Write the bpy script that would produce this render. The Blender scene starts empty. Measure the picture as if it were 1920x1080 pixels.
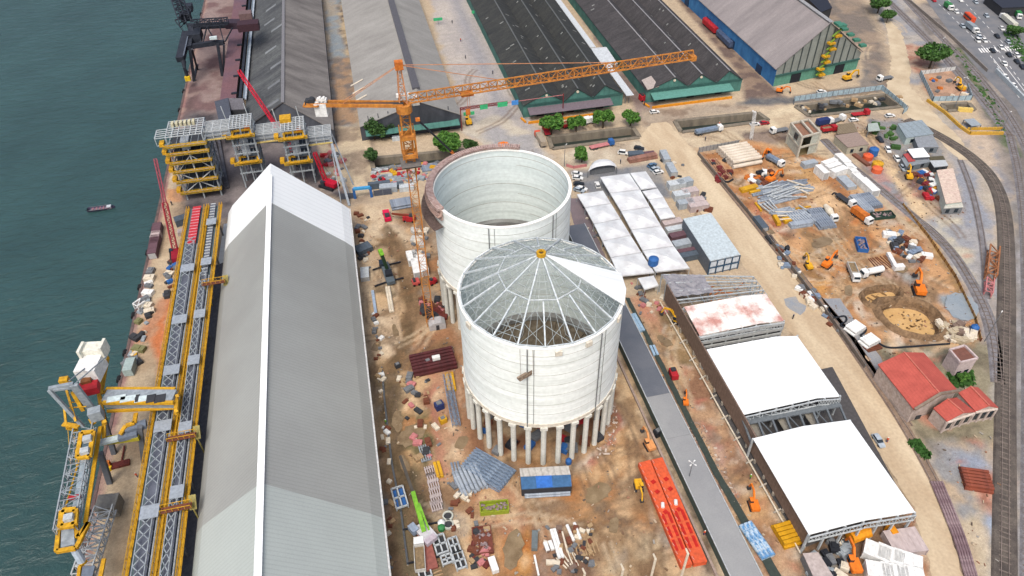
import bpy, bmesh, math, random
import numpy as np
from mathutils import Vector, Matrix
sc = bpy.context.scene
COL = sc.collection
RAD = math.radians

# ---------------------------------------------------------------- camera, world, sun, exposure
_c = (960.0, 540.0); _V = (537.0, -689.0); _N = (992.0, 2105.0); HC = 165.0
_f = math.sqrt(-((_V[0]-_c[0])*(_N[0]-_c[0]) + (_V[1]-_c[1])*(_N[1]-_c[1])))
_Y = Vector((_V[0]-_c[0], _V[1]-_c[1], _f)).normalized()
_Z = -Vector((_N[0]-_c[0], _N[1]-_c[1], _f)).normalized()
_X = _Y.cross(_Z)
cam = bpy.data.cameras.new('camera'); co = bpy.data.objects.new('camera', cam); COL.objects.link(co)
cam.sensor_width = 36; cam.lens = _f/1920*36; cam.clip_end = 6000; cam.clip_start = 1
right = Vector((_X[0], _Y[0], _Z[0])); up = -Vector((_X[1], _Y[1], _Z[1])); back = -Vector((_X[2], _Y[2], _Z[2]))
M = Matrix.Identity(4)
for i in range(3):
    M[i][0] = right[i]; M[i][1] = up[i]; M[i][2] = back[i]
M[0][3] = 0; M[1][3] = 0; M[2][3] = HC
co.matrix_world = M; sc.camera = co

w = bpy.data.worlds.new('World'); sc.world = w; w.use_nodes = True
nt = w.node_tree; bg = nt.nodes['Background']
sky = nt.nodes.new('ShaderNodeTexSky'); sky.sky_type = 'NISHITA'; sky.sun_disc = False
SUN_EL, SUN_AZ = 58, 205
sky.sun_elevation = RAD(SUN_EL); sky.sun_rotation = RAD(SUN_AZ)
sky.air_density = 1.0; sky.dust_density = 6.0; sky.ozone_density = 0.6
nt.links.new(sky.outputs[0], bg.inputs[0]); bg.inputs[1].default_value = 0.15
sl = bpy.data.lights.new('sun', 'SUN'); sl.energy = 1.5; sl.angle = RAD(24); sl.color = (1, .985, .955)
so = bpy.data.objects.new('sun', sl); COL.objects.link(so)
_sd = Vector((math.sin(RAD(SUN_AZ))*math.cos(RAD(SUN_EL)), math.cos(RAD(SUN_AZ))*math.cos(RAD(SUN_EL)), math.sin(RAD(SUN_EL))))
so.rotation_euler = _sd.to_track_quat('Z', 'Y').to_euler()
sc.view_settings.view_transform = 'Standard'; sc.view_settings.look = 'None'
sc.view_settings.gamma = 1; sc.view_settings.exposure = 0.44

# ---------------------------------------------------------------- survey helpers: photo measurement -> point on the ground (or at height z)
def g(px, py, z=0.0):
    x, y = px-_c[0], py-_c[1]
    d = (_X[0]*x+_X[1]*y+_X[2]*_f, _Y[0]*x+_Y[1]*y+_Y[2]*_f, _Z[0]*x+_Z[1]*y+_Z[2]*_f)
    t = (z-HC)/d[2]
    return Vector((d[0]*t, d[1]*t, z))
def lin(v): 
    v /= 255.0
    return v/12.92 if v <= .04045 else ((v+.055)/1.055)**2.4
def A(r, gg, b, k=1.4):           # colour seen in daylight -> base colour
    return (min(lin(r)/k, .82), min(lin(gg)/k, .82), min(lin(b)/k, .82))
R = random.Random(7)

# ---------------------------------------------------------------- materials
MATS = {}
def mat(key, c, c2=None, s=.15, rough=.85, metal=0, fine=.12, fs=3.0, rib=None, bump=0, streak=None, contrast=.5, spec=None):
    """c/c2 base colours mixed by noise; rib=(axis,period_m,depth) corrugation; streak=(sx,sy,sz) noise stretch"""
    if key in MATS: return MATS[key]
    m = bpy.data.materials.new(key); m.use_nodes = True; n = m.node_tree; L = n.links
    b = n.nodes['Principled BSDF']; b.inputs['Roughness'].default_value = rough; b.inputs['Metallic'].default_value = metal
    if 'Specular IOR Level' in b.inputs: b.inputs['Specular IOR Level'].default_value = spec if spec else (.25 if rough > .6 else .5)
    tc = n.nodes.new('ShaderNodeTexCoord'); mp = n.nodes.new('ShaderNodeMapping'); L.new(tc.outputs['Object'], mp.inputs[0])
    if streak: mp.inputs['Scale'].default_value = streak
    no = n.nodes.new('ShaderNodeTexNoise'); no.inputs['Scale'].default_value = s; no.inputs['Detail'].default_value = 7; no.inputs['Roughness'].default_value = .62
    L.new(mp.outputs[0], no.inputs[0])
    cr = n.nodes.new('ShaderNodeValToRGB'); cr.color_ramp.elements[0].position = .5-contrast*.3; cr.color_ramp.elements[1].position = .5+contrast*.3
    c2 = c2 or tuple(v*.88 for v in c)
    cr.color_ramp.elements[0].color = (*c, 1); cr.color_ramp.elements[1].color = (*c2, 1)
    L.new(no.outputs[0], cr.inputs[0])
    n2 = n.nodes.new('ShaderNodeTexNoise'); n2.inputs['Scale'].default_value = fs; n2.inputs['Detail'].default_value = 4; L.new(tc.outputs['Object'], n2.inputs[0])
    mr = n.nodes.new('ShaderNodeMapRange'); mr.inputs[1].default_value = .3; mr.inputs[2].default_value = .7
    mr.inputs[3].default_value = 1-fine; mr.inputs[4].default_value = 1+fine; L.new(n2.outputs[0], mr.inputs[0])
    mx = n.nodes.new('ShaderNodeVectorMath'); mx.operation = 'SCALE'; L.new(cr.outputs[0], mx.inputs[0]); L.new(mr.outputs[0], mx.inputs['Scale'])
    out = mx.outputs[0]
    h = None
    if rib:
        ax, per, dep = rib
        sx = n.nodes.new('ShaderNodeSeparateXYZ'); L.new(tc.outputs['Object'], sx.inputs[0])
        a = n.nodes.new('ShaderNodeMath'); a.operation = 'MULTIPLY'; a.inputs[1].default_value = 2*math.pi/per; L.new(sx.outputs[ax], a.inputs[0])
        si = n.nodes.new('ShaderNodeMath'); si.operation = 'SINE'; L.new(a.outputs[0], si.inputs[0]); h = si.outputs[0]
        m2 = n.nodes.new('ShaderNodeMapRange'); m2.inputs[1].default_value = -1; m2.inputs[2].default_value = -.4; m2.inputs[3].default_value = 1-dep; m2.inputs[4].default_value = 1
        L.new(h, m2.inputs[0])
        m3 = n.nodes.new('ShaderNodeVectorMath'); m3.operation = 'SCALE'; L.new(out, m3.inputs[0]); L.new(m2.outputs[0], m3.inputs['Scale']); out = m3.outputs[0]
    L.new(out, b.inputs['Base Color'])
    if bump:
        bp = n.nodes.new('ShaderNodeBump'); bp.inputs['Strength'].default_value = .6; bp.inputs['Distance'].default_value = bump
        L.new(n2.outputs[0], bp.inputs['Height']); L.new(bp.outputs[0], b.inputs['Normal'])
    MATS[key] = m
    return m
def pm(key, r, gg, b, **k):       # simple painted surface
    k.setdefault('s', .8); k.setdefault('rough', .65); k.setdefault('fine', .17); k.setdefault('fs', 1.4); c = A(r, gg, b)
    return mat(key, c, k.pop('c2', None) or tuple(v*.8+.2*v*d for v, d in zip(c, (.55, .5, .45))), **k)
WHITE = pm('white_paint', 240, 242, 240); CREAM = pm('cream_paint', 225, 215, 195)
YEL = pm('yellow_paint', 222, 172, 38, c2=A(186, 140, 40)); ORG = pm('orange_paint', 218, 128, 50, c2=A(180, 98, 44))
RED = pm('red_paint', 190, 42, 52, c2=A(160, 40, 48)); MAROON = pm('maroon_paint', 125, 45, 50); DRED = pm('dark_red_steel', 98, 42, 40, c2=A(120, 60, 50))
GALV = pm('galvanised_steel', 166, 175, 180, c2=A(136, 146, 154)); LGALV = pm('light_galvanised_steel', 198, 204, 206, c2=A(170, 178, 182))
GREY = pm('grey_paint', 120, 124, 128); DGREY = pm('dark_grey_steel', 62, 64, 68); BLK = pm('black_rubber', 30, 31, 34, rough=.9)
BLUE = pm('blue_paint', 52, 105, 172); NAVY = pm('navy_paint', 45, 60, 110); LIME = pm('lime_paint', 150, 220, 45)
GREEN = pm('green_paint', 60, 135, 80); TEAL = pm('teal_paint', 85, 150, 135, c2=A(70, 125, 112)); RUST = pm('rusty_steel', 130, 78, 55, c2=A(95, 55, 42), s=1.5)
WOOD = pm('timber', 190, 165, 125, c2=A(150, 120, 90), s=1.5); CONC = pm('concrete', 190, 182, 168, c2=A(160, 152, 140))
GLASS = pm('vehicle_glass', 40, 52, 62, rough=.15); BROWN = pm('brown_cladding', 135, 115, 102, c2=A(118, 100, 90), rib=(1, 1.2, .12))
PINK = pm('faded_pink_paint', 200, 130, 130); ORED = pm('orange_red_paint', 226, 96, 56, c2=A(205, 92, 58)); 
BLKS = pm('black_steel', 38, 42, 50); STEELB = pm('blue_grey_steel', 138, 155, 175, c2=A(110, 125, 145)); DGREEN = pm('dark_green_paint', 45, 70, 60)

# ---------------------------------------------------------------- mesh builder
def V3(p): return Vector((p[0], p[1], p[2] if len(p) > 2 else 0))
class MB:
    def __init__(s): s.v = []; s.f = []
    def add(s, vs, fs):
        o = len(s.v); s.v += [tuple(v) for v in vs]; s.f += [tuple(i+o for i in f) for f in fs]; return s
    def box(s, c, d, rz=0, rx=0):
        hx, hy, hz = d[0]/2, d[1]/2, d[2]/2; m = Matrix.Rotation(rz, 3, 'Z') @ Matrix.Rotation(rx, 3, 'X'); c = V3(c)
        vs = [c+m@Vector((x*hx, y*hy, z*hz)) for x in (-1, 1) for y in (-1, 1) for z in (-1, 1)]
        return s.add(vs, [(0, 1, 3, 2), (4, 6, 7, 5), (0, 4, 5, 1), (2, 3, 7, 6), (0, 2, 6, 4), (1, 5, 7, 3)])
    def beam(s, p, q, w=.2, h=None):
        h = h or w; p = V3(p); q = V3(q); d = q-p; l = d.length
        if l < 1e-4: return s
        d /= l; u = Vector((0, 0, 1)) if abs(d.z) < .95 else Vector((0, 1, 0))
        a = d.cross(u).normalized()*(w/2); b = a.cross(d).normalized()*(h/2)
        vs = [p-a-b, p+a-b, p+a+b, p-a+b, q-a-b, q+a-b, q+a+b, q-a+b]
        return s.add(vs, [(3, 2, 1, 0), (4, 5, 6, 7), (0, 1, 5, 4), (1, 2, 6, 5), (2, 3, 7, 6), (3, 0, 4, 7)])
    def tube(s, p, q, r, n=8, r2=None, cap=True):
        p = V3(p); q = V3(q); d = (q-p); r2 = r if r2 is None else r2
        if d.length < 1e-4: return s
        d.normalize(); u = Vector((0, 0, 1)) if abs(d.z) < .95 else Vector((0, 1, 0))
        a = d.cross(u).normalized(); b = a.cross(d)
        vs = []; fs = []
        for i in range(n):
            t = 2*math.pi*i/n; e = a*math.cos(t)+b*math.sin(t); vs += [p+e*r, q+e*r2]
        for i in range(n):
            j = (i+1) % n; fs.append((2*i, 2*i+1, 2*j+1, 2*j))
        if cap: fs += [tuple(range(0, 2*n, 2)), tuple(range(2*n-1, 0, -2))]
        return s.add(vs, fs)
    def pipe(s, p, q, r, t=.15, n=12):  # open hollow pipe
        p = V3(p); q = V3(q); d = (q-p).normalized(); u = Vector((0, 0, 1)) if abs(d.z) < .95 else Vector((0, 1, 0))
        a = d.cross(u).normalized(); b = a.cross(d); vs = []; fs = []
        for i in range(n):
            th = 2*math.pi*i/n; e = a*math.cos(th)+b*math.sin(th); vs += [p+e*r, q+e*r, q+e*(r-t), p+e*(r-t)]
        for i in range(n):
            j = (i+1) % n
            for k in range(4): fs.append((4*i+k, 4*i+(k+1) % 4, 4*j+(k+1) % 4, 4*j+k))
        return s.add(vs, fs)
    def quad(s, *p):
        return s.add([V3(x) for x in p], [tuple(range(len(p)))])
    def slab(s, pts, t):             # closed plate: polygon pts, thickness t downwards
        n = len(pts); a = [V3(p) for p in pts]; b = [p-Vector((0, 0, t)) for p in a]
        return s.add(a+b, [tuple(range(n)), tuple(range(2*n-1, n-1, -1))]+[(i, i+n, (i+1) % n+n, (i+1) % n) for i in range(n)])
    def lattice(s, p, q, w, h, bay, c=.2, d=.1, top=True, side=True, tri=False, taper=1):
        """box truss from p to q (p,q = centre of bottom chords)"""
        p = V3(p); q = V3(q); dr = q-p; l = dr.length; dr /= l
        u = Vector((0, 0, 1)) if abs(dr.z) < .95 else Vector((0, 1, 0))
        a = dr.cross(u).normalized(); b = a.cross(dr).normalized()
        n = max(1, round(l/bay))
        def P(i, sx, sz):
            k = 1+(taper-1)*i/n
            return p+dr*(l*i/n)+a*(sx*w/2*k)+b*(sz*h*k)
        if tri: cs = [(-1, 0), (1, 0), (0, 1)]
        else: cs = [(-1, 0), (1, 0), (1, 1), (-1, 1)]
        for x, z in cs: s.beam(P(0, x, z), P(n, x, z), c)
        pr = [(cs[i], cs[(i+1) % len(cs)]) for i in range(len(cs))]
        for i in range(n):
            for A_, B_ in pr:
                if i % 2: A_, B_ = B_, A_
                s.beam(P(i, *A_), P(i+1, *B_), d)
                s.beam(P(i+1, *A_), P(i+1, *B_), d)
        return s
    def shell(s, c, ro, ri, z0, z1, n=96, a0=0, a1=2*math.pi):
        full = abs(a1-a0-2*math.pi) < 1e-6; k = n if full else n+1; vs = []; fs = []
        for i in range(k):
            t = a0+(a1-a0)*i/n; x, y = math.cos(t), math.sin(t)
            vs += [(c[0]+ro*x, c[1]+ro*y, z0), (c[0]+ro*x, c[1]+ro*y, z1), (c[0]+ri*x, c[1]+ri*y, z1), (c[0]+ri*x, c[1]+ri*y, z0)]
        for i in range(n):
            j = (i+1) % k
            for e in range(4): fs.append((4*i+e, 4*j+e, 4*j+(e+1) % 4, 4*i+(e+1) % 4))
        if not full: fs += [(0, 1, 2, 3), (4*n+3, 4*n+2, 4*n+1, 4*n)]
        return s.add(vs, fs)
    def rock(s, c, r):
        vs = []; c = V3(c)
        for a, b, d in ((0, 0, 1), (0, 0, -1), (1, 0, 0), (-1, 0, 0), (0, 1, 0), (0, -1, 0)):
            vs.append(c+Vector((a, b, d*.7))*r*R.uniform(.6, 1.2)+Vector((R.uniform(-.3, .3), R.uniform(-.3, .3), 0))*r)
        return s.add(vs, [(0, 2, 4), (0, 4, 3), (0, 3, 5), (0, 5, 2), (1, 4, 2), (1, 3, 4), (1, 5, 3), (1, 2, 5)])
    def build(s, name, m, parent=None, loc=None, smooth=False):
        off = Vector((0, 0, 0))
        if parent is not None and parent.get('_w'):
            q = parent
            while q is not None: off = off+q.location; q = q.parent
        elif parent is None and loc is not None: off = V3(loc)
        me = bpy.data.meshes.new(name); me.from_pydata([tuple(Vector(v)-off) for v in s.v], [], s.f); me.materials.append(m)
        bm = bmesh.new(); bm.from_mesh(me); bmesh.ops.recalc_face_normals(bm, faces=bm.faces); bm.to_mesh(me); bm.free()
        if smooth: me.polygons.foreach_set('use_smooth', [True]*len(me.polygons))
        o = bpy.data.objects.new(name, me); COL.objects.link(o)
        if parent is not None:
            o.parent = parent
            if parent.get('_w'): o['_w'] = 1
        elif loc is not None: o.location = off
        return o
ROOTS = []
def tag(o, label, cat, group=None):
    o['label'] = label; o['category'] = cat
    if group: o['group'] = group
    ROOTS.append(o); return o
def struct(o, kind='structure'): o['kind'] = kind; return o
def thing(name, label, cat, loc=(0, 0, 0), rz=0, group=None, world=True):
    o = bpy.data.objects.new(name, None); COL.objects.link(o); o.location = V3(loc); o.rotation_euler[2] = rz; o.empty_display_size = .5
    if world: o['_w'] = 1
    return tag(o, label, cat, group)
def copy_tree(o, loc, rz, label=None, group=None, scale=None, mats=None):
    def rec(a, par):
        c = a.copy(); COL.objects.link(c); c.parent = par
        for ch in a.children: rec(ch, c)
        return c
    c = rec(o, None); c.location = V3(loc); c.rotation_euler = (0, 0, rz)
    if scale: c.scale = scale if hasattr(scale, '__len__') else (scale,)*3
    if label: c['label'] = label
    if group: c['group'] = group
    ROOTS.append(c); return c
def ang(p, q): return math.atan2(q[1]-p[1], q[0]-p[0])
def one(name, label, cat, mb, m, loc, group=None):   # a thing that is a single mesh
    return tag(mb.build(name, m, None, loc), label, cat, group)

# ---------------------------------------------------------------- ground
QX = g(272, 514).x            # quay edge runs along Y
wm = mat('sea_water', A(41, 68, 67, 1.3), A(55, 85, 84, 1.3), s=.006, rough=.16, fine=.12, fs=.03, contrast=1.0, spec=.42)
_n = wm.node_tree; _tc = _n.nodes.new('ShaderNodeTexCoord'); _mp = _n.nodes.new('ShaderNodeMapping'); _mp.inputs['Scale'].default_value = (.5, 1, 1); _mp.inputs['Rotation'].default_value = (0, 0, .5)
_w1 = _n.nodes.new('ShaderNodeTexNoise'); _w1.inputs['Scale'].default_value = .30; _w1.inputs['Detail'].default_value = 8; _w1.inputs['Roughness'].default_value = .65; _w1.inputs['Distortion'].default_value = .6
_b = _n.nodes.new('ShaderNodeBump'); _b.inputs['Strength'].default_value = .7; _b.inputs['Distance'].default_value = 1.3
_n.links.new(_tc.outputs['Object'], _mp.inputs[0]); _n.links.new(_mp.outputs[0], _w1.inputs[0]); _n.links.new(_w1.outputs[0], _b.inputs['Height']); _n.links.new(_b.outputs[0], _n.nodes['Principled BSDF'].inputs['Normal'])
struct(MB().quad((-3000, -500, -3), (3000, -500, -3), (3000, 4000, -3), (-3000, 4000, -3)).build('water', wm))

rng = np.random.default_rng(3)
def vnoise(x, y, s, seed):
    r = np.random.default_rng(seed); T = r.random((257, 257)); u = (x/s) % 256; v = (y/s) % 256
    i = u.astype(int); j = v.astype(int); a = u-i; b = v-j; a = a*a*(3-2*a); b = b*b*(3-2*b)
    return (T[i, j]*(1-a)+T[i+1, j]*a)*(1-b)+(T[i, j+1]*(1-a)+T[i+1, j+1]*a)*b
def fbm(x, y, s, seed): return (vnoise(x, y, s, seed)+.5*vnoise(x, y, s/2, seed+1)+.25*vnoise(x, y, s/4, seed+2)+.125*vnoise(x, y, s/8, seed+3))/1.875
gx0, gx1, gy0, gy1, gs = QX, 440.0, 30.0, 600.0, .9
nx = int((gx1-gx0)/gs)+1; ny = int((gy1-gy0)/gs)+1
XS = gx0+np.arange(nx)*gs; YS = gy0+np.arange(ny)*gs
GX, GY = np.meshgrid(XS, YS, indexing='ij'); GX = GX.ravel(); GY = GY.ravel(); GZ = np.zeros_like(GX)
wx = GX+(fbm(GX, GY, 7, 11)-.5)*7; wy = GY+(fbm(GX, GY, 7, 31)-.5)*7      # worn, irregular edges
CA = np.zeros((len(GX), 3))
def inside(P_, x, y):
    c = np.zeros(len(x), bool); n = len(P_); j = n-1
    for i in range(n):
        xi, yi = P_[i]; xj, yj = P_[j]
        if yi != yj: c ^= ((yi > y) != (yj > y)) & (x < (xj-xi)*(y-yi)/(yj-yi)+xi)
        j = i
    return c
def poly_w(pts): return [tuple(g(*p)[:2]) for p in pts]
def band(pts, wd):                 # strip of width wd (m) along a polyline of photo points
    c = [g(*p) for p in pts]; l = []; r = []
    for i in range(len(c)):
        d = (c[min(i+1, len(c)-1)]-c[max(i-1, 0)]).normalized(); n_ = Vector((-d.y, d.x, 0))*wd/2
        l.append(tuple((c[i]+n_)[:2])); r.append(tuple((c[i]-n_)[:2]))
    return l+r[::-1]
def paint(P_, c1, c2=None, s=6, soft=1.2, k=1.0, wob=1.0, seed=None, px=True, thr=.5, sharp=6):
    P_ = poly_w(P_) if px else P_
    xs = [p[0] for p in P_]; ys = [p[1] for p in P_]
    idx = np.nonzero((GX > min(xs)-6) & (GX < max(xs)+6) & (GY > min(ys)-6) & (GY < max(ys)+6))[0]
    if not len(idx): return
    X_ = GX[idx]+(wx[idx]-GX[idx])*wob; Y_ = GY[idx]+(wy[idx]-GY[idx])*wob
    a = np.zeros(len(idx)); offs = [(0, 0), (1, 0), (-1, 0), (0, 1), (0, -1), (.7, .7), (-.7, -.7), (.7, -.7), (-.7, .7)]
    for ox, oy in offs: a += inside(P_, X_+ox*soft, Y_+oy*soft)
    a = (a/len(offs)*k)[:, None]
    c = np.array(A(*c1))[None]*np.ones((len(idx), 1))
    if c2:
        sd = seed if seed is not None else int(abs(xs[0]*13+ys[0]*7)) % 1000
        n = fbm(GX[idx], GY[idx], s, sd); t = np.clip((n-thr)*sharp+.5, 0, 1)[:, None]
        c = c*(1-t)+np.array(A(*c2))[None]*t
    l_ = c.mean(1, keepdims=True); c = (c*.9+l_*.1*np.array([1.08, 1.0, .84]))*.95
    CA[idx] = CA[idx]*(1-a)+c*a
def dig(P_, z, px=True, soft=0):
    P_ = poly_w(P_) if px else P_; m = inside(P_, GX, GY); GZ[m] = z
CA[:] = np.array(A(196, 178, 152)); _t = fbm(GX, GY, 25, 5)[:, None]; CA[:] = CA*(1-_t*.5)+np.array(A(170, 150, 125))*_t*.5
# quay apron
paint([(100, 1200), (215, 700), (300, 380), (345, 180), (400, -60), (470, -60), (440, 250), (400, 400), (330, 700), (300, 1200)], (202, 182, 152), (186, 162, 132), s=14)
paint([(330, 260), (385, -40), (470, -40), (430, 240)], (124, 98, 98), (152, 132, 128), s=10, soft=3)
paint([(325, 290), (350, 160), (372, 150), (352, 300)], (150, 128, 122), (110, 88, 88), s=6)
paint([(338, 350), (356, 352), (352, 378), (312, 384), (306, 356)], (205, 150, 105), soft=.6)
paint(band([(150, 1100), (272, 514), (342, 200), (390, -30)], 2.6), (150, 112, 108), (170, 140, 128), s=5, px=False, soft=.4, wob=.15)
paint(band([(276, 640), (300, 560)], 5), (190, 110, 70), px=False, soft=1, k=.6)
paint([(295, 640), (312, 560), (322, 560), (315, 680), (296, 720)], (205, 120, 70), soft=1)
paint([(220, 1060), (258, 930), (264, 935), (240, 1100)], (140, 122, 98), soft=1.5, k=.8)
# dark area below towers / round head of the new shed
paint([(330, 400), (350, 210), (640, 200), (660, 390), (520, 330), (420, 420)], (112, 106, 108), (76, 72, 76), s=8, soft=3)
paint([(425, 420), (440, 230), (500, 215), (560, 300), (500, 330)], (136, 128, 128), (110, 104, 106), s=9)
paint([(600, 270), (660, 265), (665, 350), (600, 355)], (190, 175, 150), (150, 110, 95), s=5)
# alleys between the top warehouses
paint([(604, -30), (640, -30), (672, 240), (625, 245)], (140, 152, 160), (165, 155, 140), s=9)
paint([(632, -30), (650, -30), (665, 120), (652, 130), (640, 60)], (196, 176, 142), (110, 96, 88), s=7)
paint([(620, 110), (660, 110), (672, 230), (628, 240)], (170, 140, 112), (128, 118, 112), s=5)
paint([(620, 240), (700, 240), (700, 300), (690, 380), (650, 380), (630, 300)], (206, 188, 158), (160, 142, 122), s=7)
# plaza
paint([(795, -30), (900, -30), (990, 205), (1010, 250), (1000, 290), (880, 260), (862, 210)], (190, 182, 174), (176, 170, 166), s=20)
paint([(830, -30), (852, -30), (960, 215), (930, 215)], (152, 152, 158), soft=2.5, wob=.3, k=.8)
paint([(862, 240), (930, 215), (1010, 260), (1040, 300), (940, 290)], (200, 190, 172), (168, 166, 166), s=11)
paint([(1180, 185), (1060, -20), (1078, -20), (1215, 170), (1235, 200), (1200, 230)], (150, 132, 122), (128, 110, 104), s=6, wob=.3)
paint([(1262, -10), (1275, -10), (1450, 165), (1480, 185), (1395, 188), (1393, 150)], (150, 128, 110), (118, 100, 92), s=6, wob=.4)
paint([(1200, 210), (1480, 182), (1500, 190), (1330, 215), (1210, 245)], (176, 160, 140), (150, 130, 112), s=6)
paint([(1410, 184), (1475, 182), (1640, 155), (1660, 170), (1480, 196), (1380, 196)], (100, 102, 106), (120, 118, 116), s=5, wob=.5)
paint([(1610, 160), (1622, 90), (1650, 130), (1668, 160), (1640, 175)], (108, 110, 114), (140, 132, 124), s=5)
paint([(1540, 20), (1560, -20), (1610, -20), (1650, 60), (1670, 130), (1640, 160), (1615, 100)], (130, 120, 112), (158, 140, 122), s=10, soft=3)
paint([(1640, 20), (1690, -20), (1760, 60), (1800, 150), (1710, 160), (1660, 60)], (150, 152, 158), (176, 170, 162), s=9, soft=2)
# road and yards along the canals
paint([(1050, 290), (1200, 262), (1250, 320), (1180, 330), (1060, 320)], (210, 196, 172), (186, 170, 148), s=8)
paint([(1065, 322), (1235, 308), (1262, 370), (1110, 372)], (128, 132, 138), (150, 148, 145), s=7, wob=.4)
paint([(1230, 235), (1262, 228), (1275, 262), (1480, 232), (1490, 262), (1310, 290)], (206, 188, 158), (178, 158, 134), s=8)
paint([(1440, 205), (1490, 196), (1560, 300), (1480, 290), (1440, 240)], (216, 198, 166), (196, 176, 146), s=9)
paint([(1385, 250), (1480, 240), (1485, 262), (1400, 270)], (150, 132, 118), (118, 102, 95), s=4)
# site strip left of the silos
paint([(655, 390), (800, 380), (850, 560), (905, 900), (1000, 1200), (700, 1200), (700, 600)], (178, 146, 112), (142, 112, 84), s=9, soft=2)
paint([(668, 385), (735, 385), (760, 440), (762, 520), (745, 600), (735, 690), (705, 690), (690, 560), (680, 450)], (212, 190, 158), (184, 156, 122), s=10, soft=2)
paint(band([(720, 440), (755, 500), (770, 580), (765, 650), (740, 700)], 6), (158, 128, 92), (132, 104, 74), s=5, px=False)
paint(band([(722, 420), (745, 470), (768, 540)], 1.2), (120, 92, 66), px=False, soft=.5, k=.7)
paint([(715, 560), (745, 565), (745, 665), (708, 672)], (214, 192, 162), (190, 165, 134), s=7)
paint([(700, 690), (760, 700), (790, 780), (800, 900), (850, 1100), (735, 1200), (725, 850)], (124, 110, 84), (98, 88, 66), s=10, soft=2, thr=.45)
paint([(755, 770), (800, 760), (830, 830), (790, 880), (760, 830)], (120, 112, 78), (160, 130, 90), s=7)
paint([(748, 715), (775, 710), (800, 760), (765, 780)], (200, 160, 118), (220, 190, 150), s=5)
paint([(752, 840), (775, 835), (778, 865), (755, 870)], (200, 160, 112), soft=1)
paint([(770, 640), (860, 610), (870, 720), (900, 830), (850, 850), (815, 720), (770, 690)], (196, 150, 108), (164, 118, 84), s=7)
paint([(812, 700), (850, 700), (880, 830), (850, 870), (830, 800)], (212, 184, 150), (180, 140, 110), s=5)
paint([(800, 700), (812, 700), (840, 900), (826, 905)], (190, 118, 102), soft=1, k=.7)
paint([(730, 900), (750, 900), (740, 1100), (725, 1100), (715, 900)], (150, 118, 88), soft=1.5)
# under and in front of the silos
paint([(870, 800), (905, 740), (1150, 700), (1190, 760), (1180, 850), (1130, 900), (960, 900), (880, 850)], (196, 168, 132), (142, 100, 72), s=5, soft=2, thr=.5)
paint([(870, 880), (1180, 790), (1230, 860), (1300, 1060), (1340, 1200), (900, 1200)], (196, 156, 112), (158, 118, 80), s=8, soft=2, thr=.48)
paint([(1020, 900), (1170, 860), (1200, 960), (1150, 1000), (1080, 960), (1020, 930)], (204, 146, 88), (170, 116, 68), s=7, soft=2)
paint([(1090, 900), (1160, 870), (1150, 950), (1120, 980), (1085, 940)], (138, 112, 82), (164, 134, 100), s=4, soft=2)
paint([(1160, 900), (1200, 900), (1215, 1000), (1180, 990)], (132, 106, 78), soft=2, k=.8)
paint([(950, 1000), (990, 990), (1010, 1040), (980, 1075), (940, 1060)], (200, 138, 60), (180, 110, 50), s=5, soft=1.6)
paint([(890, 930), (980, 920), (1000, 980), (960, 1000), (900, 980)], (206, 172, 132), (170, 120, 90), s=5)
paint([(1000, 985), (1110, 980), (1120, 1090), (1000, 1090)], (158, 122, 96), (128, 98, 82), s=4)
paint([(1120, 1010), (1290, 990), (1310, 1090), (1120, 1090)], (190, 168, 134), (164, 136, 102), s=6, soft=2)
paint([(855, 960), (880, 960), (900, 1085), (860, 1085)], (208, 178, 140), soft=1.2)
paint(band([(1138, 740), (1162, 780), (1150, 830), (1110, 862), (1060, 885)], 1.6), (176, 108, 96), (214, 196, 176), s=3, px=False, soft=.7)
paint(band([(1165, 700), (1185, 780), (1165, 850), (1110, 900)], 4), (212, 178, 134), (186, 142, 96), s=4, px=False)
paint(band([(1165, 640), (1215, 760), (1260, 850), (1340, 1080)], 3), (112, 98, 84), px=False, soft=1)
paint([(1210, 900), (1232, 980), (1268, 1060), (1248, 1062), (1222, 980)], (150, 152, 150), (176, 160, 140), s=3, soft=1)
# strip between the conveyor gallery and the white sheds
paint([(1175, 560), (1245, 570), (1300, 620), (1340, 740), (1420, 880), (1520, 1080), (1440, 1100), (1350, 900), (1215, 660)], (186, 150, 116), (150, 112, 86), s=6, soft=1.5)
paint(band([(1190, 560), (1240, 660), (1290, 760), (1320, 840)], 2.6), (214, 180, 136), px=False, soft=1, k=.8)
paint([(1270, 770), (1330, 800), (1370, 880), (1390, 960), (1350, 940), (1300, 850)], (186, 150, 136), (164, 132, 116), s=3)
paint([(1235, 590), (1265, 590), (1310, 670), (1290, 690), (1250, 650)], (134, 114, 82), (160, 130, 92), s=5)
paint([(1380, 890), (1420, 900), (1470, 1000), (1440, 1010), (1400, 960)], (204, 164, 116), (176, 136, 96), s=5)
paint([(1175, 560), (1200, 560), (1230, 600), (1215, 620)], (196, 140, 112), soft=1)
# main service road verge
paint([(1480, 700), (1560, 760), (1600, 860), (1720, 960), (1730, 1090), (1520, 1090), (1560, 990), (1430, 800)], (150, 132, 112), (124, 106, 88), s=6)
paint([(1500, 1000), (1720, 960), (1720, 1090), (1500, 1090)], (150, 116, 86), (118, 94, 74), s=5)
paint([(1505, 1040), (1560, 1030), (1600, 1090), (1520, 1090)], (140, 140, 134), (120, 120, 114), s=4)
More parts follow.
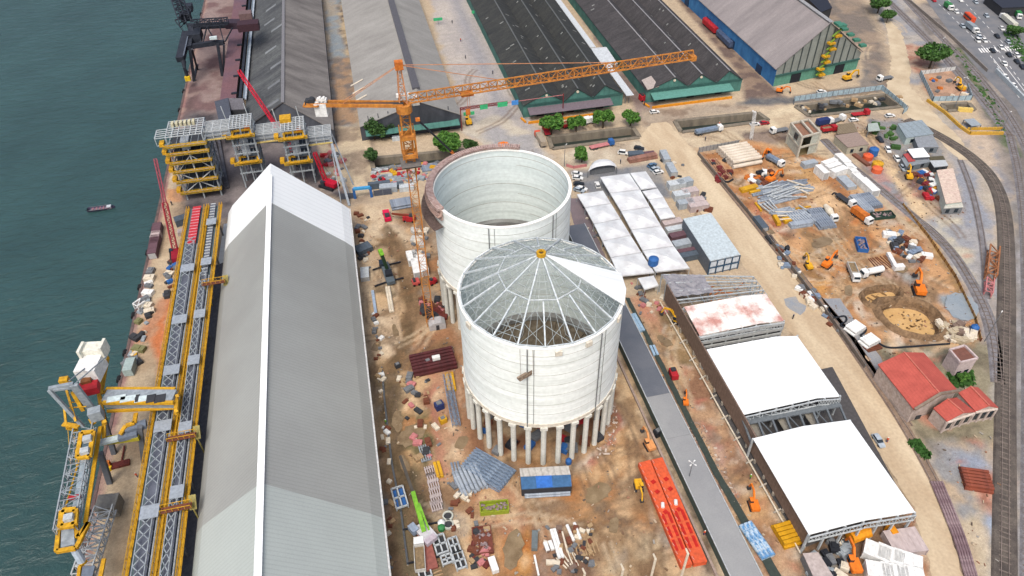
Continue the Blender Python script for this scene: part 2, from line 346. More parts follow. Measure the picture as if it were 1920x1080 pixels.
# construction yard
paint([(1310, 285), (1400, 262), (1540, 290), (1620, 370), (1720, 440), (1790, 520), (1840, 640), (1790, 660), (1640, 690), (1560, 620), (1480, 500), (1400, 400)], (206, 158, 110), (172, 118, 74), s=11, soft=2, thr=.52, sharp=4)
paint([(1470, 280), (1540, 330), (1600, 400), (1560, 430), (1500, 340), (1450, 310)], (218, 180, 136), (200, 156, 108), s=8)
paint([(1480, 310), (1530, 320), (1545, 350), (1500, 340)], (190, 148, 96), soft=2)
paint([(1520, 440), (1585, 435), (1590, 470), (1550, 500), (1515, 490)], (134, 110, 76), (160, 126, 84), s=5, soft=2)
paint([(1400, 385), (1440, 380), (1500, 430), (1480, 450), (1440, 430)], (178, 110, 80), (196, 130, 96), s=4)
paint([(1600, 400), (1640, 430), (1600, 520), (1560, 500)], (196, 130, 74), (214, 156, 98), s=4, soft=2)
paint([(1500, 480), (1560, 505), (1560, 560), (1520, 540)], (206, 150, 80), soft=2)
paint([(1570, 520), (1600, 540), (1590, 580), (1560, 560)], (130, 98, 70), soft=2, k=.8)
paint([(1630, 500), (1720, 480), (1740, 540), (1700, 570), (1640, 530)], (190, 160, 138), (160, 128, 108), s=4)
paint([(1680, 500), (1705, 502), (1730, 530), (1700, 530)], (160, 164, 160), soft=1, k=.8)
paint([(1610, 535), (1680, 525), (1740, 545), (1780, 620), (1740, 655), (1660, 640), (1625, 590)], (176, 150, 118), (150, 120, 90), s=4, soft=1.5)
paint([(1752, 555), (1800, 545), (1826, 600), (1790, 602)], (138, 152, 162), (150, 158, 160), s=6, soft=1.2)
paint([(1650, 640), (1780, 640), (1790, 655), (1700, 660)], (170, 156, 128), soft=1)
paint([(1662, 622), (1695, 625), (1700, 648), (1670, 652)], (224, 190, 158), soft=1)
paint(band([(1690, 380), (1760, 470), (1800, 540), (1836, 640)], 5), (188, 150, 98), (160, 126, 84), s=4, px=False, soft=1)
# upper right yard
paint([(1490, 215), (1690, 215), (1760, 270), (1790, 330), (1830, 420), (1740, 410), (1640, 300), (1560, 250)], (200, 176, 146), (166, 150, 134), s=8, soft=2)
paint([(1630, 220), (1690, 225), (1760, 270), (1780, 300), (1690, 300), (1640, 260)], (148, 148, 148), (128, 128, 130), s=6)
paint([(1585, 270), (1640, 270), (1650, 340), (1625, 330)], (150, 132, 122), (118, 104, 100), s=4)
paint([(1600, 290), (1650, 300), (1720, 400), (1690, 400)], (150, 150, 154), (176, 140, 134), s=6)
paint(band([(1625, 245), (1660, 310), (1700, 350), (1740, 410)], 5), (218, 190, 150), px=False, soft=1.2)
paint([(1700, 320), (1745, 320), (1765, 380), (1730, 375)], (150, 110, 100), (120, 96, 96), s=2.5)
paint([(1770, 260), (1830, 320), (1860, 400), (1860, 700), (1820, 560), (1740, 420), (1800, 400)], (152, 156, 166), (166, 164, 164), s=9, soft=2)
paint([(1700, 250), (1760, 200), (1850, 260), (1880, 380), (1860, 400), (1820, 300)], (186, 176, 160), (164, 156, 146), s=9, soft=2)
paint([(1780, 230), (1850, 240), (1900, 340), (1890, 380), (1850, 330)], (196, 178, 158), (150, 150, 156), s=7)
paint([(1740, 420), (1800, 410), (1840, 560), (1800, 520)], (196, 188, 168), (158, 160, 164), s=7)
paint([(1800, -20), (1930, 90), (1960, 700), (1960, 1100), (1840, 1100), (1850, 600), (1900, 380), (1840, 200), (1700, 20)], (158, 148, 138), (126, 120, 116), s=11, soft=2)
paint([(1860, 470), (1885, 470), (1890, 1100), (1840, 1100), (1870, 700)], (158, 162, 170), (176, 170, 160), s=8)
paint([(1900, 380), (1960, 300), (1960, 1100), (1900, 1100)], (158, 156, 156), (134, 130, 126), s=6)
paint(band([(1790, 90), (1850, 180), (1900, 290)], 4), (86, 106, 70), (120, 120, 92), s=4, px=False)
paint([(1880, 60), (1900, 60), (1930, 100), (1930, 130), (1895, 90)], (90, 140, 62), (112, 150, 80), s=4)
paint([(1720, 130), (1790, 130), (1820, 180), (1745, 185)], (196, 156, 128), (166, 134, 112), s=4)
paint([(1690, 85), (1750, 80), (1760, 130), (1710, 140)], (176, 128, 108), (196, 164, 140), s=4)
# red-roof building surroundings, lower right
paint([(1640, 640), (1870, 640), (1880, 860), (1740, 850), (1640, 700)], (150, 142, 118), (126, 118, 98), s=4)
paint([(1740, 830), (1880, 820), (1880, 1000), (1810, 1000), (1750, 900)], (190, 168, 140), (150, 150, 150), s=7, soft=1.5)
paint([(1775, 700), (1822, 698), (1825, 722), (1790, 728)], (78, 120, 52), (92, 130, 66), s=3)
paint([(1775, 850), (1830, 850), (1860, 890), (1800, 890)], (150, 160, 176), soft=1.5)
paint([(1838, 960), (1865, 965), (1866, 1010), (1842, 1008)], (160, 172, 190), soft=1)
paint([(1830, 880), (1868, 890), (1865, 950), (1835, 960)], (196, 140, 120), (160, 110, 90), s=3)
paint([(1815, 960), (1830, 960), (1850, 1090), (1835, 1090)], (206, 190, 160), soft=1.2)
paint([(1700, 960), (1720, 960), (1745, 1100), (1715, 1100)], (206, 150, 110), (170, 120, 88), s=4)
paint([(1655, 820), (1690, 860), (1720, 960), (1705, 950), (1660, 860)], (150, 128, 100), soft=1)
# trenches, canals, pits
CANALS = {'left': [(697, 298), (870, 282), (880, 296), (800, 310), (702, 320)],
          'mid': [(1029, 258), (1186, 240), (1198, 258), (1036, 279)],
          'right': [(1266, 228), (1420, 212), (1440, 226), (1278, 248)],
          'far': [(1492, 200), (1660, 178), (1690, 200), (1518, 218)],
          'small': [(1767, 197), (1815, 194), (1826, 206), (1775, 208)]}
CW = {}
for k_, P_ in CANALS.items():
    q = poly_w(P_); CW[k_] = q; dig(q, -6, px=False)
    paint(q, (80, 76, 70), px=False, soft=1, wob=0)
PITS = ([(1624, 553), (1640, 546), (1672, 543), (1680, 552), (1668, 566), (1640, 572)], [(1662, 574), (1700, 572), (1732, 580), (1750, 600), (1752, 618), (1735, 624), (1700, 618), (1672, 600)])
def ring(P_, s_):
    q = [Vector((*p, 0)) for p in poly_w(P_)]; c = sum(q, Vector())/len(q)
    for _ in range(2): q = [v for a, b in zip(q, q[1:]+q[:1]) for v in (a.lerp(b, .25), a.lerp(b, .75))]
    return [c+(p-c)*s_ for p in q]
for P_ in PITS: GZ[inside([tuple(p[:2]) for p in ring(P_, 1.4)], GX, GY)] = -4
_r = fbm(GX, GY, 5, 77)-.5
_m = inside(poly_w([(1310, 285), (1400, 262), (1540, 290), (1720, 440), (1836, 640), (1640, 690), (1480, 500)]), GX, GY) | inside(poly_w([(700, 420), (800, 400), (1200, 760), (1340, 1200), (720, 1200)]), GX, GY) | inside(poly_w([(1175, 560), (1300, 620), (1520, 1080), (1440, 1100)]), GX, GY)
GZ[_m & (GZ > -.1)] += (_r*.6)[_m & (GZ > -.1)]
# track ruts and stains in the mud
_rr = random.Random(12); RUTS = []
for (x0_, x1_, y0_, y1_, n__) in ((700, 790, 430, 760, 12), (980, 1240, 900, 1060, 16), (1190, 1400, 600, 960, 14), (1480, 1740, 380, 560, 26), (1260, 1600, 260, 420, 10), (1560, 1760, 240, 400, 12), (1240, 1640, 300, 800, 16), (830, 1200, 180, 290, 12), (1580, 1700, 60, 240, 10)):
    for _ in range(n__): RUTS.append((_rr.uniform(x0_, x1_), _rr.uniform(y0_, y1_), _rr.choice([1.57, 1.57, .6, 2.3, 4.6])+_rr.uniform(-.4, .4), _rr.randint(5, 14), _rr.choice([(120, 94, 70), (110, 92, 76), (205, 184, 152), (146, 118, 88)])))
def patchy(P_, cols, n, seed, size=(1.5, 6)):
    q = poly_w(P_); r = random.Random(seed); x0 = min(p[0] for p in q); x1 = max(p[0] for p in q); y0 = min(p[1] for p in q); y1 = max(p[1] for p in q)
    for i in range(n):
        x, y = r.uniform(x0, x1), r.uniform(y0, y1)
        if not inside(q, np.array([x]), np.array([y]))[0]: continue
        a = r.uniform(.5, 1)*r.uniform(*size); b = a*r.uniform(.25, .7); th = r.uniform(0, 3.14)+(0 if r.random() < .3 else 1.4)
        pp = [(x+a*math.cos(t)*math.cos(th)-b*math.sin(t)*math.sin(th), y+a*math.cos(t)*math.sin(th)+b*math.sin(t)*math.cos(th)) for t in [k*math.pi/4 for k in range(8)]]
        paint(pp, r.choice(cols), px=False, soft=.7, k=r.uniform(.35, .8), wob=1.4)
patchy([(1310, 285), (1400, 262), (1540, 290), (1720, 440), (1836, 640), (1640, 690), (1480, 500)], [(150, 108, 70), (224, 186, 140), (190, 120, 66), (120, 96, 72), (210, 196, 176)], 330, 1)
patchy([(700, 420), (800, 400), (870, 700), (1200, 800), (1340, 1200), (720, 1200)], [(120, 92, 66), (214, 180, 136), (190, 130, 80), (150, 140, 128), (100, 84, 62)], 330, 2)
patchy([(1175, 560), (1300, 620), (1520, 1080), (1440, 1100)], [(130, 98, 76), (214, 176, 136), (196, 120, 100), (206, 196, 180)], 200, 3, (1, 3))
patchy([(1500, 215), (1760, 215), (1860, 400), (1850, 650), (1880, 860), (1880, 1080), (1740, 860), (1700, 420)], [(130, 118, 108), (206, 190, 166), (196, 130, 110), (150, 154, 162)], 260, 4, (1, 5))
patchy([(880, 130), (1060, 280), (1450, 190), (1700, 160), (1700, 60), (1560, 10), (1640, 150), (1230, 260)], [(140, 130, 122), (200, 184, 160), (120, 112, 108)], 120, 5, (2, 7))
for P_, w_, c1_, c2_ in (([(722, 425), (750, 490), (768, 560), (766, 630), (738, 700), (730, 770), (752, 860), (776, 950), (800, 1060)], 4, (128, 102, 74), (98, 80, 58)), ([(740, 440), (785, 560), (800, 640)], 1.6, (120, 94, 68), (150, 120, 88)), ([(700, 695), (760, 685), (850, 640)], 4.5, (140, 112, 80), (112, 90, 64)), ([(1185, 640), (1175, 760), (1190, 860), (1160, 980), (1100, 1060)], 4, (136, 108, 80), (206, 176, 136)), ([(1215, 600), (1270, 710), (1330, 850), (1400, 990)], 2.2, (204, 172, 130), (150, 118, 86)), ([(1450, 300), (1530, 380), (1600, 430), (1620, 500), (1560, 560)], 4.5, (214, 178, 132), (160, 120, 78)), ([(1500, 430), (1560, 470), (1640, 480), (1740, 520)], 3.5, (140, 108, 72), (176, 136, 92)), ([(1470, 560), (1330, 400), (1240, 290)], 1.2, (170, 150, 122), (190, 170, 140))):
    paint(band(P_, w_), c1_, c2_, s=5, px=False, soft=.8, k=.75, wob=.6)
for k_, (x_, y_, a_, l_, c_) in enumerate(RUTS):
    p_ = g(x_, y_); pts = [p_]; h_ = a_
    for i_ in range(l_): h_ += math.sin(i_*.5+k_)*.13; pts.append(pts[-1]+Vector((math.cos(h_), math.sin(h_), 0))*3)
    for d_ in (-1.1, 1.1):
        L2 = []; R2 = []
        for i_ in range(len(pts)):
            t_ = (pts[min(i_+1, len(pts)-1)]-pts[max(i_-1, 0)]).normalized(); n2 = Vector((-t_.y, t_.x, 0)); L2.append(tuple((pts[i_]+n2*(d_+.55))[:2])); R2.append(tuple((pts[i_]+n2*(d_-.55))[:2]))
        paint(L2+R2[::-1], c_, px=False, soft=.25, k=.55, wob=.12)
me = bpy.data.meshes.new('ground')
ii = np.arange(nx*ny).reshape(nx, ny); F = np.stack([ii[:-1, :-1], ii[1:, :-1], ii[1:, 1:], ii[:-1, 1:]], -1).reshape(-1, 4)
me.vertices.add(len(GX)); me.vertices.foreach_set('co', np.stack([GX, GY, GZ], 1).ravel().astype(np.float32))
me.loops.add(F.size); me.loops.foreach_set('vertex_index', F.ravel().astype(np.int32)); me.polygons.add(len(F)); me.polygons.foreach_set('loop_start', np.arange(0, F.size, 4, dtype=np.int32)); me.update(calc_edges=True)
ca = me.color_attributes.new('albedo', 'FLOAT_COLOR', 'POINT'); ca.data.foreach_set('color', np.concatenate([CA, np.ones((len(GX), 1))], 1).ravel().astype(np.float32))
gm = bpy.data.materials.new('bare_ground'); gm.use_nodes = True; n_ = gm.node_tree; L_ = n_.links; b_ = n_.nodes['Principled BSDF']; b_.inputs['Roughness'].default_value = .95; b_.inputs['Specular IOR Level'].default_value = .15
at = n_.nodes.new('ShaderNodeAttribute'); at.attribute_name = 'albedo'; tc_ = n_.nodes.new('ShaderNodeTexCoord'); last = at.outputs['Color']
for sc_, amt in ((.35, .16), (1.3, .22), (4.5, .22)):
    no_ = n_.nodes.new('ShaderNodeTexNoise'); no_.inputs['Scale'].default_value = sc_; no_.inputs['Detail'].default_value = 6; no_.inputs['Roughness'].default_value = .7; L_.new(tc_.outputs['Object'], no_.inputs[0])
    mr_ = n_.nodes.new('ShaderNodeMapRange'); mr_.inputs[1].default_value = .3; mr_.inputs[2].default_value = .7; mr_.inputs[3].default_value = 1-amt; mr_.inputs[4].default_value = 1+amt; L_.new(no_.outputs[0], mr_.inputs[0])
    vm = n_.nodes.new('ShaderNodeVectorMath'); vm.operation = 'SCALE'; L_.new(last, vm.inputs[0]); L_.new(mr_.outputs[0], vm.inputs['Scale']); last = vm.outputs[0]
L_.new(last, b_.inputs['Base Color']); bp_ = n_.nodes.new('ShaderNodeBump'); bp_.inputs['Strength'].default_value = .5; bp_.inputs['Distance'].default_value = .25; L_.new(no_.outputs[0], bp_.inputs['Height']); L_.new(bp_.outputs[0], b_.inputs['Normal'])
me.materials.append(gm); go = bpy.data.objects.new('ground', me); COL.objects.link(go); struct(go)
OG = mat('outer_ground', A(160, 150, 135), A(130, 125, 115), s=.02)
struct(MB().quad((gx1, 30, -.01), (3000, 30, -.01), (3000, 4000, -.01), (gx1, 4000, -.01)).quad((gx0, 600, -.01), (gx1, 600, -.01), (gx1, 4000, -.01), (gx0, 4000, -.01)).quad((gx0, -400, -.01), (3000, -400, -.01), (3000, 30, -.01), (gx0, 30, -.01)).build('terrain', OG))
for P_, dz in zip(PITS, (1.2, 2.0)):
    rs = [(1.72, .0), (1.55, 1.1), (1.44, 1.3), (1.3, .2), (1.2, -dz*.8), (1.14, -dz)]; B = MB(); V_ = []; rn = random.Random(4)
    for s_, z_ in rs: V_ += [(p.x+rn.uniform(-.25, .25), p.y+rn.uniform(-.25, .25), z_+rn.uniform(-.15, .15)*(s_ > 1.1)) for p in ring(P_, s_)]
    m_ = len(ring(P_, 1)); B.add(V_, [(a*m_+i, a*m_+(i+1) % m_, (a+1)*m_+(i+1) % m_, (a+1)*m_+i) for a in range(len(rs)-1) for i in range(m_)]); struct(B.build('pit_bank', mat('pit_bank', A(150, 122, 92), A(96, 76, 56), s=.35, contrast=.9, fine=.3, fs=1.5)))
    struct(MB().add([tuple(p) for p in [v-Vector((0, 0, dz-.02)) for v in ring(P_, 1.15)]], [tuple(range(m_))]).build('pit_floor', mat('pit_sand', A(216, 178, 122), A(200, 160, 104), s=.3, fine=.1)))
    D = MB(); c_ = sum(ring(P_, 1), Vector())/m_
    for i in range(34 if dz > 1.5 else 9):
        q = ring(P_, rn.uniform(.1, .85))[rn.randrange(m_)]; D.box((q.x, q.y, -dz+.06), (.7, .5, .1) if dz > 1.5 else (.7, 2.2, .1), .5)
    struct(D.build('pit_marks', mat('pit_marks', A(150, 116, 76), A(110, 84, 56), s=2)))
struct(MB().box((QX-.3, 700, -2), (.9, 1800, 4.3)).build('quay_wall', mat('quay_concrete', A(120, 100, 96), A(90, 75, 74), s=.4)))

def sheet(name, P_, z, m, px=True, wob=.25, step=2.0, kind='structure'):
    """road / track sheet a little above the ground, outline slightly irregular"""
    P_ = poly_w(P_) if px else P_; out = []; r = random.Random(len(P_))
    for i in range(len(P_)):
        a = Vector(P_[i]); b = Vector(P_[(i+1) % len(P_)]); k = max(1, int((b-a).length/step))
        for j in range(k):
            p = a.lerp(b, j/k); out.append((p.x+r.uniform(-wob, wob), p.y+r.uniform(-wob, wob), z))
    bm = bmesh.new(); vs = [bm.verts.new(p) for p in out]; es = [bm.edges.new((vs[i], vs[(i+1) % len(vs)])) for i in range(len(vs))]
    bmesh.ops.triangle_fill(bm, edges=es, use_beauty=True)
    for f in bm.faces:
        if f.normal.z < 0: f.normal_flip()
    me = bpy.data.meshes.new(name); bm.to_mesh(me); bm.free(); me.materials.append(m)
    o = bpy.data.objects.new(name, me); COL.objects.link(o); return struct(o, kind)
ROADM = mat('dusty_concrete_road', A(214, 196, 166), A(190, 168, 138), s=.12, fine=.1, fs=1.2, streak=(1, .25, 1), bump=.03)
ASPH = mat('asphalt', A(112, 116, 122), A(130, 130, 132), s=.15, fine=.1, fs=2); BALL = mat('ballast', A(100, 90, 84), A(76, 70, 68), s=.5, fine=.25, fs=4)
ZG = .35
main = [(1195, 258), (1262, 340), (1325, 410), (1395, 498), (1480, 620), (1570, 745), (1650, 850), (1712, 950), (1755, 1100), (1810, 1100), (1770, 960), (1735, 870), (1668, 755), (1590, 640), (1500, 520), (1400, 395), (1318, 300), (1250, 228), (1222, 232)]
sheet('road', main, .06, ROADM, wob=.5)
sheet('road', [(1655, 20), (1690, 60), (1710, 130), (1705, 160), (1740, 200), (1800, 260), (1830, 300), (1800, 300), (1750, 255), (1700, 215), (1660, 170), (1672, 110)], .05, mat('dusty_yard_road', A(214, 198, 170), A(188, 170, 142), s=.1), wob=.6)
hw = [(1722, -20), (1850, -20), (1960, 60), (1980, 330), (1905, 205), (1820, 115)]
sheet('highway', hw, .07, ASPH, wob=.05)
mk = MB()
def strip(mb, pts, wd, z, dash=None):
    c = [g(*p) for p in pts]
    for a, b in zip(c[:-1], c[1:]):
        l = (b-a).length; k = int(l/dash[0]) if dash else 1
        for i in range(max(1, k)):
            p = a.lerp(b, i/max(1, k)); q = a.lerp(b, (i+(dash[1] if dash else 1))/max(1, k)); p.z = q.z = z
            d = (q-p).normalized(); n = Vector((-d.y, d.x, 0))*wd/2; mb.quad(p-n, p+n, q+n, q-n)
    return mb
for k_ in range(3): strip(mk, [(1752+26*k_, 0), (1850+22*k_, 95), (1915+25*k_, 190)], .25, .10, (6, .5))
strip(mk, [(1862, 110), (1930, 200)], .3, .10); strip(mk, [(1872, 108), (1940, 196)], .3, .10)
for k_ in range(16):
    if k_ in (7, 8): continue
    a = g(1838, 95).lerp(g(1912, 90), k_/15); mk.box((a.x, a.y, .10), (.7, 5, .02), RAD(-20))
struct(mk.build('road_markings', mat('road_paint', (.7, .7, .68), s=2)))
# railway
def resample(c, d=1.0):
    out = [c[0]]
    for a, b in zip(c[:-1], c[1:]):
        k = max(1, int((b-a).length/d)); out += [a.lerp(b, (i+1)/k) for i in range(k)]
    return out
def smooth(c, it=3):
    for _ in range(it):
        n = [c[0]]
        for a, b in zip(c[:-1], c[1:]): n += [a.lerp(b, .25), a.lerp(b, .75)]
        c = n+[c[-1]]
    return c
def off(c, d):
    o = []
    for i in range(len(c)):
        t = (c[min(i+1, len(c)-1)]-c[max(i-1, 0)]).normalized(); o.append(c[i]+Vector((-t.y, t.x, 0))*d)
    return o
RAILM = pm('rail_steel', 150, 138, 130, c2=A(120, 108, 102)); SLEEP = pm('sleeper', 122, 112, 104)
def track(pts, bed=3.6, bedm=BALL, sleepers=True, z=.1, bz=.3):
    c = smooth([g(*p) for p in pts]); B = MB()
    l, r = off(c, bed/2), off(c, -bed/2); l2, r2 = off(c, bed/2-.5), off(c, -bed/2+.5)
    for i in range(len(c)-1):
        up_ = Vector((0, 0, bz))
        B.quad(r[i], r[i+1], r2[i+1]+up_, r2[i]+up_); B.quad(r2[i]+up_, r2[i+1]+up_, l2[i+1]+up_, l2[i]+up_); B.quad(l2[i]+up_, l2[i+1]+up_, l[i+1], l[i])
    o = struct(B.build('railway_bed', bedm))
    T = MB()
    for d in (-.8, .8):
        rr = off(c, d)
        for a, b in zip(rr[:-1], rr[1:]): T.beam(a+Vector((0, 0, bz+.12)), b+Vector((0, 0, bz+.12)), .14, .2)
    struct(T.build('railway_rails', RAILM))
    if sleepers:
        S_ = MB(); rs = resample(c, 1.4)
        for i in range(len(rs)-1):
            d = rs[i+1]-rs[i]; S_.box(rs[i]+Vector((0, 0, bz+.03)), (.35, 2.6, .1), math.atan2(d.y, d.x))
        struct(S_.build('railway_sleepers', SLEEP))
GB = mat('grey_ballast', A(140, 138, 142), A(112, 108, 108), s=.4, fine=.25, fs=4)
DB = mat('dark_ballast', A(108, 100, 92), A(78, 72, 68), s=.3, fine=.3, fs=3)
track([(1700, 225), (1766, 256), (1832, 300), (1868, 345), (1884, 400), (1888, 500), (1886, 640), (1884, 850), (1883, 1100)], 5.6, DB)
track([(1893, 254), (1912, 330), (1924, 450), (1928, 700), (1928, 1100)], 3.6, GB)
track([(1653, -10), (1710, 45), (1760, 95), (1800, 140), (1840, 185), (1872, 225), (1893, 254)], 5, GB)
track([(1690, -10), (1740, 45), (1800, 105), (1850, 160), (1905, 235), (1935, 300)], 4, GB)
track([(1545, 262), (1586, 304), (1632, 340), (1694, 390), (1740, 430), (1782, 468), (1822, 530), (1852, 590), (1866, 650), (1872, 720)], 4.2, GB)
track([(1700, 395), (1760, 440), (1800, 490), (1838, 560), (1862, 620)], 2.6, GB, sleepers=False, bz=.2)
track([(1800, 300), (1818, 345), (1832, 395), (1845, 470), (1850, 560)], 2.6, GB, sleepers=False, bz=.15)
DR = mat('worn_track_bed', A(150, 130, 112), A(126, 106, 92), s=.4, fine=.2)
track([(1318, 300), (1400, 400), (1480, 500), (1560, 600), (1622, 690), (1690, 790), (1745, 890), (1790, 980), (1822, 1100)], 3.2, DR, sleepers=False, bz=.08)
track([(1440, 440), (1520, 540), (1590, 620), (1640, 700), (1705, 800)], 2.6, DR, sleepers=False, bz=.1)
sheet('pavement', [(1540, 560), (1575, 560), (1650, 670), (1720, 780), (1700, 790), (1630, 690)], .10, mat('grey_paving', A(140, 146, 154), A(156, 156, 156), s=.2))
sheet('puddle', [(1470, 562), (1492, 558), (1510, 575), (1500, 590), (1480, 580)], .075, mat('wet_patch', A(150, 156, 162), A(170, 166, 158), s=.3, rough=.25), wob=.6)

PUD = mat('puddle_water', A(122, 102, 74), A(150, 130, 100), s=.3, rough=.12, spec=.5)
for i, (px, py, a_, b_, th) in enumerate(((745, 790, 4, 1.6, 1.5), (772, 815, 5, 3, .6), (757, 870, 3, 1.2, 1.7), (962, 1030, 5.5, 2.4, 1.2), (1120, 925, 4, 2.5, .5), (1150, 985, 2.4, 1.2, 1), (1245, 640, 3, 1.6, 1.9), (1395, 985, 3, .9, 1.9), (1540, 455, 4.5, 2.6, .3), (1590, 545, 3, 1.3, .9), (1500, 520, 3, 1.5, 1), (1690, 505, 2.5, 1.8, .5), (740, 620, 3, .9, 1.6), (865, 830, 2.5, 1.6, .8), (1440, 432, 3, 1, 1.9), (705, 650, 2.2, 1.3, 1), (1802, 575, 7, 5, .9), (890, 1040, 2.4, 1.2, 1))):
    c = g(px, py); sheet('puddle', [(c.x+a_*math.cos(t)*math.cos(th)-b_*math.sin(t)*math.sin(th), c.y+a_*math.cos(t)*math.sin(th)+b_*math.sin(t)*math.cos(th)) for t in [k*math.pi/5 for k in range(10)]], .22, PUD if i != 16 else mat('grey_pond', A(142, 154, 162), A(156, 164, 168), s=.2, rough=.35), px=False, wob=.4, step=1)
# ---------------------------------------------------------------- long grain shed
SHR = mat('shed_roof', A(149, 152, 149, 1.0), A(136, 138, 135, 1.0), s=.03, rough=.5, rib=(1, 1.0, .10), fine=.05, streak=(.3, 1, 1))
SHR2 = mat('shed_roof_pale', A(166, 174, 170, 1.0), A(156, 163, 160, 1.0), s=.03, rough=.5, rib=(1, 1.0, .10), fine=.05)
WR = mat('white_roof', (.72, .75, .755), (.68, .715, .72), s=.08, rough=.5, rib=(1, 2.4, .07), fine=.03)
ze = 9.0; lc = g(428, 400, ze); rc = g(654.5, 391.5, ze); XL, XR = lc.x, rc.x; XM = g(507.5, 306.5, 28.5).x; ZR = 28.8; YM = g(507.5, 306.5, ZR).y
sh = thing('storage_shed', 'very long grey gabled storage shed with a white far end, along the quay conveyors', 'shed', (XM, 140, 0))
def roofpart(name, ya, yb, m, lift=0):   # ya/yb = (left eave, ridge, right eave) y values near and far
    B = MB(); u = Vector((0, 0, lift))
    P1 = [Vector((XL, ya[0], ze)), Vector((XM, ya[1], ZR)), Vector((XR, ya[2], ze))]; P2 = [Vector((XL, yb[0], ze)), Vector((XM, yb[1], ZR)), Vector((XR, yb[2], ze))]
    # softly bent haunch just inside each eave
    def row(P): 
        l = P[0].lerp(P[1], .12)+Vector((0, 0, .9)); r = P[2].lerp(P[1], .10)+Vector((0, 0, .5)); return [P[0], l, P[1], r, P[2]]
    a, b = row(P1), row(P2)
    for i in range(4): B.slab([a[i]+u, a[i+1]+u, b[i+1]+u, b[i]+u], .3)
    return B.build(name, m, sh)
y1 = (g(421, 473, ze).y, g(507, 378, ZR).y, g(661, 463.5, ze).y); y0 = (lc.y, YM, rc.y)
y2 = (g(372, 1000, ze).y, g(492, 905, ZR).y, g(715, 972, ze).y)
roofpart('end_roof', y1, y0, WR, .02); roofpart('roof', y2, y1, SHR); roofpart('near_roof', (10, 10, 10), y2, SHR2)
rb = MB(); rb.slab([(XM-.75, 10, ZR+.35), (XM+.75, 10, ZR+.35), (XM+.75, YM-8, ZR+.35), (XM-.75, YM-8, ZR+.35)], .35)
for k in range(24): rb.box((XM, 40+k*8, ZR+.4), (.25, .25, .2))
rb.build('ridge_cap', mat('ridge_white', (.8, .82, .82), (.78, .8, .8), s=.2), sh)
wl = MB()
wl.slab([(XR-.4, 10, ze-.4), (XR-.7, 10, ze-.4), (XR-.7, y0[2]-1, ze-.4), (XR-.4, y0[2]-1, ze-.4)], ze-.4)
wl.slab([(XL+.4, 10, ze-.4), (XL+.7, 10, ze-.4), (XL+.7, y0[0]-1, ze-.4), (XL+.4, y0[0]-1, ze-.4)], ze-.4)
wl.add([(XL+.5, y0[0]-1, 0), (XR-.5, y0[2]-1, 0), (XR-.5, y0[2]-1, ze-.4), (XM, YM-1, ZR-.6), (XL+.5, y0[0]-1, ze-.4)], [(0, 1, 2, 3, 4)])
wl.build('wall', pm('shed_wall', 120, 122, 130), sh)
MB().slab([(XR+.05, 10, ze+.1), (XR+.5, 10, ze+.1), (XR+.5, y0[2], ze+.1), (XR+.05, y0[2], ze+.1)], .35).build('gutter', pm('gutter_grey', 205, 208, 208), sh)
MB().slab([(XL-3.2, g(403, 497, 5).y, 5), (XL-.3, g(403, 497, 5).y, 5), (XL-.3, g(418, 420, 5).y, 5), (XL-2.6, g(418, 420, 5).y, 5)], .25).build('side_canopy', WR, sh)
MB().slab([(XL-4.5, 10, 5.2), (XL-.2, 10, 6.5), (XL-.2, g(404, 500, 5).y, 6.5), (XL-4.5, g(404, 500, 5).y, 5.2)], .3).build('lean_to_roof', pm('lean_to_grey', 92, 94, 104, c2=A(110, 112, 120)), sh)

# ---------------------------------------------------------------- gabled warehouses at the top
ROOF = {}
def gable(name, label, pts, dy, mats, group=None, rid=None, wallh=None, over=.4):
    """pts: list of (x, y, z) along the front eave line: eave, peak, valley, peak ... eave; extends dy away"""
    x0, y0 = pts[0][0], pts[0][1]
    t = thing(name, label, 'warehouse', ((pts[0][0]+pts[-1][0])/2, y0, 0), group=group)
    B = MB()
    for a, b in zip(pts[:-1], pts[1:]):
        B.slab([(a[0], a[1]-over, a[2]), (b[0], b[1]-over, b[2]), (b[0], b[1]+dy, b[2]), (a[0], a[1]+dy, a[2])], .3)
    ROOF[t.name] = B.build('roof', mats[0], t)
    W_ = MB(); n = len(pts); W_.add([(p[0], p[1], p[2]-.3) for p in pts]+[(pts[-1][0], pts[-1][1], 0), (pts[0][0], pts[0][1], 0)], [tuple(range(n+2))])
    a, b = pts[0], pts[-1]
    W_.quad((a[0]+.3, a[1], 0), (a[0]+.3, a[1]+dy, 0), (a[0]+.3, a[1]+dy, a[2]-.3), (a[0]+.3, a[1], a[2]-.3))
    W_.quad((b[0]-.3, b[1], 0), (b[0]-.3, b[1]+dy, 0), (b[0]-.3, b[1]+dy, b[2]-.3), (b[0]-.3, b[1], b[2]-.3))
    W_.build('wall', mats[1], t)
    return t
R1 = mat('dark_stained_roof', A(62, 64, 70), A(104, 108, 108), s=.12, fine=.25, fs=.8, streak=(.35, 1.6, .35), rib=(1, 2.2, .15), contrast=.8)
R1b = mat('sooty_grey_roof', A(104, 100, 98), A(138, 134, 130), s=.05, fine=.1, fs=1.5, streak=(1, 3, 1), rib=(1, 1.1, .1))
R2 = mat('pale_fibre_roof', A(166, 165, 160), A(138, 136, 132), s=.06, fine=.08, fs=1.2, streak=(1, 2.5, 1), rib=(1, 1.1, .08), contrast=.8)
R3 = mat('blackened_tile_roof', A(50, 53, 54), A(68, 69, 66), s=.12, fine=.22, fs=1.2, streak=(1, 3, 1), rib=(1, 1.4, .12))
R4 = mat('charcoal_tile_roof', A(62, 61, 62), A(80, 77, 78), s=.12, fine=.2, fs=1.2, streak=(1, 3, 1), rib=(1, 1.4, .12))
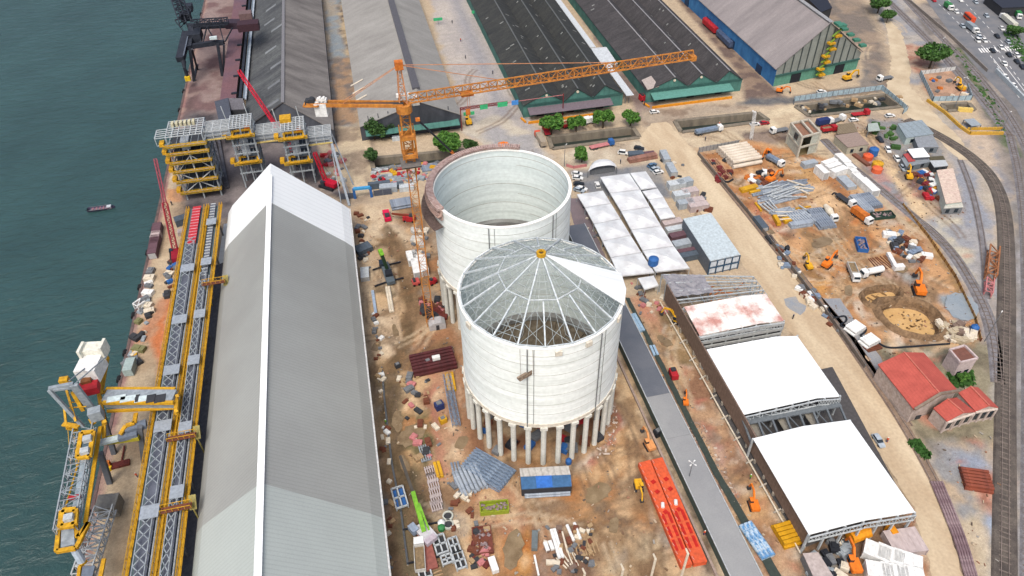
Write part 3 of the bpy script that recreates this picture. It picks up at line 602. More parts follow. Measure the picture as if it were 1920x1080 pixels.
R5 = mat('weathered_brown_grey_roof', A(140, 134, 134), A(160, 153, 152), s=.06, fine=.08, fs=1.2, streak=(.6, 3, .6), rib=(1, 1.1, .1))
WD = mat('grimy_dark_wall', A(84, 88, 96), A(60, 64, 72), s=.2, streak=(1, 1, .3)); WT = mat('teal_wall', A(86, 138, 128), A(70, 112, 106), s=.2, rib=(0, 2.5, .12))
# first warehouse
zE = 7; pr = g(626, 243, zE); XLw = g(467, 125, zE).x; zR = 17; pk = g(530, 191, zR); yw = g(530, 191, zR).y
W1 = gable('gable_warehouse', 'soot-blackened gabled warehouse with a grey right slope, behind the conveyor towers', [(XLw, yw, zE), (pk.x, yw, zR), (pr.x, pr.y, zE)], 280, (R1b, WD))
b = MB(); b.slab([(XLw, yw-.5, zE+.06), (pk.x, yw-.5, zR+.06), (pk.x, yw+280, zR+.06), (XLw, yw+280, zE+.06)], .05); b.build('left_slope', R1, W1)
for (px, py, l) in ((508, 15, 14), (520, 60, 10), (508, 95, 12), (520, 130, 14), (515, 165, 9), (505, 40, 7), (512, 200, 8)):
    c = g(px, py, 13); sl_ = (zR-zE)/(pk.x-XLw); z_ = zE+(c.x-XLw)*sl_+.16
    MB().slab([(c.x-3, c.y-1.2, z_-3*sl_), (c.x+3, c.y-1.2, z_+3*sl_), (c.x+3, c.y+1.2, z_+3*sl_), (c.x-3, c.y+1.2, z_-3*sl_)], .05).build('patch_panel', mat('pale_patch', A(140, 146, 150), A(110, 114, 118)), ROOF[W1.name])
MB().slab([(pk.x-.7, yw-.6, zR+.25), (pk.x+.7, yw-.6, zR+.25), (pk.x+.7, yw+280, zR+.25), (pk.x-.7, yw+280, zR+.25)], .2).build('ridge_cap', pm('ridge_grey', 128, 128, 132), W1)
# second warehouse
zE = 7; a_ = g(675, 240, zE); c_ = g(862, 211, zE); zR = 16.5; p_ = g(787, 190, zR)
W2 = gable('gable_warehouse', 'pale grey gabled warehouse with a dark ridge, behind the tower crane', [(a_.x, (a_.y+c_.y)/2, zE), (p_.x, p_.y, zR), (c_.x, (a_.y+c_.y)/2, zE)], 290, (R2, WD))
b = MB(); b.slab([(p_.x-1.6, p_.y+12, zR+.5), (p_.x+1.6, p_.y+12, zR+.5), (p_.x+1.6, p_.y+290, zR+.5), (p_.x-1.6, p_.y+290, zR+.5)], 1.0); b.build('ridge_vent', pm('ridge_dark', 92, 92, 98), ROOF[W2.name])
yf = (a_.y+c_.y)/2-.15
MB().slab([(a_.x+2, yf-4, 4.2), (c_.x-1, yf-4, 4.2), (c_.x-1, yf, 5), (a_.x+2, yf, 5)], .3).build('teal_canopy', WT, W2)
b = MB()
for k in range(9): b.box((a_.x+4+k*4.3, yf-.05, 8.5), (.35, .1, 6+3*math.sin(k/8*3.14)))
b.build('facade_ribs', pm('facade_rib', 60, 66, 74), W2)
b = MB(); b.box((p_.x+1, yf-.1, 11), (3.2, .2, 3.2)); b.box((p_.x-12, yf-.12, 2.4), (4, .2, 4.4)); b.box((p_.x+10, yf-.12, 2.4), (4, .2, 4.4)); b.build('doors', BLKS, W2)
b = MB()
for (px, py) in ((672, 165), (675, 180), (668, 150)):
    q = g(px, py, 9); zz = 7+(q.x-a_.x)*(9.5)/(p_.x-a_.x); b.slab([(q.x-3, q.y-.6, zz-1.3+.2), (q.x+3, q.y-.6, zz+1.3+.2), (q.x+3, q.y+.6, zz+1.3+.2), (q.x-3, q.y+.6, zz-1.3+.2)], .05)
b.build('skylights', CREAM, W2)
# black multi-gable sheds
def multigable(label, le, peaks, valleys, re, zE, zR, dy, rm, ry=None):
    P_ = []; y = ry; s_ = [le]+[v for pr_ in zip(peaks, valleys+[re]) for v in pr_]
    for i, q in enumerate(s_):
        z = zR if i % 2 else zE; v = g(q[0], q[1], z); P_.append((v.x, y if y else v.y, z))
    yy = sum(p[1] for p in P_)/len(P_); P_ = [(p[0], yy, p[2]) for p in P_]
    return gable('sawtooth_warehouse', label, P_, dy, (rm, WT)), P_
W3, P3 = multigable('blackened warehouse with several low gables, left of the white walkway roof', (983, 203), [(1025, 173), (1083, 165), (1135, 160)], [(1055, 183), (1110, 179)], (1170, 177), 6, 11.2, 290, R3)
W4, P4 = multigable('charcoal warehouse with three low gables, right of the white walkway roof', (1217, 176), [(1267, 146), (1315, 137), (1367, 131)], [(1287, 157), (1340, 151)], (1393, 149), 6, 11.2, 290, R4)
def skylights(W_, P_, n, seed, m, big=.5):
    r = random.Random(seed); L_ = [MB() for _ in range(1)]
    for i in range(n):
        k = r.randrange(len(P_)-1); a, b = P_[k], P_[k+1]; t0 = r.uniform(.2, .7); y = a[1]+r.choice([8, 18, 28, 38, 52, 66, 80, 96, 112, 130])+r.uniform(-3, 3)
        p = Vector(a).lerp(Vector(b), t0); q = Vector(a).lerp(Vector(b), min(.95, t0+r.uniform(.1, .22)))
        s_ = MB().slab([(p.x, y, p.z+.12), (q.x, y, q.z+.12), (q.x, y+.9, q.z+.12), (p.x, y+.9, p.z+.12)], .1); s_.build('skylight', m, ROOF[W_.name])
SKY = pm('skylight_panel', 150, 152, 148, c2=A(110, 114, 110)); skylights(W3, P3, 46, 4, SKY); skylights(W4, P4, 30, 9, SKY)
def ridgecaps(W_, P_, m):
    for k in range(1, len(P_)-1, 2):
        p = P_[k]; MB().slab([(p[0]-.3, p[1]-.5, p[2]+.15), (p[0]+.3, p[1]-.5, p[2]+.15), (p[0]+.3, p[1]+290, p[2]+.15), (p[0]-.3, p[1]+290, p[2]+.15)], .15).build('ridge_cap', m, ROOF[W_.name])
ridgecaps(W3, P3, pm('ridge_a', 100, 104, 104)); ridgecaps(W4, P4, pm('ridge_b', 150, 150, 152))
OW = pm('orange_plinth', 226, 150, 40)
def front(W_, P_, nm):
    y = P_[0][1]; x0, x1 = P_[0][0], P_[-1][0]
    MB().box(((x0+x1)/2, y-.15, 5.9), (x1-x0, .3, .9)).build('fascia', pm('dark_teal', 60, 100, 95), W_)
    MB().slab([(x0+2, y-5, 3.6), (x1-6, y-5, 3.6), (x1-6, y, 4.6), (x0+2, y, 4.6)], .2).build('front_canopy', pm(nm+'_canopy', 118, 108, 116) if nm == 'a' else pm(nm+'_canopy', 96, 150, 140), W_)
    B = MB(); B.box(((x0+x1)/2-3, y-6, .55), (x1-x0-8, .5, 1.1)); B.tube((x0, y-5, .5), (x0-1, y-1, .5), .5); B.build('orange_plinth', OW, W_)
    for k in range(3): MB().box((x0+8+k*14, y-.25, 1.9), (3.4, .3, 3.8)).build('door', BLKS, W_)
    for k in (1, 3):
        pk_ = P_[k]; MB().tube((pk_[0], y-.4, pk_[2]-1.6), (pk_[0], y-.1, pk_[2]-1.6), .6, 12).build('round_vent', CREAM, W_)
front(W3, P3, 'a'); front(W4, P4, 'b')
a = g(1205, 160, 6.8); b = MB(); b.slab([(*g(1203, 150, 8)[:2], 8), (*g(1221, 142, 9)[:2], 9), (*g(1236, 162, 7.6)[:2], 7.6), (*g(1214, 168, 6.8)[:2], 6.8)], .2); b.build('pale_roof_patch', pm('pale_patch_roof', 176, 166, 160), W4)
# white walkway roof between them
wk = thing('covered_walkway', 'long white flat walkway roof between the two black warehouses', 'walkway', g(1140, 120))
b = MB(); z = 5
L_ = [g(1046, 0, z).x, g(1066, 0, z).x]; yA = g(1170, 180, z).y; yB = g(1130, 120, z).y; yC = g(1115, 88, z).y
xa = g(1177, 182, z).x; xb = g(1192, 182, z).x
b.slab([(xa, yA, z), (xb, yA, z), (xb, yB, z), (xa, yB, z)], .25); b.slab([(xa-.5, yC, z), (xb-1, yC, z), (xb-1, 600, z), (xa-.5, 600, z)], .25)
q = [g(1108, 90, z+.4), g(1137, 88, z+.4), g(1158, 119, z+.4), g(1126, 120, z+.4)]; b.slab(q, .5)
b.build('roof', pm('walkway_roof', 205, 212, 216), wk)
b = MB()
for k in range(20):
    for x in (xa+.3, xb-1.4): b.beam((x, yA+2+k*12, 0), (x, yA+2+k*12, z-.2), .25)
b.build('posts', GREY, wk)
# big blue and grey warehouse
zE = 9; a_ = g(1457, 129, zE); c_ = g(1615, 97, zE); zR = 27.3; p_ = g(1558, 41, zR)
W5 = thing('blue_warehouse', 'tall brown-grey gabled warehouse with a bright blue side wall and yellow stair on its end', 'warehouse', (p_.x, a_.y, 0))
BW = mat('blue_wall', A(74, 140, 196), A(56, 112, 168), s=.15, rib=(1, 6, .1)); CLAD = mat('ribbed_end_cladding', A(150, 156, 150), A(134, 140, 134), s=.3, rib=(0, .8, .08)); TG = pm('green_end_wall', 104, 160, 140, c2=A(88, 140, 122))
a0, c0 = Vector((a_.x, a_.y, 0)), Vector((c_.x, c_.y, 0)); dY = Vector((1.0, 250, 0))
def off3(v, z): return Vector((v.x, v.y, z))
b = MB(); b.slab([off3(a0, zE)+Vector((-.8, -.5, 0)), p_+Vector((0, -.5, 0)), p_+dY, off3(a0, zE)+dY+Vector((-.8, 0, 0))], .3); b.slab([p_+Vector((0, -.5, 0)), off3(c0, zE)+Vector((.8, -.5, 0)), off3(c0, zE)+dY+Vector((.8, 0, 0)), p_+dY], .3); b.build('roof', R5, W5)
MB().slab([p_+Vector((-1, -.6, .3)), p_+Vector((1, -.6, .3)), p_+dY+Vector((1, 0, .3)), p_+dY+Vector((-1, 0, .3))], .4).build('ridge_cap', pm('ridge_c', 160, 162, 164), W5)
MB().quad(a0, a0+dY, off3(a0, zE-.3)+dY, off3(a0, zE-.3)).build('side_wall', BW, W5)
MB().quad(off3(a0, 5.5), off3(c0, 5.5), off3(c0, zE-.3), p_-Vector((0, 0, .4)), off3(a0, zE-.3)).build('upper_end_wall', CLAD, W5)
MB().quad(a0, c0, off3(c0, 5.5), off3(a0, 5.5)).build('lower_end_wall', TG, W5)
n_ = (c0-a0).normalized(); out = Vector((n_.y, -n_.x, 0)).normalized()
for k in range(1, 12):
    q = a0+(c0-a0)*k/12; hz = zE+(zR-zE)*(1-abs(k/6-1)) if True else 0
    MB().beam(off3(q, 5.6)+out*.15, off3(q, hz-.6)+out*.15, .5, .25).build('mullion', pm('mullion_dark', 74, 84, 84), W5)
MB().beam(off3(a0, 5.5)+out*.3, off3(c0, 5.5)+out*.3, .6, .7).build('fascia', pm('dark_teal', 60, 100, 95), W5)
for k in (3, 9.3): MB().box(a0+(c0-a0)*k/12+out*.1+Vector((0, 0, 2.2)), (5.5, .3, 4.4), math.atan2(n_.y, n_.x)).build('door', BLKS, W5)
st = W5
for k in range(7):      # stair tower zigzag platforms
    q = a0+(c0-a0)*(.50+.012*k)+out*(2.2); zz = 2.5+k*3.1; d = n_*2.0
    MB().box(q+Vector((0, 0, zz))-d*(1 if k % 2 else -1)*.5, (3.2, 2.4, .9), math.atan2(n_.y, n_.x)).build('stair_landing', YEL, W5)
    MB().beam(q-d+Vector((0, 0, zz)), q+d+Vector((0, 0, zz+3)), .9, .4).build('stair_flight', pm('olive_stair', 120, 150, 60), W5)
b = MB(); b.box(p_+Vector((4.5, -2, -1.2)), (4, 3, 1)); 
b.build('roof_edge_box', pm('green_box', 70, 130, 110), W5)
for k in range(5): MB().box(Vector((p_.x+5+k*4.2, p_.y+1.5, zR-1.8-k*3.1)), (3, 2.5, 1)).build('roof_edge_box', pm('green_box', 70, 130, 110), W5)
b = MB()
for k in range(6): MB().box(off3(a0, 0)+dY*(.06+.12*k)+Vector((-.3, 0, 2.2)), (.4, 5, 4)).build('side_door', pm('side_door', 40, 66, 100), W5)

# ---------------------------------------------------------------- concrete silos
SW = mat('silo_concrete', (.745, .795, .785), (.60, .65, .63), s=.2, fine=.07, fs=.9, streak=(.2, .2, 3.2), contrast=.42, rough=.85)
SI = mat('silo_inner_concrete', (.68, .75, .735), (.55, .62, .605), s=.2, fine=.07, fs=.9, streak=(.16, .16, 3.4), contrast=.42)
SWc = mat('column_concrete', A(226, 228, 220), A(208, 208, 198), s=.4); RR = 20.3; ZT = 43.6
def silo(label, c):
    t = thing('silo', label, 'silo', (c[0], c[1], 0))
    n = 30
    for j in range(n): pass
    MB().shell(c, RR, RR-.45, 17, ZT, 128).build('wall', SW, t, smooth=False)
    MB().shell(c, RR-.46, RR-.6, 16, ZT-.1, 128).build('inner_lining', SI, t)
    MB().shell(c, RR+.25, RR-1.6, 15.8, 17, 96).build('ring_beam', pm('ring_beam', 226, 220, 205), t)
    MB().shell(c, RR+.12, RR-.75, ZT, ZT+.35, 128).build('rim', mat('rim_white', (.8, .81, .78), (.74, .74, .7), s=.5), t)
    for zz in (20.5, 24, 27.6, 31.2, 34.8, 38.3, 41.2):
        r_ = random.Random(zz); a0_ = r_.uniform(0, 6); a1_ = a0_+r_.uniform(2.5, 6.2)
        MB().shell(c, RR+.03, RR, zz, zz+.14, 80, a0_, a1_).build('pour_joint', mat('joint_stain', A(176, 180, 172), A(214, 216, 210), s=.4), t)
        MB().shell(c, RR-.6, RR-.63, zz+.3, zz+.5, 80, a0_+1, a1_+1).build('pour_joint', mat('joint_stain', A(150, 152, 142)), t)
    for k in range(32):
        th = RAD(11.25*k-90.1); x, y = c[0]+20.3*math.cos(th)*.985, c[1]+20.3*math.sin(th)*.985
        b = MB().tube((x, y, -.5), (x, y, 15.9), .72, 12); b.box((x, y, 15.4), (1.9, 1.9, .9), th); b.build('column', SWc, t, smooth=False)
    # hopper and inner platform
    b = MB(); m = 48
    vs = [(c[0]+(RR-1)*math.cos(2*math.pi*i/m), c[1]+(RR-1)*math.sin(2*math.pi*i/m), 16.3) for i in range(m)]+[(c[0]+3*math.cos(2*math.pi*i/m), c[1]+3*math.sin(2*math.pi*i/m), 10.5) for i in range(m)]
    b.add(vs, [(i, (i+1) % m, m+(i+1) % m, m+i) for i in range(m)]+[tuple(range(m, 2*m))]); b.build('hopper', mat('hopper_boards', A(120, 112, 96), A(88, 78, 66), s=.6), t)
    for k in range(24):
        th = RAD(15*k); MB().beam((c[0]+(RR-1.5)*math.cos(th), c[1]+(RR-1.5)*math.sin(th), 16.8), (c[0]+5*math.cos(th), c[1]+5*math.sin(th), 12), .3, .3).build('hopper_beam', mat('hopper_beam', A(112, 102, 86)), t)
    MB().shell(c, RR-.7, RR-2.6, 16.2, 17.6, 64).build('inner_kerb', mat('inner_kerb', A(150, 152, 150), A(120, 120, 118)), t)
    return t
C1 = (35.2, 131.2); C2 = (35.4, 177.6)
S1 = silo('nearer white concrete silo on tall columns, carrying the conical roof frame', C1)
S2 = silo('roofless white concrete silo with formwork round its rim, behind the roofed one', C2)
for cc, S_ in ((C1, S1), (C2, S2)):
    for th in ((-113, -61) if S_ is S1 else (-112, -58)):
        t_ = RAD(th); x, y = cc[0]+(RR+.25)*math.cos(t_), cc[1]+(RR+.25)*math.sin(t_)
        MB().beam((x, y, 12), (x, y, ZT), .22).build('downpipe', pm('pipe_dark', 128, 132, 134), S_)
        t_ += .075; x, y = cc[0]+(RR+.1)*math.cos(t_), cc[1]+(RR+.1)*math.sin(t_)
        MB().beam((x, y, 17), (x, y, ZT), .1).build('ladder_rail', pm('pipe_dark', 128, 132, 134), S_)
# conical roof frame on the near silo
RF = pm('roof_frame_steel', 218, 226, 228, c2=A(180, 192, 198)); RF2 = pm('roof_frame_thin', 176, 188, 190)
AP = Vector((C1[0], C1[1], 54.8)); NR = 20; zc = ZT+.6
def rimp(k, f=1.0, n=NR):
    th = RAD(-90+6.5+360.0/n*k); q = Vector((C1[0]+(RR-.3)*math.cos(th), C1[1]+(RR-.3)*math.sin(th), zc)); return AP.lerp(q, f)
fr = thing('roof_frame', 'conical steel roof frame with one white covered segment, on the nearer silo', 'roof frame', (C1[0], C1[1], ZT+.35))
for k in range(NR):
    MB().beam(rimp(k, .04 if k % 2 == 0 else .52), rimp(k, 1), .34, .45).build('rafter', RF, fr)
for k in range(0, NR, 2):
    MB().beam(rimp(k, .52), rimp(k+2, .52), .26).build('ring_beam', RF, fr)
    MB().beam(rimp(k, 1), rimp(k+1, 1), .3).beam(rimp(k+1, 1), rimp(k+2, 1), .3).build('ring_beam', RF, fr)
for f_ in (.14, .22, .30, .38, .46, .60, .68, .76, .84, .92):
    b = MB()
    for k in range(NR):
        if f_ > .5 and (k >= 18 or k < 2): continue
        b.beam(rimp(k, f_)-Vector((0, 0, .3)), rimp(k+1, f_)-Vector((0, 0, .3)), .1)
    b.build('purlin', RF2, fr)
b = MB()
for k in range(NR):
    for f_ in ((.1, .3), (.3, .52), (.52, .76), (.76, 1)):
        b.beam(rimp(k+.33, f_[0]), rimp(k+.33, f_[1]), .07); b.beam(rimp(k+.66, f_[0]), rimp(k+.66, f_[1]), .07)
        if f_[0] > .5:
            b.beam(rimp(k, f_[0])-Vector((0, 0, .2)), rimp(k+1, f_[1])-Vector((0, 0, .2)), .08); b.beam(rimp(k+1, f_[0])-Vector((0, 0, .2)), rimp(k, f_[1])-Vector((0, 0, .2)), .08)
b.build('cross_bracing', RF2, fr)
b = MB()
for k in range(NR):    # lower tie ring hanging below
    q = rimp(k, .8)-Vector((0, 0, 3.0)); q2 = rimp(k+1, .8)-Vector((0, 0, 3.0)); b.beam(q, rimp(k, .66), .07); b.beam(q, rimp(k, .95), .07)
b.build('tie_rods', RF2, fr)
MB().shell((AP.x, AP.y), 1.15, .6, AP.z-.3, AP.z+.7, 20).build('apex_ring', YEL, fr)
MB().shell((AP.x, AP.y), .6, .1, AP.z-.2, AP.z+.2, 16).build('apex_hub', DGREY, fr)
WEDGE = (-32, -15.5, 1); b = MB(); pts_ = [AP+Vector((.6, 0, .1))]+[AP.lerp(Vector((C1[0]+(RR+.5)*math.cos(RAD(t_)), C1[1]+(RR+.5)*math.sin(RAD(t_)), zc)), 1.0)+Vector((0, 0, .3)) for t_ in WEDGE]
b.slab([pts_[0], pts_[1], pts_[2]], .2); b.slab([pts_[0], pts_[2], pts_[3]], .2); b.slab([pts_[1], pts_[1]-Vector((0, 0, 1.2)), pts_[2]-Vector((0, 0, 1.2)), pts_[2]], .1); b.build('roof_cover', WR, fr)
# formwork brackets round the far silo
fw = thing('formwork', 'pinkish timber formwork platform round the back left of the roofless silo', 'formwork', (C2[0], C2[1], ZT-3)); FWM = mat('formwork_timber', A(205, 180, 168), A(150, 112, 98), s=1.6, contrast=1)
MB().shell(C2, RR+2.0, RR+.3, ZT-1.2, ZT-.95, 80, RAD(62), RAD(205)).build('platform', FWM, fw)
MB().shell(C2, RR+.62, RR+.3, ZT-2.6, ZT+.7, 80, RAD(62), RAD(205)).build('shutter', mat('shutter_board', A(180, 140, 126), A(214, 196, 184), s=2, contrast=1), fw)
MB().shell(C2, RR+2.05, RR+1.95, ZT-.2, ZT-.05, 80, RAD(62), RAD(205)).build('guard_rail', FWM, fw)
MB().shell(C2, RR+3.4, RR+.4, ZT-5, ZT-4.8, 60, RAD(108), RAD(205)).build('lower_platform', mat('dark_mesh', A(112, 96, 90), A(80, 66, 62), s=1), fw)
for k in range(72):
    th = RAD(63+k*1.97); ct, st_ = math.cos(th), math.sin(th); b = MB()
    q = lambda r_, z_: (C2[0]+(RR+r_)*ct, C2[1]+(RR+r_)*st_, z_)
    b.beam(q(.4, ZT-3.2), q(2.0, ZT-1.1), .16); b.beam(q(1.9, ZT-1.1), q(1.9, ZT+.3), .14); b.beam(q(-.5, ZT+1.0), q(1.6, ZT+1.0), .55, .7); b.beam(q(.6, ZT-2), q(.6, ZT+1.0), .22); b.box(q(1.3, ZT-.6), (.6, .5, .5), th); b.build('bracket', mat('bracket_steel', A(225, 205, 196), A(126, 84, 76), s=.9, contrast=1.2), fw)
MB().shell(C2, RR-.7, RR-4, 15.6, 16.4, 64).build('dark_ledge', mat('dark_ledge', A(110, 90, 86), A(84, 76, 72)), S2)
MB().tube((C2[0]-1, C2[1]-3, 12), (C2[0]-1, C2[1]-3, 25), 1.0, 10).tube((C2[0]-1, C2[1]-3, 25), (C2[0]-1, C2[1]-3, 27), .9, 10, .1).build('centre_post', pm('post_pale', 196, 205, 200), S2)
b = MB(); b.box((C1[0]-8.3, C1[1]-19.1, 35.5), (4.6, 1.2, .5), .42); b.box((C1[0]-8.3, C1[1]-19.7, 36.3), (4.6, .1, .9), .42); b.beam((C1[0]-9.6, C1[1]-19, 36), (C1[0]-9.6, C1[1]-18.4, ZT), .07); b.beam((C1[0]-6.8, C1[1]-20, 36), (C1[0]-6.8, C1[1]-19.2, ZT), .07)
pf = one('hanging_platform', 'small suspended work platform hung on the front of the nearer silo', 'platform', b, mat('cradle', A(176, 160, 140), A(110, 92, 80), s=2), (C1[0]-8.3, C1[1]-19.4, 35.3))
for th, zz in ((-93, ZT-1.2), (-72, ZT-.9), (-160, ZT-1), (-40, ZT-1)):
    x, y = C1[0]+(RR+.3)*math.cos(RAD(th)), C1[1]+(RR+.3)*math.sin(RAD(th)); MB().box((x, y, zz), (.5, 1.6, 1.4), RAD(th)).build('corbel', pm('ring_beam', 226, 220, 205), S1)

# ---------------------------------------------------------------- tower crane
base = g(813, 462); HM = 0.0
def zfor(px, py, X): # height at which the sight line passes over plane x = X
    a_, b_ = g(px, py, 0).x, g(px, py, 40).x; return 40*(X-a_)/(b_-a_)
def pxy(p):
    x, y, z = p[0], p[1], p[2]-HC; r = [_X[i]*x+_Y[i]*y+_Z[i]*z for i in range(3)]
    return (_c[0]+_f*r[0]/r[2], _c[1]+_f*r[1]/r[2])
def topz(bx, by, ty):   # height above the ground point seen at (bx,by) of the point seen at image row ty
    b_ = g(bx, by); lo, hi = 0.0, 140.0
    for _ in range(40):
        m_ = (lo+hi)/2
        if pxy((b_.x, b_.y, m_))[1] > ty: lo = m_
        else: hi = m_
    return lo
cb = g(808, 612); zj = topz(808, 612, 192); za = topz(808, 612, 122)
tc_ = thing('tower_crane', 'orange tower crane with a very long jib, beside the roofless silo', 'crane', cb)
CO = pm('crane_orange', 212, 142, 62, c2=A(176, 112, 56)); CP = pm('crane_faded_orange', 208, 146, 104)
zk_ = topz(808, 612, 330); MB().lattice(cb, cb+Vector((0, 0, zk_)), 2.2, 2.2, 3.0, .2, .08).build('lower_mast', CO, tc_); MB().lattice(cb+Vector((0, 0, zk_)), cb+Vector((0, 0, zj-2)), 2.3, 2.3, 2.4, .34, .17).build('mast', CO, tc_)
b = MB(); m0 = cb+Vector((0, -1.1, 0))
zc_ = topz(808, 612, 292)
for zz in (zc_, topz(808, 612, 258)): b.shell((cb.x, cb.y), 2.4, 1.6, zz, zz+1.1, 4, RAD(45), RAD(405))
for sx in (-1.8, 1.8):
    for sy in (-1.8, 1.8): b.beam((cb.x+sx, cb.y+sy, zc_), (cb.x+sx, cb.y+sy, zj-7), .3)
b.build('climbing_frame', CO, tc_); b = None
b = MB(); 
for k in range(3): b.box((cb.x, cb.y, zc_-2-k*.1), (5.2, 5.2, .2))
b.build('service_platform', pm('platform_grey', 120, 116, 112), tc_)
b = MB(); b.shell((cb.x, cb.y), 2.0, 1.0, zj-2.5, zj-.4, 16); b.box((cb.x, cb.y, zj-1.2), (3, 3, .5)); b.build('slewing_ring', CO, tc_)
MB().lattice((cb.x, cb.y, zj-.5), (cb.x, cb.y, za-1), 1.9, 1.9, 2.4, .3, .12, taper=.45).build('apex_tower', CP, tc_)
MB().box((cb.x, cb.y, za), (2.0, 1.6, 2.0)).build('apex_head', ORG, tc_)
jt = g(1298, 108, zj); ju = (jt-Vector((cb.x, cb.y, zj))).normalized(); cj = g(576, 194, zj)
js = Vector((cb.x, cb.y, zj))+ju*1.5
MB().lattice(js, jt, 1.9, 2.1, 2.3, .28, .14, tri=True).build('jib', CO, tc_)
MB().box(jt, (1.6, 2.0, 1.3), math.atan2(ju.y, ju.x)).build('jib_head', CO, tc_)
cu = (cj-Vector((cb.x, cb.y, zj))).normalized(); cs = Vector((cb.x, cb.y, zj-.5))
b = MB(); nn = Vector((-cu.y, cu.x, 0))
for s_ in (-.9, .9): b.beam(cs+nn*s_, cj+nn*s_, .4, .9)
for k in range(16): b.beam(cs.lerp(cj, k/16)+nn*.9, cs.lerp(cj, k/16)-nn*.9, .15)
b.build('counter_jib', CO, tc_)
MB().box(cs.lerp(cj, .5)+nn*.4+Vector((0, 0, .2)), (24, 1.1, .1), math.atan2(cu.y, cu.x)).build('counter_jib_walkway', DGREY, tc_)
az = math.atan2(cu.y, cu.x)
MB().box(cs.lerp(cj, .86)+Vector((0, 0, -1.3)), (3, 2.4, 3.4), az).build('counterweight', WHITE, tc_)
b = MB(); p = cs.lerp(cj, .95)
for a_, q_ in (((-1.8, -1.4), (1.8, -1.4)), ((1.8, -1.4), (1.8, 1.6)), ((1.8, 1.6), (-1.8, 1.6)), ((-1.8, 1.6), (-1.8, -1.4))): b.beam(p+cu*a_[0]+nn*a_[1], p+cu*q_[0]+nn*q_[1], .35)
b.build('end_platform', CO, tc_)
b = MB(); b.tube(p-nn*.9+Vector((0, 0, .7)), p+nn*.9+Vector((0, 0, .7)), .8, 12); b.box(p+cu*1.0+Vector((0, 0, .6)), (1, 1.8, 1), az); b.build('winch', DGREY, tc_)
b = MB()
for k in range(5): b.box(cs.lerp(cj, .80+.02*k)+Vector((0, 0, 1.0+.3*(k % 2))), (.5, 1.2, .8), az)
b.build('control_cabinets', WHITE, tc_)
MB().box(js+ju*1.2-nn*1.8+Vector((0, 0, -.8)), (1.8, 1.7, 2.1), math.atan2(ju.y, ju.x)).build('operator_cab', pm('cab_white', 225, 225, 220), tc_)
b = MB()
for k in range(4): b.box(Vector((cb.x-1.2+.9*k, cb.y+.8, zj+1.6)), (.6, .8, .8))
b.build('flood_lamps', WHITE, tc_)
A0 = Vector((cb.x, cb.y, za)); b = MB()
for f_ in (.70, .30):
    e_ = js.lerp(jt, f_)+Vector((0, 0, 2.1)); b.beam(A0, e_, .14)
e_ = cs.lerp(cj, .62); b.beam(A0+nn*.3, e_+nn*.8+Vector((0, 0, .5)), .12); b.beam(A0-nn*.3, e_-nn*.8+Vector((0, 0, .5)), .12); b.build('tie_bars', CP, tc_)
b = MB(); p = js.lerp(jt, .19); b.box(p-Vector((0, 0, .4)), (3.2, 1.6, .7), math.atan2(ju.y, ju.x)); b.build('trolley', ORG, tc_)
b = MB(); b.beam(p, p-Vector((0, 0, 5)), .07); b.beam(p+ju*.6, p+ju*.6-Vector((0, 0, 5)), .07); b.box(p-Vector((0, 0, 5.4)), (1.1, .7, 1.4)); b.build('hook_block', ORG, tc_)

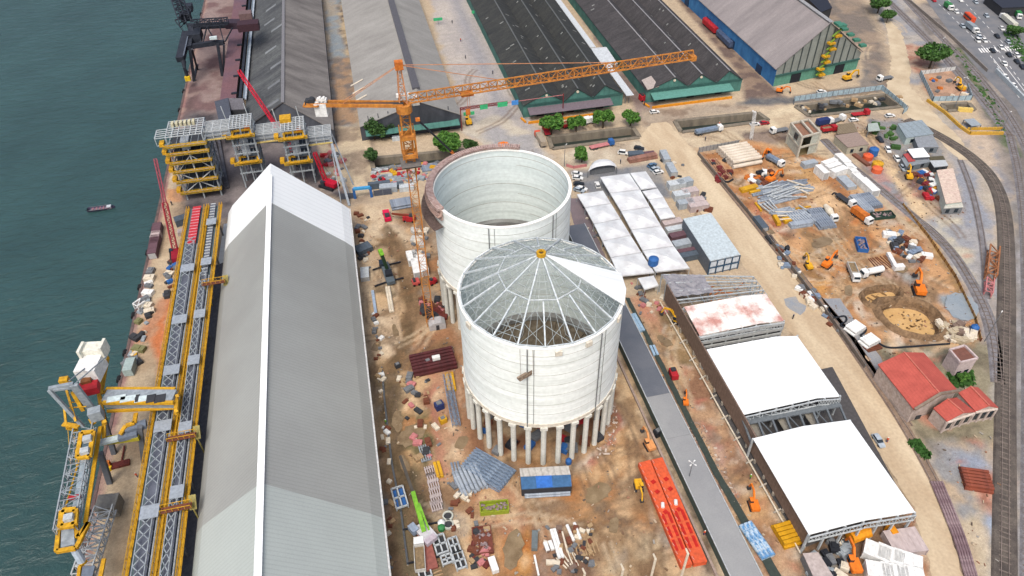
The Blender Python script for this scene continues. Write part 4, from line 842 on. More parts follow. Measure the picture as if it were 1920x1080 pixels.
# ---------------------------------------------------------------- twin conveyor galleries on the quay
ZC = 12.0
def cx(px, py, z=ZC): return g(px, py, z).x
x1a, x1b, x2a, x2b = -66.3, -60.6, -60.2, -55.5   # outer / middle / outer walkways
yA, yB = g(360, 392, ZC).y, 40.0
CD = mat('conveyor_deck', A(84, 102, 108), A(104, 118, 122), s=.25); YW = pm('walkway_yellow', 224, 172, 34, c2=A(196, 146, 30)); CT = mat('conveyor_cover', A(112, 118, 132), A(88, 94, 108), s=.35, contrast=1)
def gallery(label, xa, xb, seed, red):
    t = thing('conveyor_gallery', label, 'conveyor', ((xa+xb)/2, 140, 0), group='twin quay conveyor galleries'); r = random.Random(seed)
    B = MB(); B.slab([(xa, yB, ZC), (xb, yB, ZC), (xb, yA, ZC), (xa, yA, ZC)], .5); B.build('deck', CD, t)
    xm0, xm1 = xa+1.5, xb-1.5
    if red:
        y0_ = g(352, 462, ZC).y
        MB().slab([(xm0, y0_, ZC+.9), (xm1, y0_, ZC+.9), (xm1, yA, ZC+.9), (xm0, yA, ZC+.9)], .3).build('red_cover', pm('belt_red', 196, 56, 66), t); ys = y0_
        B = MB()
        for k in range(int((yA-y0_)/1.7)): B.box(((xm0+xm1)/2, y0_+k*1.7, ZC+1.0), (xm1-xm0, .22, .14))
        B.build('cover_ribs', pm('rib_pink', 215, 160, 170), t)
    else: ys = yA
    MB().slab([(xm0, yB, ZC+.7), (xm1, yB, ZC+.7), (xm1, ys, ZC+.7), (xm0, ys, ZC+.7)], .3).build('belt_cover', CT, t)
    F = MB(); F2 = MB(); y = yB; k = 0
    yt = ys if red else yA-40
    while y < yt:
        if k % 13 != 12:
            (F if r.random() < .8 else F2).beam((xm0+.1, y, ZC+2.1), (xm1-.1, y+2.9, ZC+2.1), .2).beam((xm1-.1, y, ZC+2.1), (xm0+.1, y+2.9, ZC+2.1), .2)
            for x in (xm0, xm1): F2.beam((x, y, ZC+.2), (x, y, ZC+2.1), .12)
        y += 3.0; k += 1
    for x in (xm0, xm1): F2.beam((x, yB, ZC+2.1), (x, yt, ZC+2.1), .2)
    F.build('truss_bracing', GALV, t); F2.build('truss_chords', GALV, t)
    if not red:
        B = MB(); y = yt
        while y < yA: MB().box(((xm0+xm1)/2, y, ZC+.95), (xm1-xm0, .3, .3)).build('idler_frame', LGALV, t); y += 1.6
    for k in range(9):
        y = yB+26+k*22+r.uniform(-3, 3)
        if y > ys-6: break
        MB().slab([(xm0-.2, y, ZC+2.3), (xm1+1.3, y, ZC+2.3), (xm1+1.3, y+3.6, ZC+2.3), (xm0-.2, y+3.6, ZC+2.3)], .2).build('cover_plate', pm('cover_pale', 158, 168, 178), t)
    MB().tube((xb-1.0, yB, ZC+.5), (xb-1.0, yt, ZC+.5), .22, 6).build('service_pipe', LGALV, t)
    B = MB()
    for k in range(11):
        y = yB+8+k*18
        if y > yA: break
        for x in (xa+.5, xb-.5): B.beam((x, y, 0), (x, y, ZC-.5), .5)
        B.beam((xa+.5, y, ZC-1), (xb-.5, y, ZC-1), .4); B.beam((xa+.5, y, 1), (xb-.5, y, ZC-1.5), .2)
    B.build('trestle', GREY, t)
    return t
GA = gallery('seaward conveyor gallery, with a red covered stretch at its far end', x1a, x1b, 1, True)
GBy = gallery('landward conveyor gallery, closer to the long grey shed', x2a, x2b, 2, False)
def walkway(t, x, wd, y0_, y1_, z, posts=True):
    MB().slab([(x-wd/2, y0_, z), (x+wd/2, y0_, z), (x+wd/2, y1_, z), (x-wd/2, y1_, z)], .15).build('walkway', YW, t); wo = bpy.context.scene.collection.objects[-1]
    B = MB(); k = 0; y = y0_
    for s_ in (-1, 1):
        B.beam((x+s_*wd/2, y0_, z+1.1), (x+s_*wd/2, y1_, z+1.1), .12); B.beam((x+s_*wd/2, y0_, z+.55), (x+s_*wd/2, y1_, z+.55), .1)
    while y < y1_:
        for s_ in (-1, 1): B.beam((x+s_*wd/2, y, z), (x+s_*wd/2, y, z+1.1), .1)
        y += 2.4
    B.build('handrail', YEL, wo)
walkway(GA, x1a-.2, .8, yB, yA, ZC+.3); walkway(GA, x1b+.15, .9, yB, yA, ZC+.3); walkway(GBy, x2b+.2, .8, yB, yA, ZC+.3); walkway(GBy, x2a+.6, .5, yB, yA, ZC+.25)
B = MB()
for k in range(26):
    y = yB+4+k*4.3
    B.beam((x1a-1.2, y, ZC+.3), (x1a-.2, y, ZC+.3), .15)
B.build('lamp_brackets', YEL, GA)
for (px, py, n_l) in ((345, 822, 'lowest'), (335, 955, 'nearest'), (404, 533, 'far')):
    q = g(px, py, ZC+2)
    t = thing('crossover_platform', {'lowest': 'yellow-railed stair platform over the landward conveyor, level with the ship loader', 'nearest': 'yellow-railed stair platform over the landward conveyor, nearest the bottom of the photo', 'far': 'yellow-railed stair platform over the landward conveyor, beside the white shed end'}[n_l], 'platform', q)
    MB().slab([(q.x-3.6, q.y-1, ZC+3), (q.x+3.2, q.y-1, ZC+3), (q.x+3.2, q.y+.6, ZC+3), (q.x-3.6, q.y+.6, ZC+3)], .2).build('deck', RUST, t)
    b = MB()
    for sy in (-1, .6):
        b.beam((q.x-3.6, q.y+sy, ZC+4.1), (q.x+3.2, q.y+sy, ZC+4.1), .12)
        for k in range(6): b.beam((q.x-3.6+k*1.36, q.y+sy, ZC+3), (q.x-3.6+k*1.36, q.y+sy, ZC+4.1), .1)
    b.build('handrail', YEL, t)
    b = MB(); b.box((q.x+3.0, q.y+1.2, ZC+2), (1.6, 3.4, .2), 0, .6); b.beam((q.x-3.2, q.y, 0), (q.x-3.2, q.y, ZC+3), .3); b.beam((q.x+3, q.y, 0), (q.x+3, q.y, ZC+3), .3); b.build('stair', pm('olive_stair2', 150, 140, 80), t)

# ---------------------------------------------------------------- transfer towers and link galleries
def ptower(label, bl, br, tl_y, depth, floors, top, yfloors, extra=None, cross=True):
    """bl, br: ground pixels of the near corners"""
    a_, b_ = g(*bl), g(*br); yy = (a_.y+b_.y)/2; H_ = topz(br[0], br[1], tl_y); t = thing('transfer_tower', label, 'tower', ((a_.x+b_.x)/2, yy, 0), group='conveyor transfer towers')
    x0, x1 = a_.x, b_.x; y1_ = yy+depth
    B = MB()
    for x in (x0, x1, (x0+x1)/2):
        for y in (yy, (yy+y1_)/2, y1_): B.beam((x, y, 0), (x, y, H_), .5 if x != (x0+x1)/2 else .4)
    B.build('columns', GALV, t)
    for z in floors:
        yb = yy if z*H_ > 0 else yy
        f_ = MB(); zz = z*H_
        for y in (yy, y1_): f_.beam((x0-.6, y, zz), (x1+.6, y, zz), .45)
        for x in (x0, x1): f_.beam((x, yy, zz), (x, y1_, zz), .45)
        for k in range(1, 5): f_.beam((x0+(x1-x0)*k/5, yy, zz), (x0+(x1-x0)*k/5, y1_, zz), .22)
        f_.build('floor_frame', GALV, t)
        if z in yfloors:
            MB().slab([(x0-1.6, yy-1.4, zz), (x1+.8, yy-1.4, zz), (x1+.8, yy+1.8, zz), (x0-1.6, yy+1.8, zz)], .15).build('walkway', pm('floor_olive', 176, 150, 60), t)
            MB().slab([(x0+.6, yy+1.9, zz-.1), (x1-.4, yy+1.9, zz-.1), (x1-.4, y1_-1, zz-.1), (x0+.6, y1_-1, zz-.1)], .15).build('floor_plate', pm('floor_dark', 72, 76, 84), t)
            h_ = MB()
            for y in (yy-1.4,):
                h_.beam((x0-1.6, y, zz+1.2), (x1+.8, y, zz+1.2), .22, .3); h_.beam((x0-1.6, y, zz+.6), (x1+.8, y, zz+.6), .16)
                for k in range(9): h_.beam((x0-1.6+(x1-x0+2.4)*k/8, y, zz), (x0-1.6+(x1-x0+2.4)*k/8, y, zz+1.2), .14)
            h_.beam((x0-1.6, yy-1.4, zz+1.2), (x0-1.6, yy+3, zz+1.2), .2)
            h_.box((x0-2.4, yy+2, zz+.5), (1.6, 3.0, 1.3)); h_.build('handrail', YEL, t)
    if cross:
        c_ = MB(); c_.beam((x0, yy-.3, H_*.12), (x1, yy-.3, H_*.45), .3); c_.beam((x1, yy-.3, H_*.12), (x0, yy-.3, H_*.45), .3); c_.beam(((x0+x1)/2, yy-.4, 0), ((x0+x1)/2, yy-.4, H_*.75), .4)
        c_.beam((x0, yy, H_*.45), ((x0+x1)/2, yy-.2, H_*.7), .25); c_.beam((x1, yy, H_*.45), ((x0+x1)/2, yy-.2, H_*.7), .25); c_.build('bracing', LGALV, t)
    T = MB(); z = H_
    for k in range(8): T.beam((x0, yy+depth*k/7, z), (x1, yy+depth*k/7, z), .3)
    for k in range(7): T.beam((x0+(x1-x0)*k/6, yy, z+.1), (x0+(x1-x0)*k/6, y1_, z+.1), .3)
    T.build('roof_grid', LGALV, t)
    return t, x0, x1, yy, y1_, H_
T1 = ptower('tall square transfer tower with many yellow floors, nearest the water', (353, 372), (416, 368), 252, 12, (.12, .3, .46, .6, .74, .86), None, (.12, .3, .46, .6, .74, .86))
t, x0, x1, ya, yb, H_ = T1
b = MB(); b.box(((x0+x1)/2-1, ya+4, H_*.80), (3, 5, 4.5)); b.build('chute', pm('chute_grey', 170, 180, 190), t)
b = MB(); b.box(((x0+x1)/2, ya+4, H_*.5), (5.5, 5, 4)); b.box(((x0+x1)/2+1, ya+3, H_*.7), (5, 5, 3)); b.build('machinery', pm('machine_dark', 46, 50, 58), t)
b = MB()
for k in range(5): b.beam((x0-4, ya+1+k*1.6, H_-.5), (x0, ya+1+k*1.6, H_-.5), .25)
b.beam((x0-4, ya+1, H_-.5), (x0-4, ya+7.4, H_-.5), .3); b.beam((x0-4, ya+1, H_-.5), (x0-4, ya+1, H_-3.5), .2); b.beam((x0-4, ya+1, H_-3.5), (x0, ya+1, H_-3.5), .2); b.build('side_frame', LGALV, t)
b = MB(); 
for k in range(6): b.box((x0+2+k*1.5, ya+8, H_+.9), (.9, 2.4, 1.4))
b.build('roof_equipment', pm('equip_cream', 205, 200, 170), t)
def tower2(label, bl, br, ty, depth, yt):
    t, x0, x1, ya, yb, H_ = ptower(label, bl, br, ty, depth, (.25, .42, .58, .72, .86), None, (.42, .86), cross=False)
    b = MB(); b.box(((x0+x1)/2-.3, ya+2.5, H_*.66), (3.0, 1.6, H_*.3), 0, -.12); b.build('chute', pm('chute_grey', 170, 180, 190), t)
    b = MB()
    for z in (.88, .45):
        zz = H_*z+.3
        for a_, q_ in (((x0+.5, ya-1.4), (x1-.5, ya-1.4)), ((x0+.5, ya-1.4), (x0+.5, ya+3)), ((x1-.5, ya-1.4), (x1-.5, ya+3)), ((x0+.5, ya+3), (x1-.5, ya+3))):
            b.beam((*a_, zz), (*q_, zz), .9, .5)
    b.build('yellow_walkway', YEL, t)
    if yt: MB().box(((x0+x1)/2-2.4, yb-2, H_+.8), (4.2, 4, 1.8)).build('roof_hopper', YEL, t)
    MB().box(((x0+x1)/2+2, ya+4, H_*.9), (1.8, 1.8, 1.8)).build('drive_unit', ORG, t)
    b = MB()
    for z in (.3, .5, .65): b.box(((x0+x1)/2+1.3, ya+4, H_*z), (x1-x0-3, 4, 1.5))
    b.build('machinery', pm('mach_blue', 92, 104, 118), t)
    b = MB(); b.beam((x0, yb+1, 0), (x0-2.5, yb+1, H_+4), .3); b.beam((x1, yb+1, 0), (x1-2, yb+1, H_+4), .3); b.build('guy_posts', LGALV, t)
    return x0, x1, ya, yb, H_
T2 = tower2('narrower transfer tower with a plain steel roof grid, middle one of three', (462, 350), (500, 348), 238, 10, False)
T3 = tower2('transfer tower with a yellow hopper on its roof grid, furthest from the water', (552, 346), (592, 344), 243, 10, True)
def link(label, xa, xb, pyt, pxc, Yc, wd=8):
    # find the height at which plane y=Yc is seen at row pyt
    lo, hi = 0, 80
    for _ in range(40):
        m_ = (lo+hi)/2
        if pxy(((xa+xb)/2, Yc, m_))[1] > pyt: lo = m_
        else: hi = m_
    z = lo; t = thing('link_gallery', label, 'gallery', ((xa+xb)/2, Yc, z)); b = MB()
    for k in range(8): b.beam((xa, Yc+wd*k/7, z), (xb, Yc+wd*k/7, z), .3)
    n_ = 3
    for k in range(n_+1): b.beam((xa+(xb-xa)*k/n_, Yc, z), (xa+(xb-xa)*k/n_, Yc+wd, z), .25); b.beam((xa+(xb-xa)*k/n_, Yc, z), (xa+(xb-xa)*k/n_, Yc, z-3.2), .2)
    b.build('roof_frame', LGALV, t)
    MB().slab([(xa, Yc+.4, z-3), (xb, Yc+.4, z-3), (xb, Yc+wd, z-3), (xa, Yc+wd, z-3)], .3).build('floor', pm('link_floor', 128, 136, 148), t)
    b = MB()
    for k in range(4): b.box(((xa+xb)/2, Yc+1.2+k*1.9, z-2.3), (xb-xa-.4, .9, .6))
    b.build('belts', pm('link_belt', 172, 180, 186), t)
    MB().slab([(xa, Yc-.6, z-3.2), (xb, Yc-.6, z-3.2), (xb, Yc+.3, z-3.2), (xa, Yc+.3, z-3.2)], .3).build('walkway', pm('link_walk', 196, 176, 110), t)
    return z
link('open-framed link gallery between the tower by the water and the middle tower', T1[2], T2[0]-.1, 245, 410, T1[3]+3)
zL = link('open-framed link gallery between the middle tower and the yellow-topped tower', T2[1], T3[0]-.1, 250, 505, T2[2]+2)
zL = link('pale grey link gallery stub on the landward side of the yellow-topped tower', T3[1]+.4, T3[1]+9.5, 255, 600, T3[2]+2)
e_ = g(655, 386); t = thing('support_leg', 'tall grey leaning steel leg of the link gallery, beside the red crane', 'support', e_)
MB().beam((e_.x, e_.y, 0), (T3[1]+9, T3[2]+3, zL-3), .9).beam((e_.x+2.5, e_.y+14, 0), (T3[1]+9.5, T3[2]+8, zL-3), .4).build('leg', pm('leg_grey', 150, 160, 170), t)
MB().beam((e_.x-3, e_.y+3, 0), (T3[1]+8.7, T3[2]+4, zL-3.2), .3).beam((e_.x+.5, e_.y+8, 0), (T3[1]+9, T3[2]+3.2, zL-9), .3).build('brace', pm('leg_grey', 150, 160, 170), t)
# ---------------------------------------------------------------- trees
def make_tree(h, rad, seed, cols, n=2600, flat=.75, trunk=.35, leaf=.42):
    r = random.Random(seed); t = thing('tree', 'tree', 'tree', (0, 0, 0), world=False)
    b = MB(); b.tube((0, 0, -.3), (0, 0, h*trunk), .32, 7, .22)
    lobes = []
    for k in range(11):
        th = r.uniform(0, 6.28); rr = rad*r.uniform(.15, .72); z = h*(trunk+.1)+r.uniform(0, 1)*(h*(1-trunk)*.62)*(1-rr/rad*.4)
        c = Vector((rr*math.cos(th), rr*math.sin(th), z)); lobes.append((c, rad*r.uniform(.28, .5))); b.tube((0, 0, h*trunk*.9), c, .15, 5, .04)
    b.build('trunk', mat('bark', A(92, 78, 62), A(66, 56, 46), s=2), t)
    L_ = [MB(), MB(), MB()]
    for i in range(n):
        c, R_ = lobes[r.randrange(len(lobes))]
        d = Vector((r.gauss(0, 1), r.gauss(0, 1), r.gauss(0, 1))).normalized(); q = c+Vector((d.x, d.y, d.z*flat))*R_*(r.random()**.4)
        e = Vector((r.gauss(0, 1), r.gauss(0, 1), r.gauss(0, .6))).normalized(); f = e.cross(Vector((r.gauss(0, 1), r.gauss(0, 1), r.gauss(0, 1)))).normalized(); s_ = leaf*r.uniform(.6, 1.3)
        L_[0 if r.random() < .55 else (1 if r.random() < .6 else 2)].add([q+e*s_, q+f*s_*.7, q-e*s_, q-f*s_*.7], [(0, 1, 2, 3)])
    crown = MB()
    me = None
    vs = []; fs = []; mi = []
    for j, l in enumerate(L_):
        o = len(vs); vs += l.v; fs += [tuple(i+o for i in f) for f in l.f]; mi += [j]*len(l.f)
    me = bpy.data.meshes.new('crown'); me.from_pydata(vs, [], fs)
    for m in cols: me.materials.append(m)
    me.polygons.foreach_set('material_index', mi)
    o = bpy.data.objects.new('crown', me); COL.objects.link(o); o.parent = t
    return t
def leafm(k, *c): 
    m = mat(k, c, tuple(v*.75 for v in c), s=1.2, rough=.7); return m
DG = [leafm('leaf_a', .035, .085, .022), leafm('leaf_b', .055, .125, .03), leafm('leaf_c', .022, .055, .018)]
BG = [leafm('leaf_d', .06, .16, .025), leafm('leaf_e', .10, .22, .035), leafm('leaf_f', .035, .10, .02)]
protos = {'big': make_tree(9, 6.2, 1, BG, 5200, .6), 'round': make_tree(6, 3.0, 2, BG, 2600, .9), 'dark': make_tree(8, 4.0, 3, DG, 3000, 1.0), 'dense': make_tree(7, 5.5, 4, [DG[1], DG[0], BG[0]], 5600, .6)}
used = set()
def put(key, table, label, loc, rz, group=None, scale=None):
    p = table[key]
    if (id(table), key) not in used:
        used.add((id(table), key)); p.location = V3(loc); p.rotation_euler = (0, 0, rz); p['label'] = label
        if group: p['group'] = group
        if scale: p.scale = scale if hasattr(scale, '__len__') else (scale,)*3
        return p
    return copy_tree(p, loc, rz, label, group, scale)
TS = {'big': 1.25, 'round': 1.3, 'dark': 1.25, 'dense': 1.5}
for k, px, py, s_, lab in (
    ('big', 846, 292, 1.0, 'large spreading bright green tree behind the roofless silo'), ('dark', 882, 290, .75, 'narrow dark tree just right of the large spreading green tree'),
    ('dark', 703, 262, 1.05, 'dark green tree at the left corner of the pale grey warehouse'), ('dark', 733, 250, .9, 'dark tree against the teal front of the pale grey warehouse'), ('dark', 757, 215, .6, 'small tree beside the crane mast against the pale warehouse front'), ('dark', 700, 305, .7, 'dark slim tree at the left end of the canal behind the crane'), ('dark', 716, 262, .7, 'bushy dark tree between two others at the pale warehouse'),
    ('round', 1033, 252, 1.35, 'largest round tree on the canal bank, in front of the red trucks'), ('round', 1080, 248, 1.0, 'smallest of the four round canal trees, beside the white box truck'), ('round', 1130, 240, 1.2, 'round tree on the canal bank below the brown annex roof'), ('round', 1182, 236, 1.1, 'round canal bank tree closest to the dusty crossroads'),
    ('round', 1091, 304, .95, 'small round ball-shaped tree beside the white curved canopy'),
    ('dense', 1742, 128, 1.15, 'wide dense tree by the railway above the fenced pit'), ('dense', 1645, 25, .95, 'bushy tree at the top edge between the yard road and the rails'), ('dense', 1662, 42, .6, 'small bush at the lower end of the top edge tree'),
    ('round', 1803, 716, .45, 'low bush between the small pink building and the red roofs'),
    ('dense', 1899, 68, .6, 'bushes on the green verge beside the highway')):
    put(k, protos, lab, g(px, py), R.uniform(0, 6), 'trees around the port', s_*TS.get(k, 1)*R.uniform(.95, 1.05))

# ---------------------------------------------------------------- vehicle kit (x forward, origin on the ground)
def car_proto(m, van=False):
    t = thing('car', 'car', 'car', world=False); L = 4.4; H_ = 1.0
    b = MB(); b.add([(-2.2, -.88, .35), (2.2, -.82, .35), (2.2, .82, .35), (-2.2, .88, .35), (-2.2, -.88, .95), (2.15, -.8, .78), (2.15, .8, .78), (-2.2, .88, .95), (.9, -.88, .98), (.9, .88, .98)],
                    [(0, 3, 2, 1), (4, 8, 9, 7), (8, 5, 6, 9), (0, 1, 5, 8, 4), (3, 7, 9, 6, 2), (0, 4, 7, 3), (1, 2, 6, 5)])
    zr = 1.5 if not van else 1.95; xf = .25 if not van else .9
    b.slab([(-1.55, -.68, zr), (xf, -.68, zr), (xf, .68, zr), (-1.55, .68, zr)], .06); b.build('body', m, t)
    c = MB(); c.add([(-2.0, -.8, .95), (1.0, -.8, .95), (1.0, .8, .95), (-2.0, .8, .95), (-1.6, -.7, zr-.05), (xf, -.7, zr-.05), (xf, .7, zr-.05), (-1.6, .7, zr-.05)], [(0, 1, 5, 4), (1, 2, 6, 5), (2, 3, 7, 6), (3, 0, 4, 7), (4, 5, 6, 7)]); c.build('windows', GLASS, t)
    for x in (-1.35, 1.35):
        for y in (-.8, .8): wh = MB().tube((x, y-.12, .34), (x, y+.12, .34), .34, 10).build('wheel', BLK, t); MB().tube((x, y-.14, .34), (x, y+.14, .34), .18, 8).build('rim', GREY, wh)
    return t
HWQ = [g(1777, 17), g(1792, 24), g(1804, 51), g(1816, 38), g(1820, 57), g(1833, 66), g(1832, 78), g(1845, 78), g(1836, 72), g(1891, 105), g(1906, 106), g(1906, 118), g(1916, 128)]
CARP = {k: car_proto(m) for k, m in dict(white=WHITE, dark=pm('car_dark', 46, 50, 58), red=RED, silver=pm('car_silver', 178, 190, 200), blue=pm('car_blue', 90, 120, 150)).items()}
CARP['wvan'] = car_proto(WHITE, True)
def car(k, px, py, qx, qy, label, group='parked and driving cars'):
    a_, b_ = g(px, py), g(qx, qy); put(k, CARP, label, a_, ang(a_, b_), group)
for a in (
 ('silver', 1646, 829, 1652, 838, 'pale blue-silver car alone on the dusty road right of the lower white shed'),
 ('white', 1227, 212, 1236, 211, 'white car crossing the dusty junction by the last canal tree'),
 ('wvan', 1168, 289, 1176, 290, 'white van parked just right of the blue-cab truck'), ('dark', 1198, 280, 1207, 281, 'dark car behind the black panel beside the canal'),
 ('white', 1082, 328, 1092, 329, 'white car topmost in the row beside the roofless silo'), ('white', 1083, 336, 1093, 337, 'white car second from the top in the row beside the silo'), ('dark', 1085, 347, 1095, 347, 'dark car in the row beside the silo, between white ones'), ('white', 1091, 356, 1100, 358, 'white car at the lower end of the row beside the silo'), ('silver', 1086, 359, 1093, 361, 'silver car half behind the silo rim at the row end'),
 ('white', 1120, 349, 1117, 340, 'white car parked alone near the corner of the white tents'),
 ('blue', 1222, 312, 1230, 308, 'blue-grey car topmost in the trio beside the grey containers'), ('silver', 1228, 319, 1237, 316, 'silver car in the middle of the trio beside the grey containers'), ('white', 1234, 325, 1244, 323, 'white car lowest in the trio beside the grey containers'),
 ('white', 1415, 235, 1424, 234, 'white car beside the red one at the canal end'), ('red', 1433, 233, 1442, 232, 'red car at the end of the right canal'),
 ('white', 1540, 174, 1550, 173, 'white car driving on the dark asphalt below the blue warehouse'), ('white', 1668, 219, 1678, 218, 'white car at the corner of the far canal fence'),
 ('white', 1600, 227, 1609, 226, 'white car behind the brown pergola'), ('dark', 1649, 264, 1655, 270, 'dark car by the shrubs left of the grey-blue roofs'), ('white', 1664, 283, 1668, 290, 'pale car by the shrubs, below the dark one'), ('silver', 1692, 317, 1697, 324, 'silver car beside the grey hut with a white and red roof'), ('white', 1681, 300, 1686, 307, 'dusty white car left of the grey hut'),
 ('white', 1792, 24, 1798, 29, 'white car behind the green-tailed truck on the highway'), ('silver', 1804, 51, 1810, 57, 'silver car left of the orange bus'), ('white', 1833, 66, 1840, 72, 'white car ahead of the grey lorry on the highway'), ('wvan', 1832, 78, 1838, 84, 'white van waiting at the crosswalk'), ('white', 1845, 78, 1851, 84, 'white car right of the van waiting at the crosswalk'), ('silver', 1836, 72, 1842, 77, 'silver car in the queue at the crosswalk'),
 ('dark', 1891, 105, 1897, 111, 'dark grey car just past the crosswalk'), ('white', 1906, 106, 1912, 111, 'white car just past the crosswalk'), ('dark', 1906, 118, 1912, 124, 'dark car second after the crosswalk'), ('dark', 1916, 128, 1921, 134, 'black car at the right edge of the highway'),
 ('dark', 1443, 452, 1450, 460, 'dark car beside the yard wall, left of the small tank')):
    car(*a)
rq = random.Random(21)
for i in range(34):
    ln = rq.randrange(4); u = rq.random(); a_ = g(1748+ln*25, 0).lerp(g(1850+ln*22, 95) if i % 2 else g(1925+ln*18, 190), u); k = rq.choice(['white', 'silver', 'dark', 'white', 'red'])
    b_ = g(1850+ln*22, 95)-g(1748+ln*25, 0)
    if all((a_-q_).length > 7 for q_ in HWQ): HWQ.append(a_); put(k, CARP, k.replace('silver', 'silver-grey')+' car among the loose traffic on the highway', a_, math.atan2(b_.y, b_.x), 'traffic on the highway')
def truck_proto(cabm, bed, length=8.5, bedm=GREY):
    t = thing('truck', 'truck', 'truck', world=False); x1 = length/2; w_ = 2.5
    b = MB(); b.add([(x1-2.1, -1.2, .7), (x1, -1.2, .7), (x1, 1.2, .7), (x1-2.1, 1.2, .7), (x1-2.1, -1.2, 2.8), (x1-.25, -1.15, 2.8), (x1-.25, 1.15, 2.8), (x1-2.1, 1.2, 2.8), (x1, -1.2, 1.7), (x1, 1.2, 1.7)], [(0, 3, 2, 1), (4, 5, 6, 7), (0, 1, 8, 5, 4), (3, 7, 6, 9, 2), (1, 2, 9, 8), (8, 9, 6, 5), (0, 4, 7, 3)]); b.build('cab', cabm, t)
    MB().add([(x1+.02, -1.05, 1.75), (x1+.02, 1.05, 1.75), (x1-.2, 1.0, 2.6), (x1-.2, -1.0, 2.6)], [(0, 1, 2, 3)]).build('windscreen', GLASS, t)
    MB().box((-.6, 0, .85), (length-1, 1.1, .4)).build('chassis', DGREY, t)
    for x in (x1-1.2, -x1+1.3, -x1+2.6):
        for y in (-1.0, 1.0): wh = MB().tube((x, y-.2, .5), (x, y+.2, .5), .5, 10).build('wheel', BLK, t); MB().tube((x, y-.22, .5), (x, y+.22, .5), .24, 8).build('rim', GREY, wh)
    xa, xb_ = -x1, x1-2.4; xm = (xa+xb_)/2; l = xb_-xa
    if bed == 'box': MB().box((xm, 0, 2.1), (l, w_, 2.2)).build('cargo_box', bedm, t)
    if bed == 'tank': MB().tube((xa, 0, 2.0), (xb_, 0, 2.0), 1.1, 14).build('tank', bedm, t)
    if bed in ('flat', 'load'):
        MB().box((xm, 0, 1.15), (l, w_, .2)).build('flatbed', bedm, t)
        if bed == 'load':
            for k in range(3):
                for j in range(2): MB().box((xm, -.8+.8*k, 1.55+.55*j), (l*.95, .62, .45)).build('load', STEELB, t)
    if bed == 'dump':
        b = MB(); b.box((xm, 0, 1.2), (l, w_, .2))
        for y in (-1.2, 1.2): b.box((xm, y, 1.9), (l, .15, 1.3))
        b.box((xa+.1, 0, 1.8), (.15, w_, 1.2)); b.box((xb_-.1, 0, 2.1), (.15, w_, 1.6)); b.build('dump_body', bedm, t)
        MB().box((xm, 0, 1.8), (l-.4, w_-.4, .6)).build('load', mat('soil_load', A(120, 104, 80), A(150, 128, 96), s=1.5), t)
    if bed == 'mixer': MB().tube((xa+.3, 0, 2.3), (xm+.4, 0, 2.1), .8, 12, 1.35).tube((xm+.4, 0, 2.1), (xb_, 0, 1.9), 1.35, 12, .8).build('drum', bedm, t)
    return t
TP = {'white_dump': truck_proto(WHITE, 'dump', 8.5, pm('dump_pale', 205, 205, 200)), 'orange_dump': truck_proto(WHITE, 'box', 9, ORG), 'mixer': truck_proto(WHITE, 'mixer', 8.5, pm('drum_cream', 225, 215, 195)), 'tanker': truck_proto(WHITE, 'tank', 8, WHITE),
      'red_flat': truck_proto(RED, 'flat', 8, RED), 'red_box': truck_proto(RED, 'box', 8, pm('box_red', 225, 72, 52)), 'orange_grey': truck_proto(pm('cab_orange_red', 225, 90, 60), 'box', 11, pm('trailer_tan', 170, 158, 140)), 'white_box': truck_proto(WHITE, 'box', 7, WHITE), 'white_load': truck_proto(WHITE, 'load', 13), 'blue_flat': truck_proto(BLUE, 'flat', 11, PINK), 'navy_box': truck_proto(WHITE, 'box', 8, NAVY), 'white_flat': truck_proto(WHITE, 'flat', 8.5, GREY), 'blue_truck': truck_proto(WHITE, 'load', 8.5), 'green_tail': truck_proto(WHITE, 'box', 7, GREEN), 'grey_lorry': truck_proto(WHITE, 'box', 10, pm('lorry_grey', 150, 162, 170)), 'red_dump': truck_proto(RED, 'dump', 7, RED), 'open_bed': truck_proto(WHITE, 'flat', 9, DGREY), 'white_trailer': truck_proto(WHITE, 'box', 16, pm('trailer_white', 214, 214, 200))}
def truck(k, px, py, qx, qy, label):
    a_, b_ = g(px, py), g(qx, qy); put(k, TP, label, a_, ang(a_, b_), 'trucks on the site and roads')
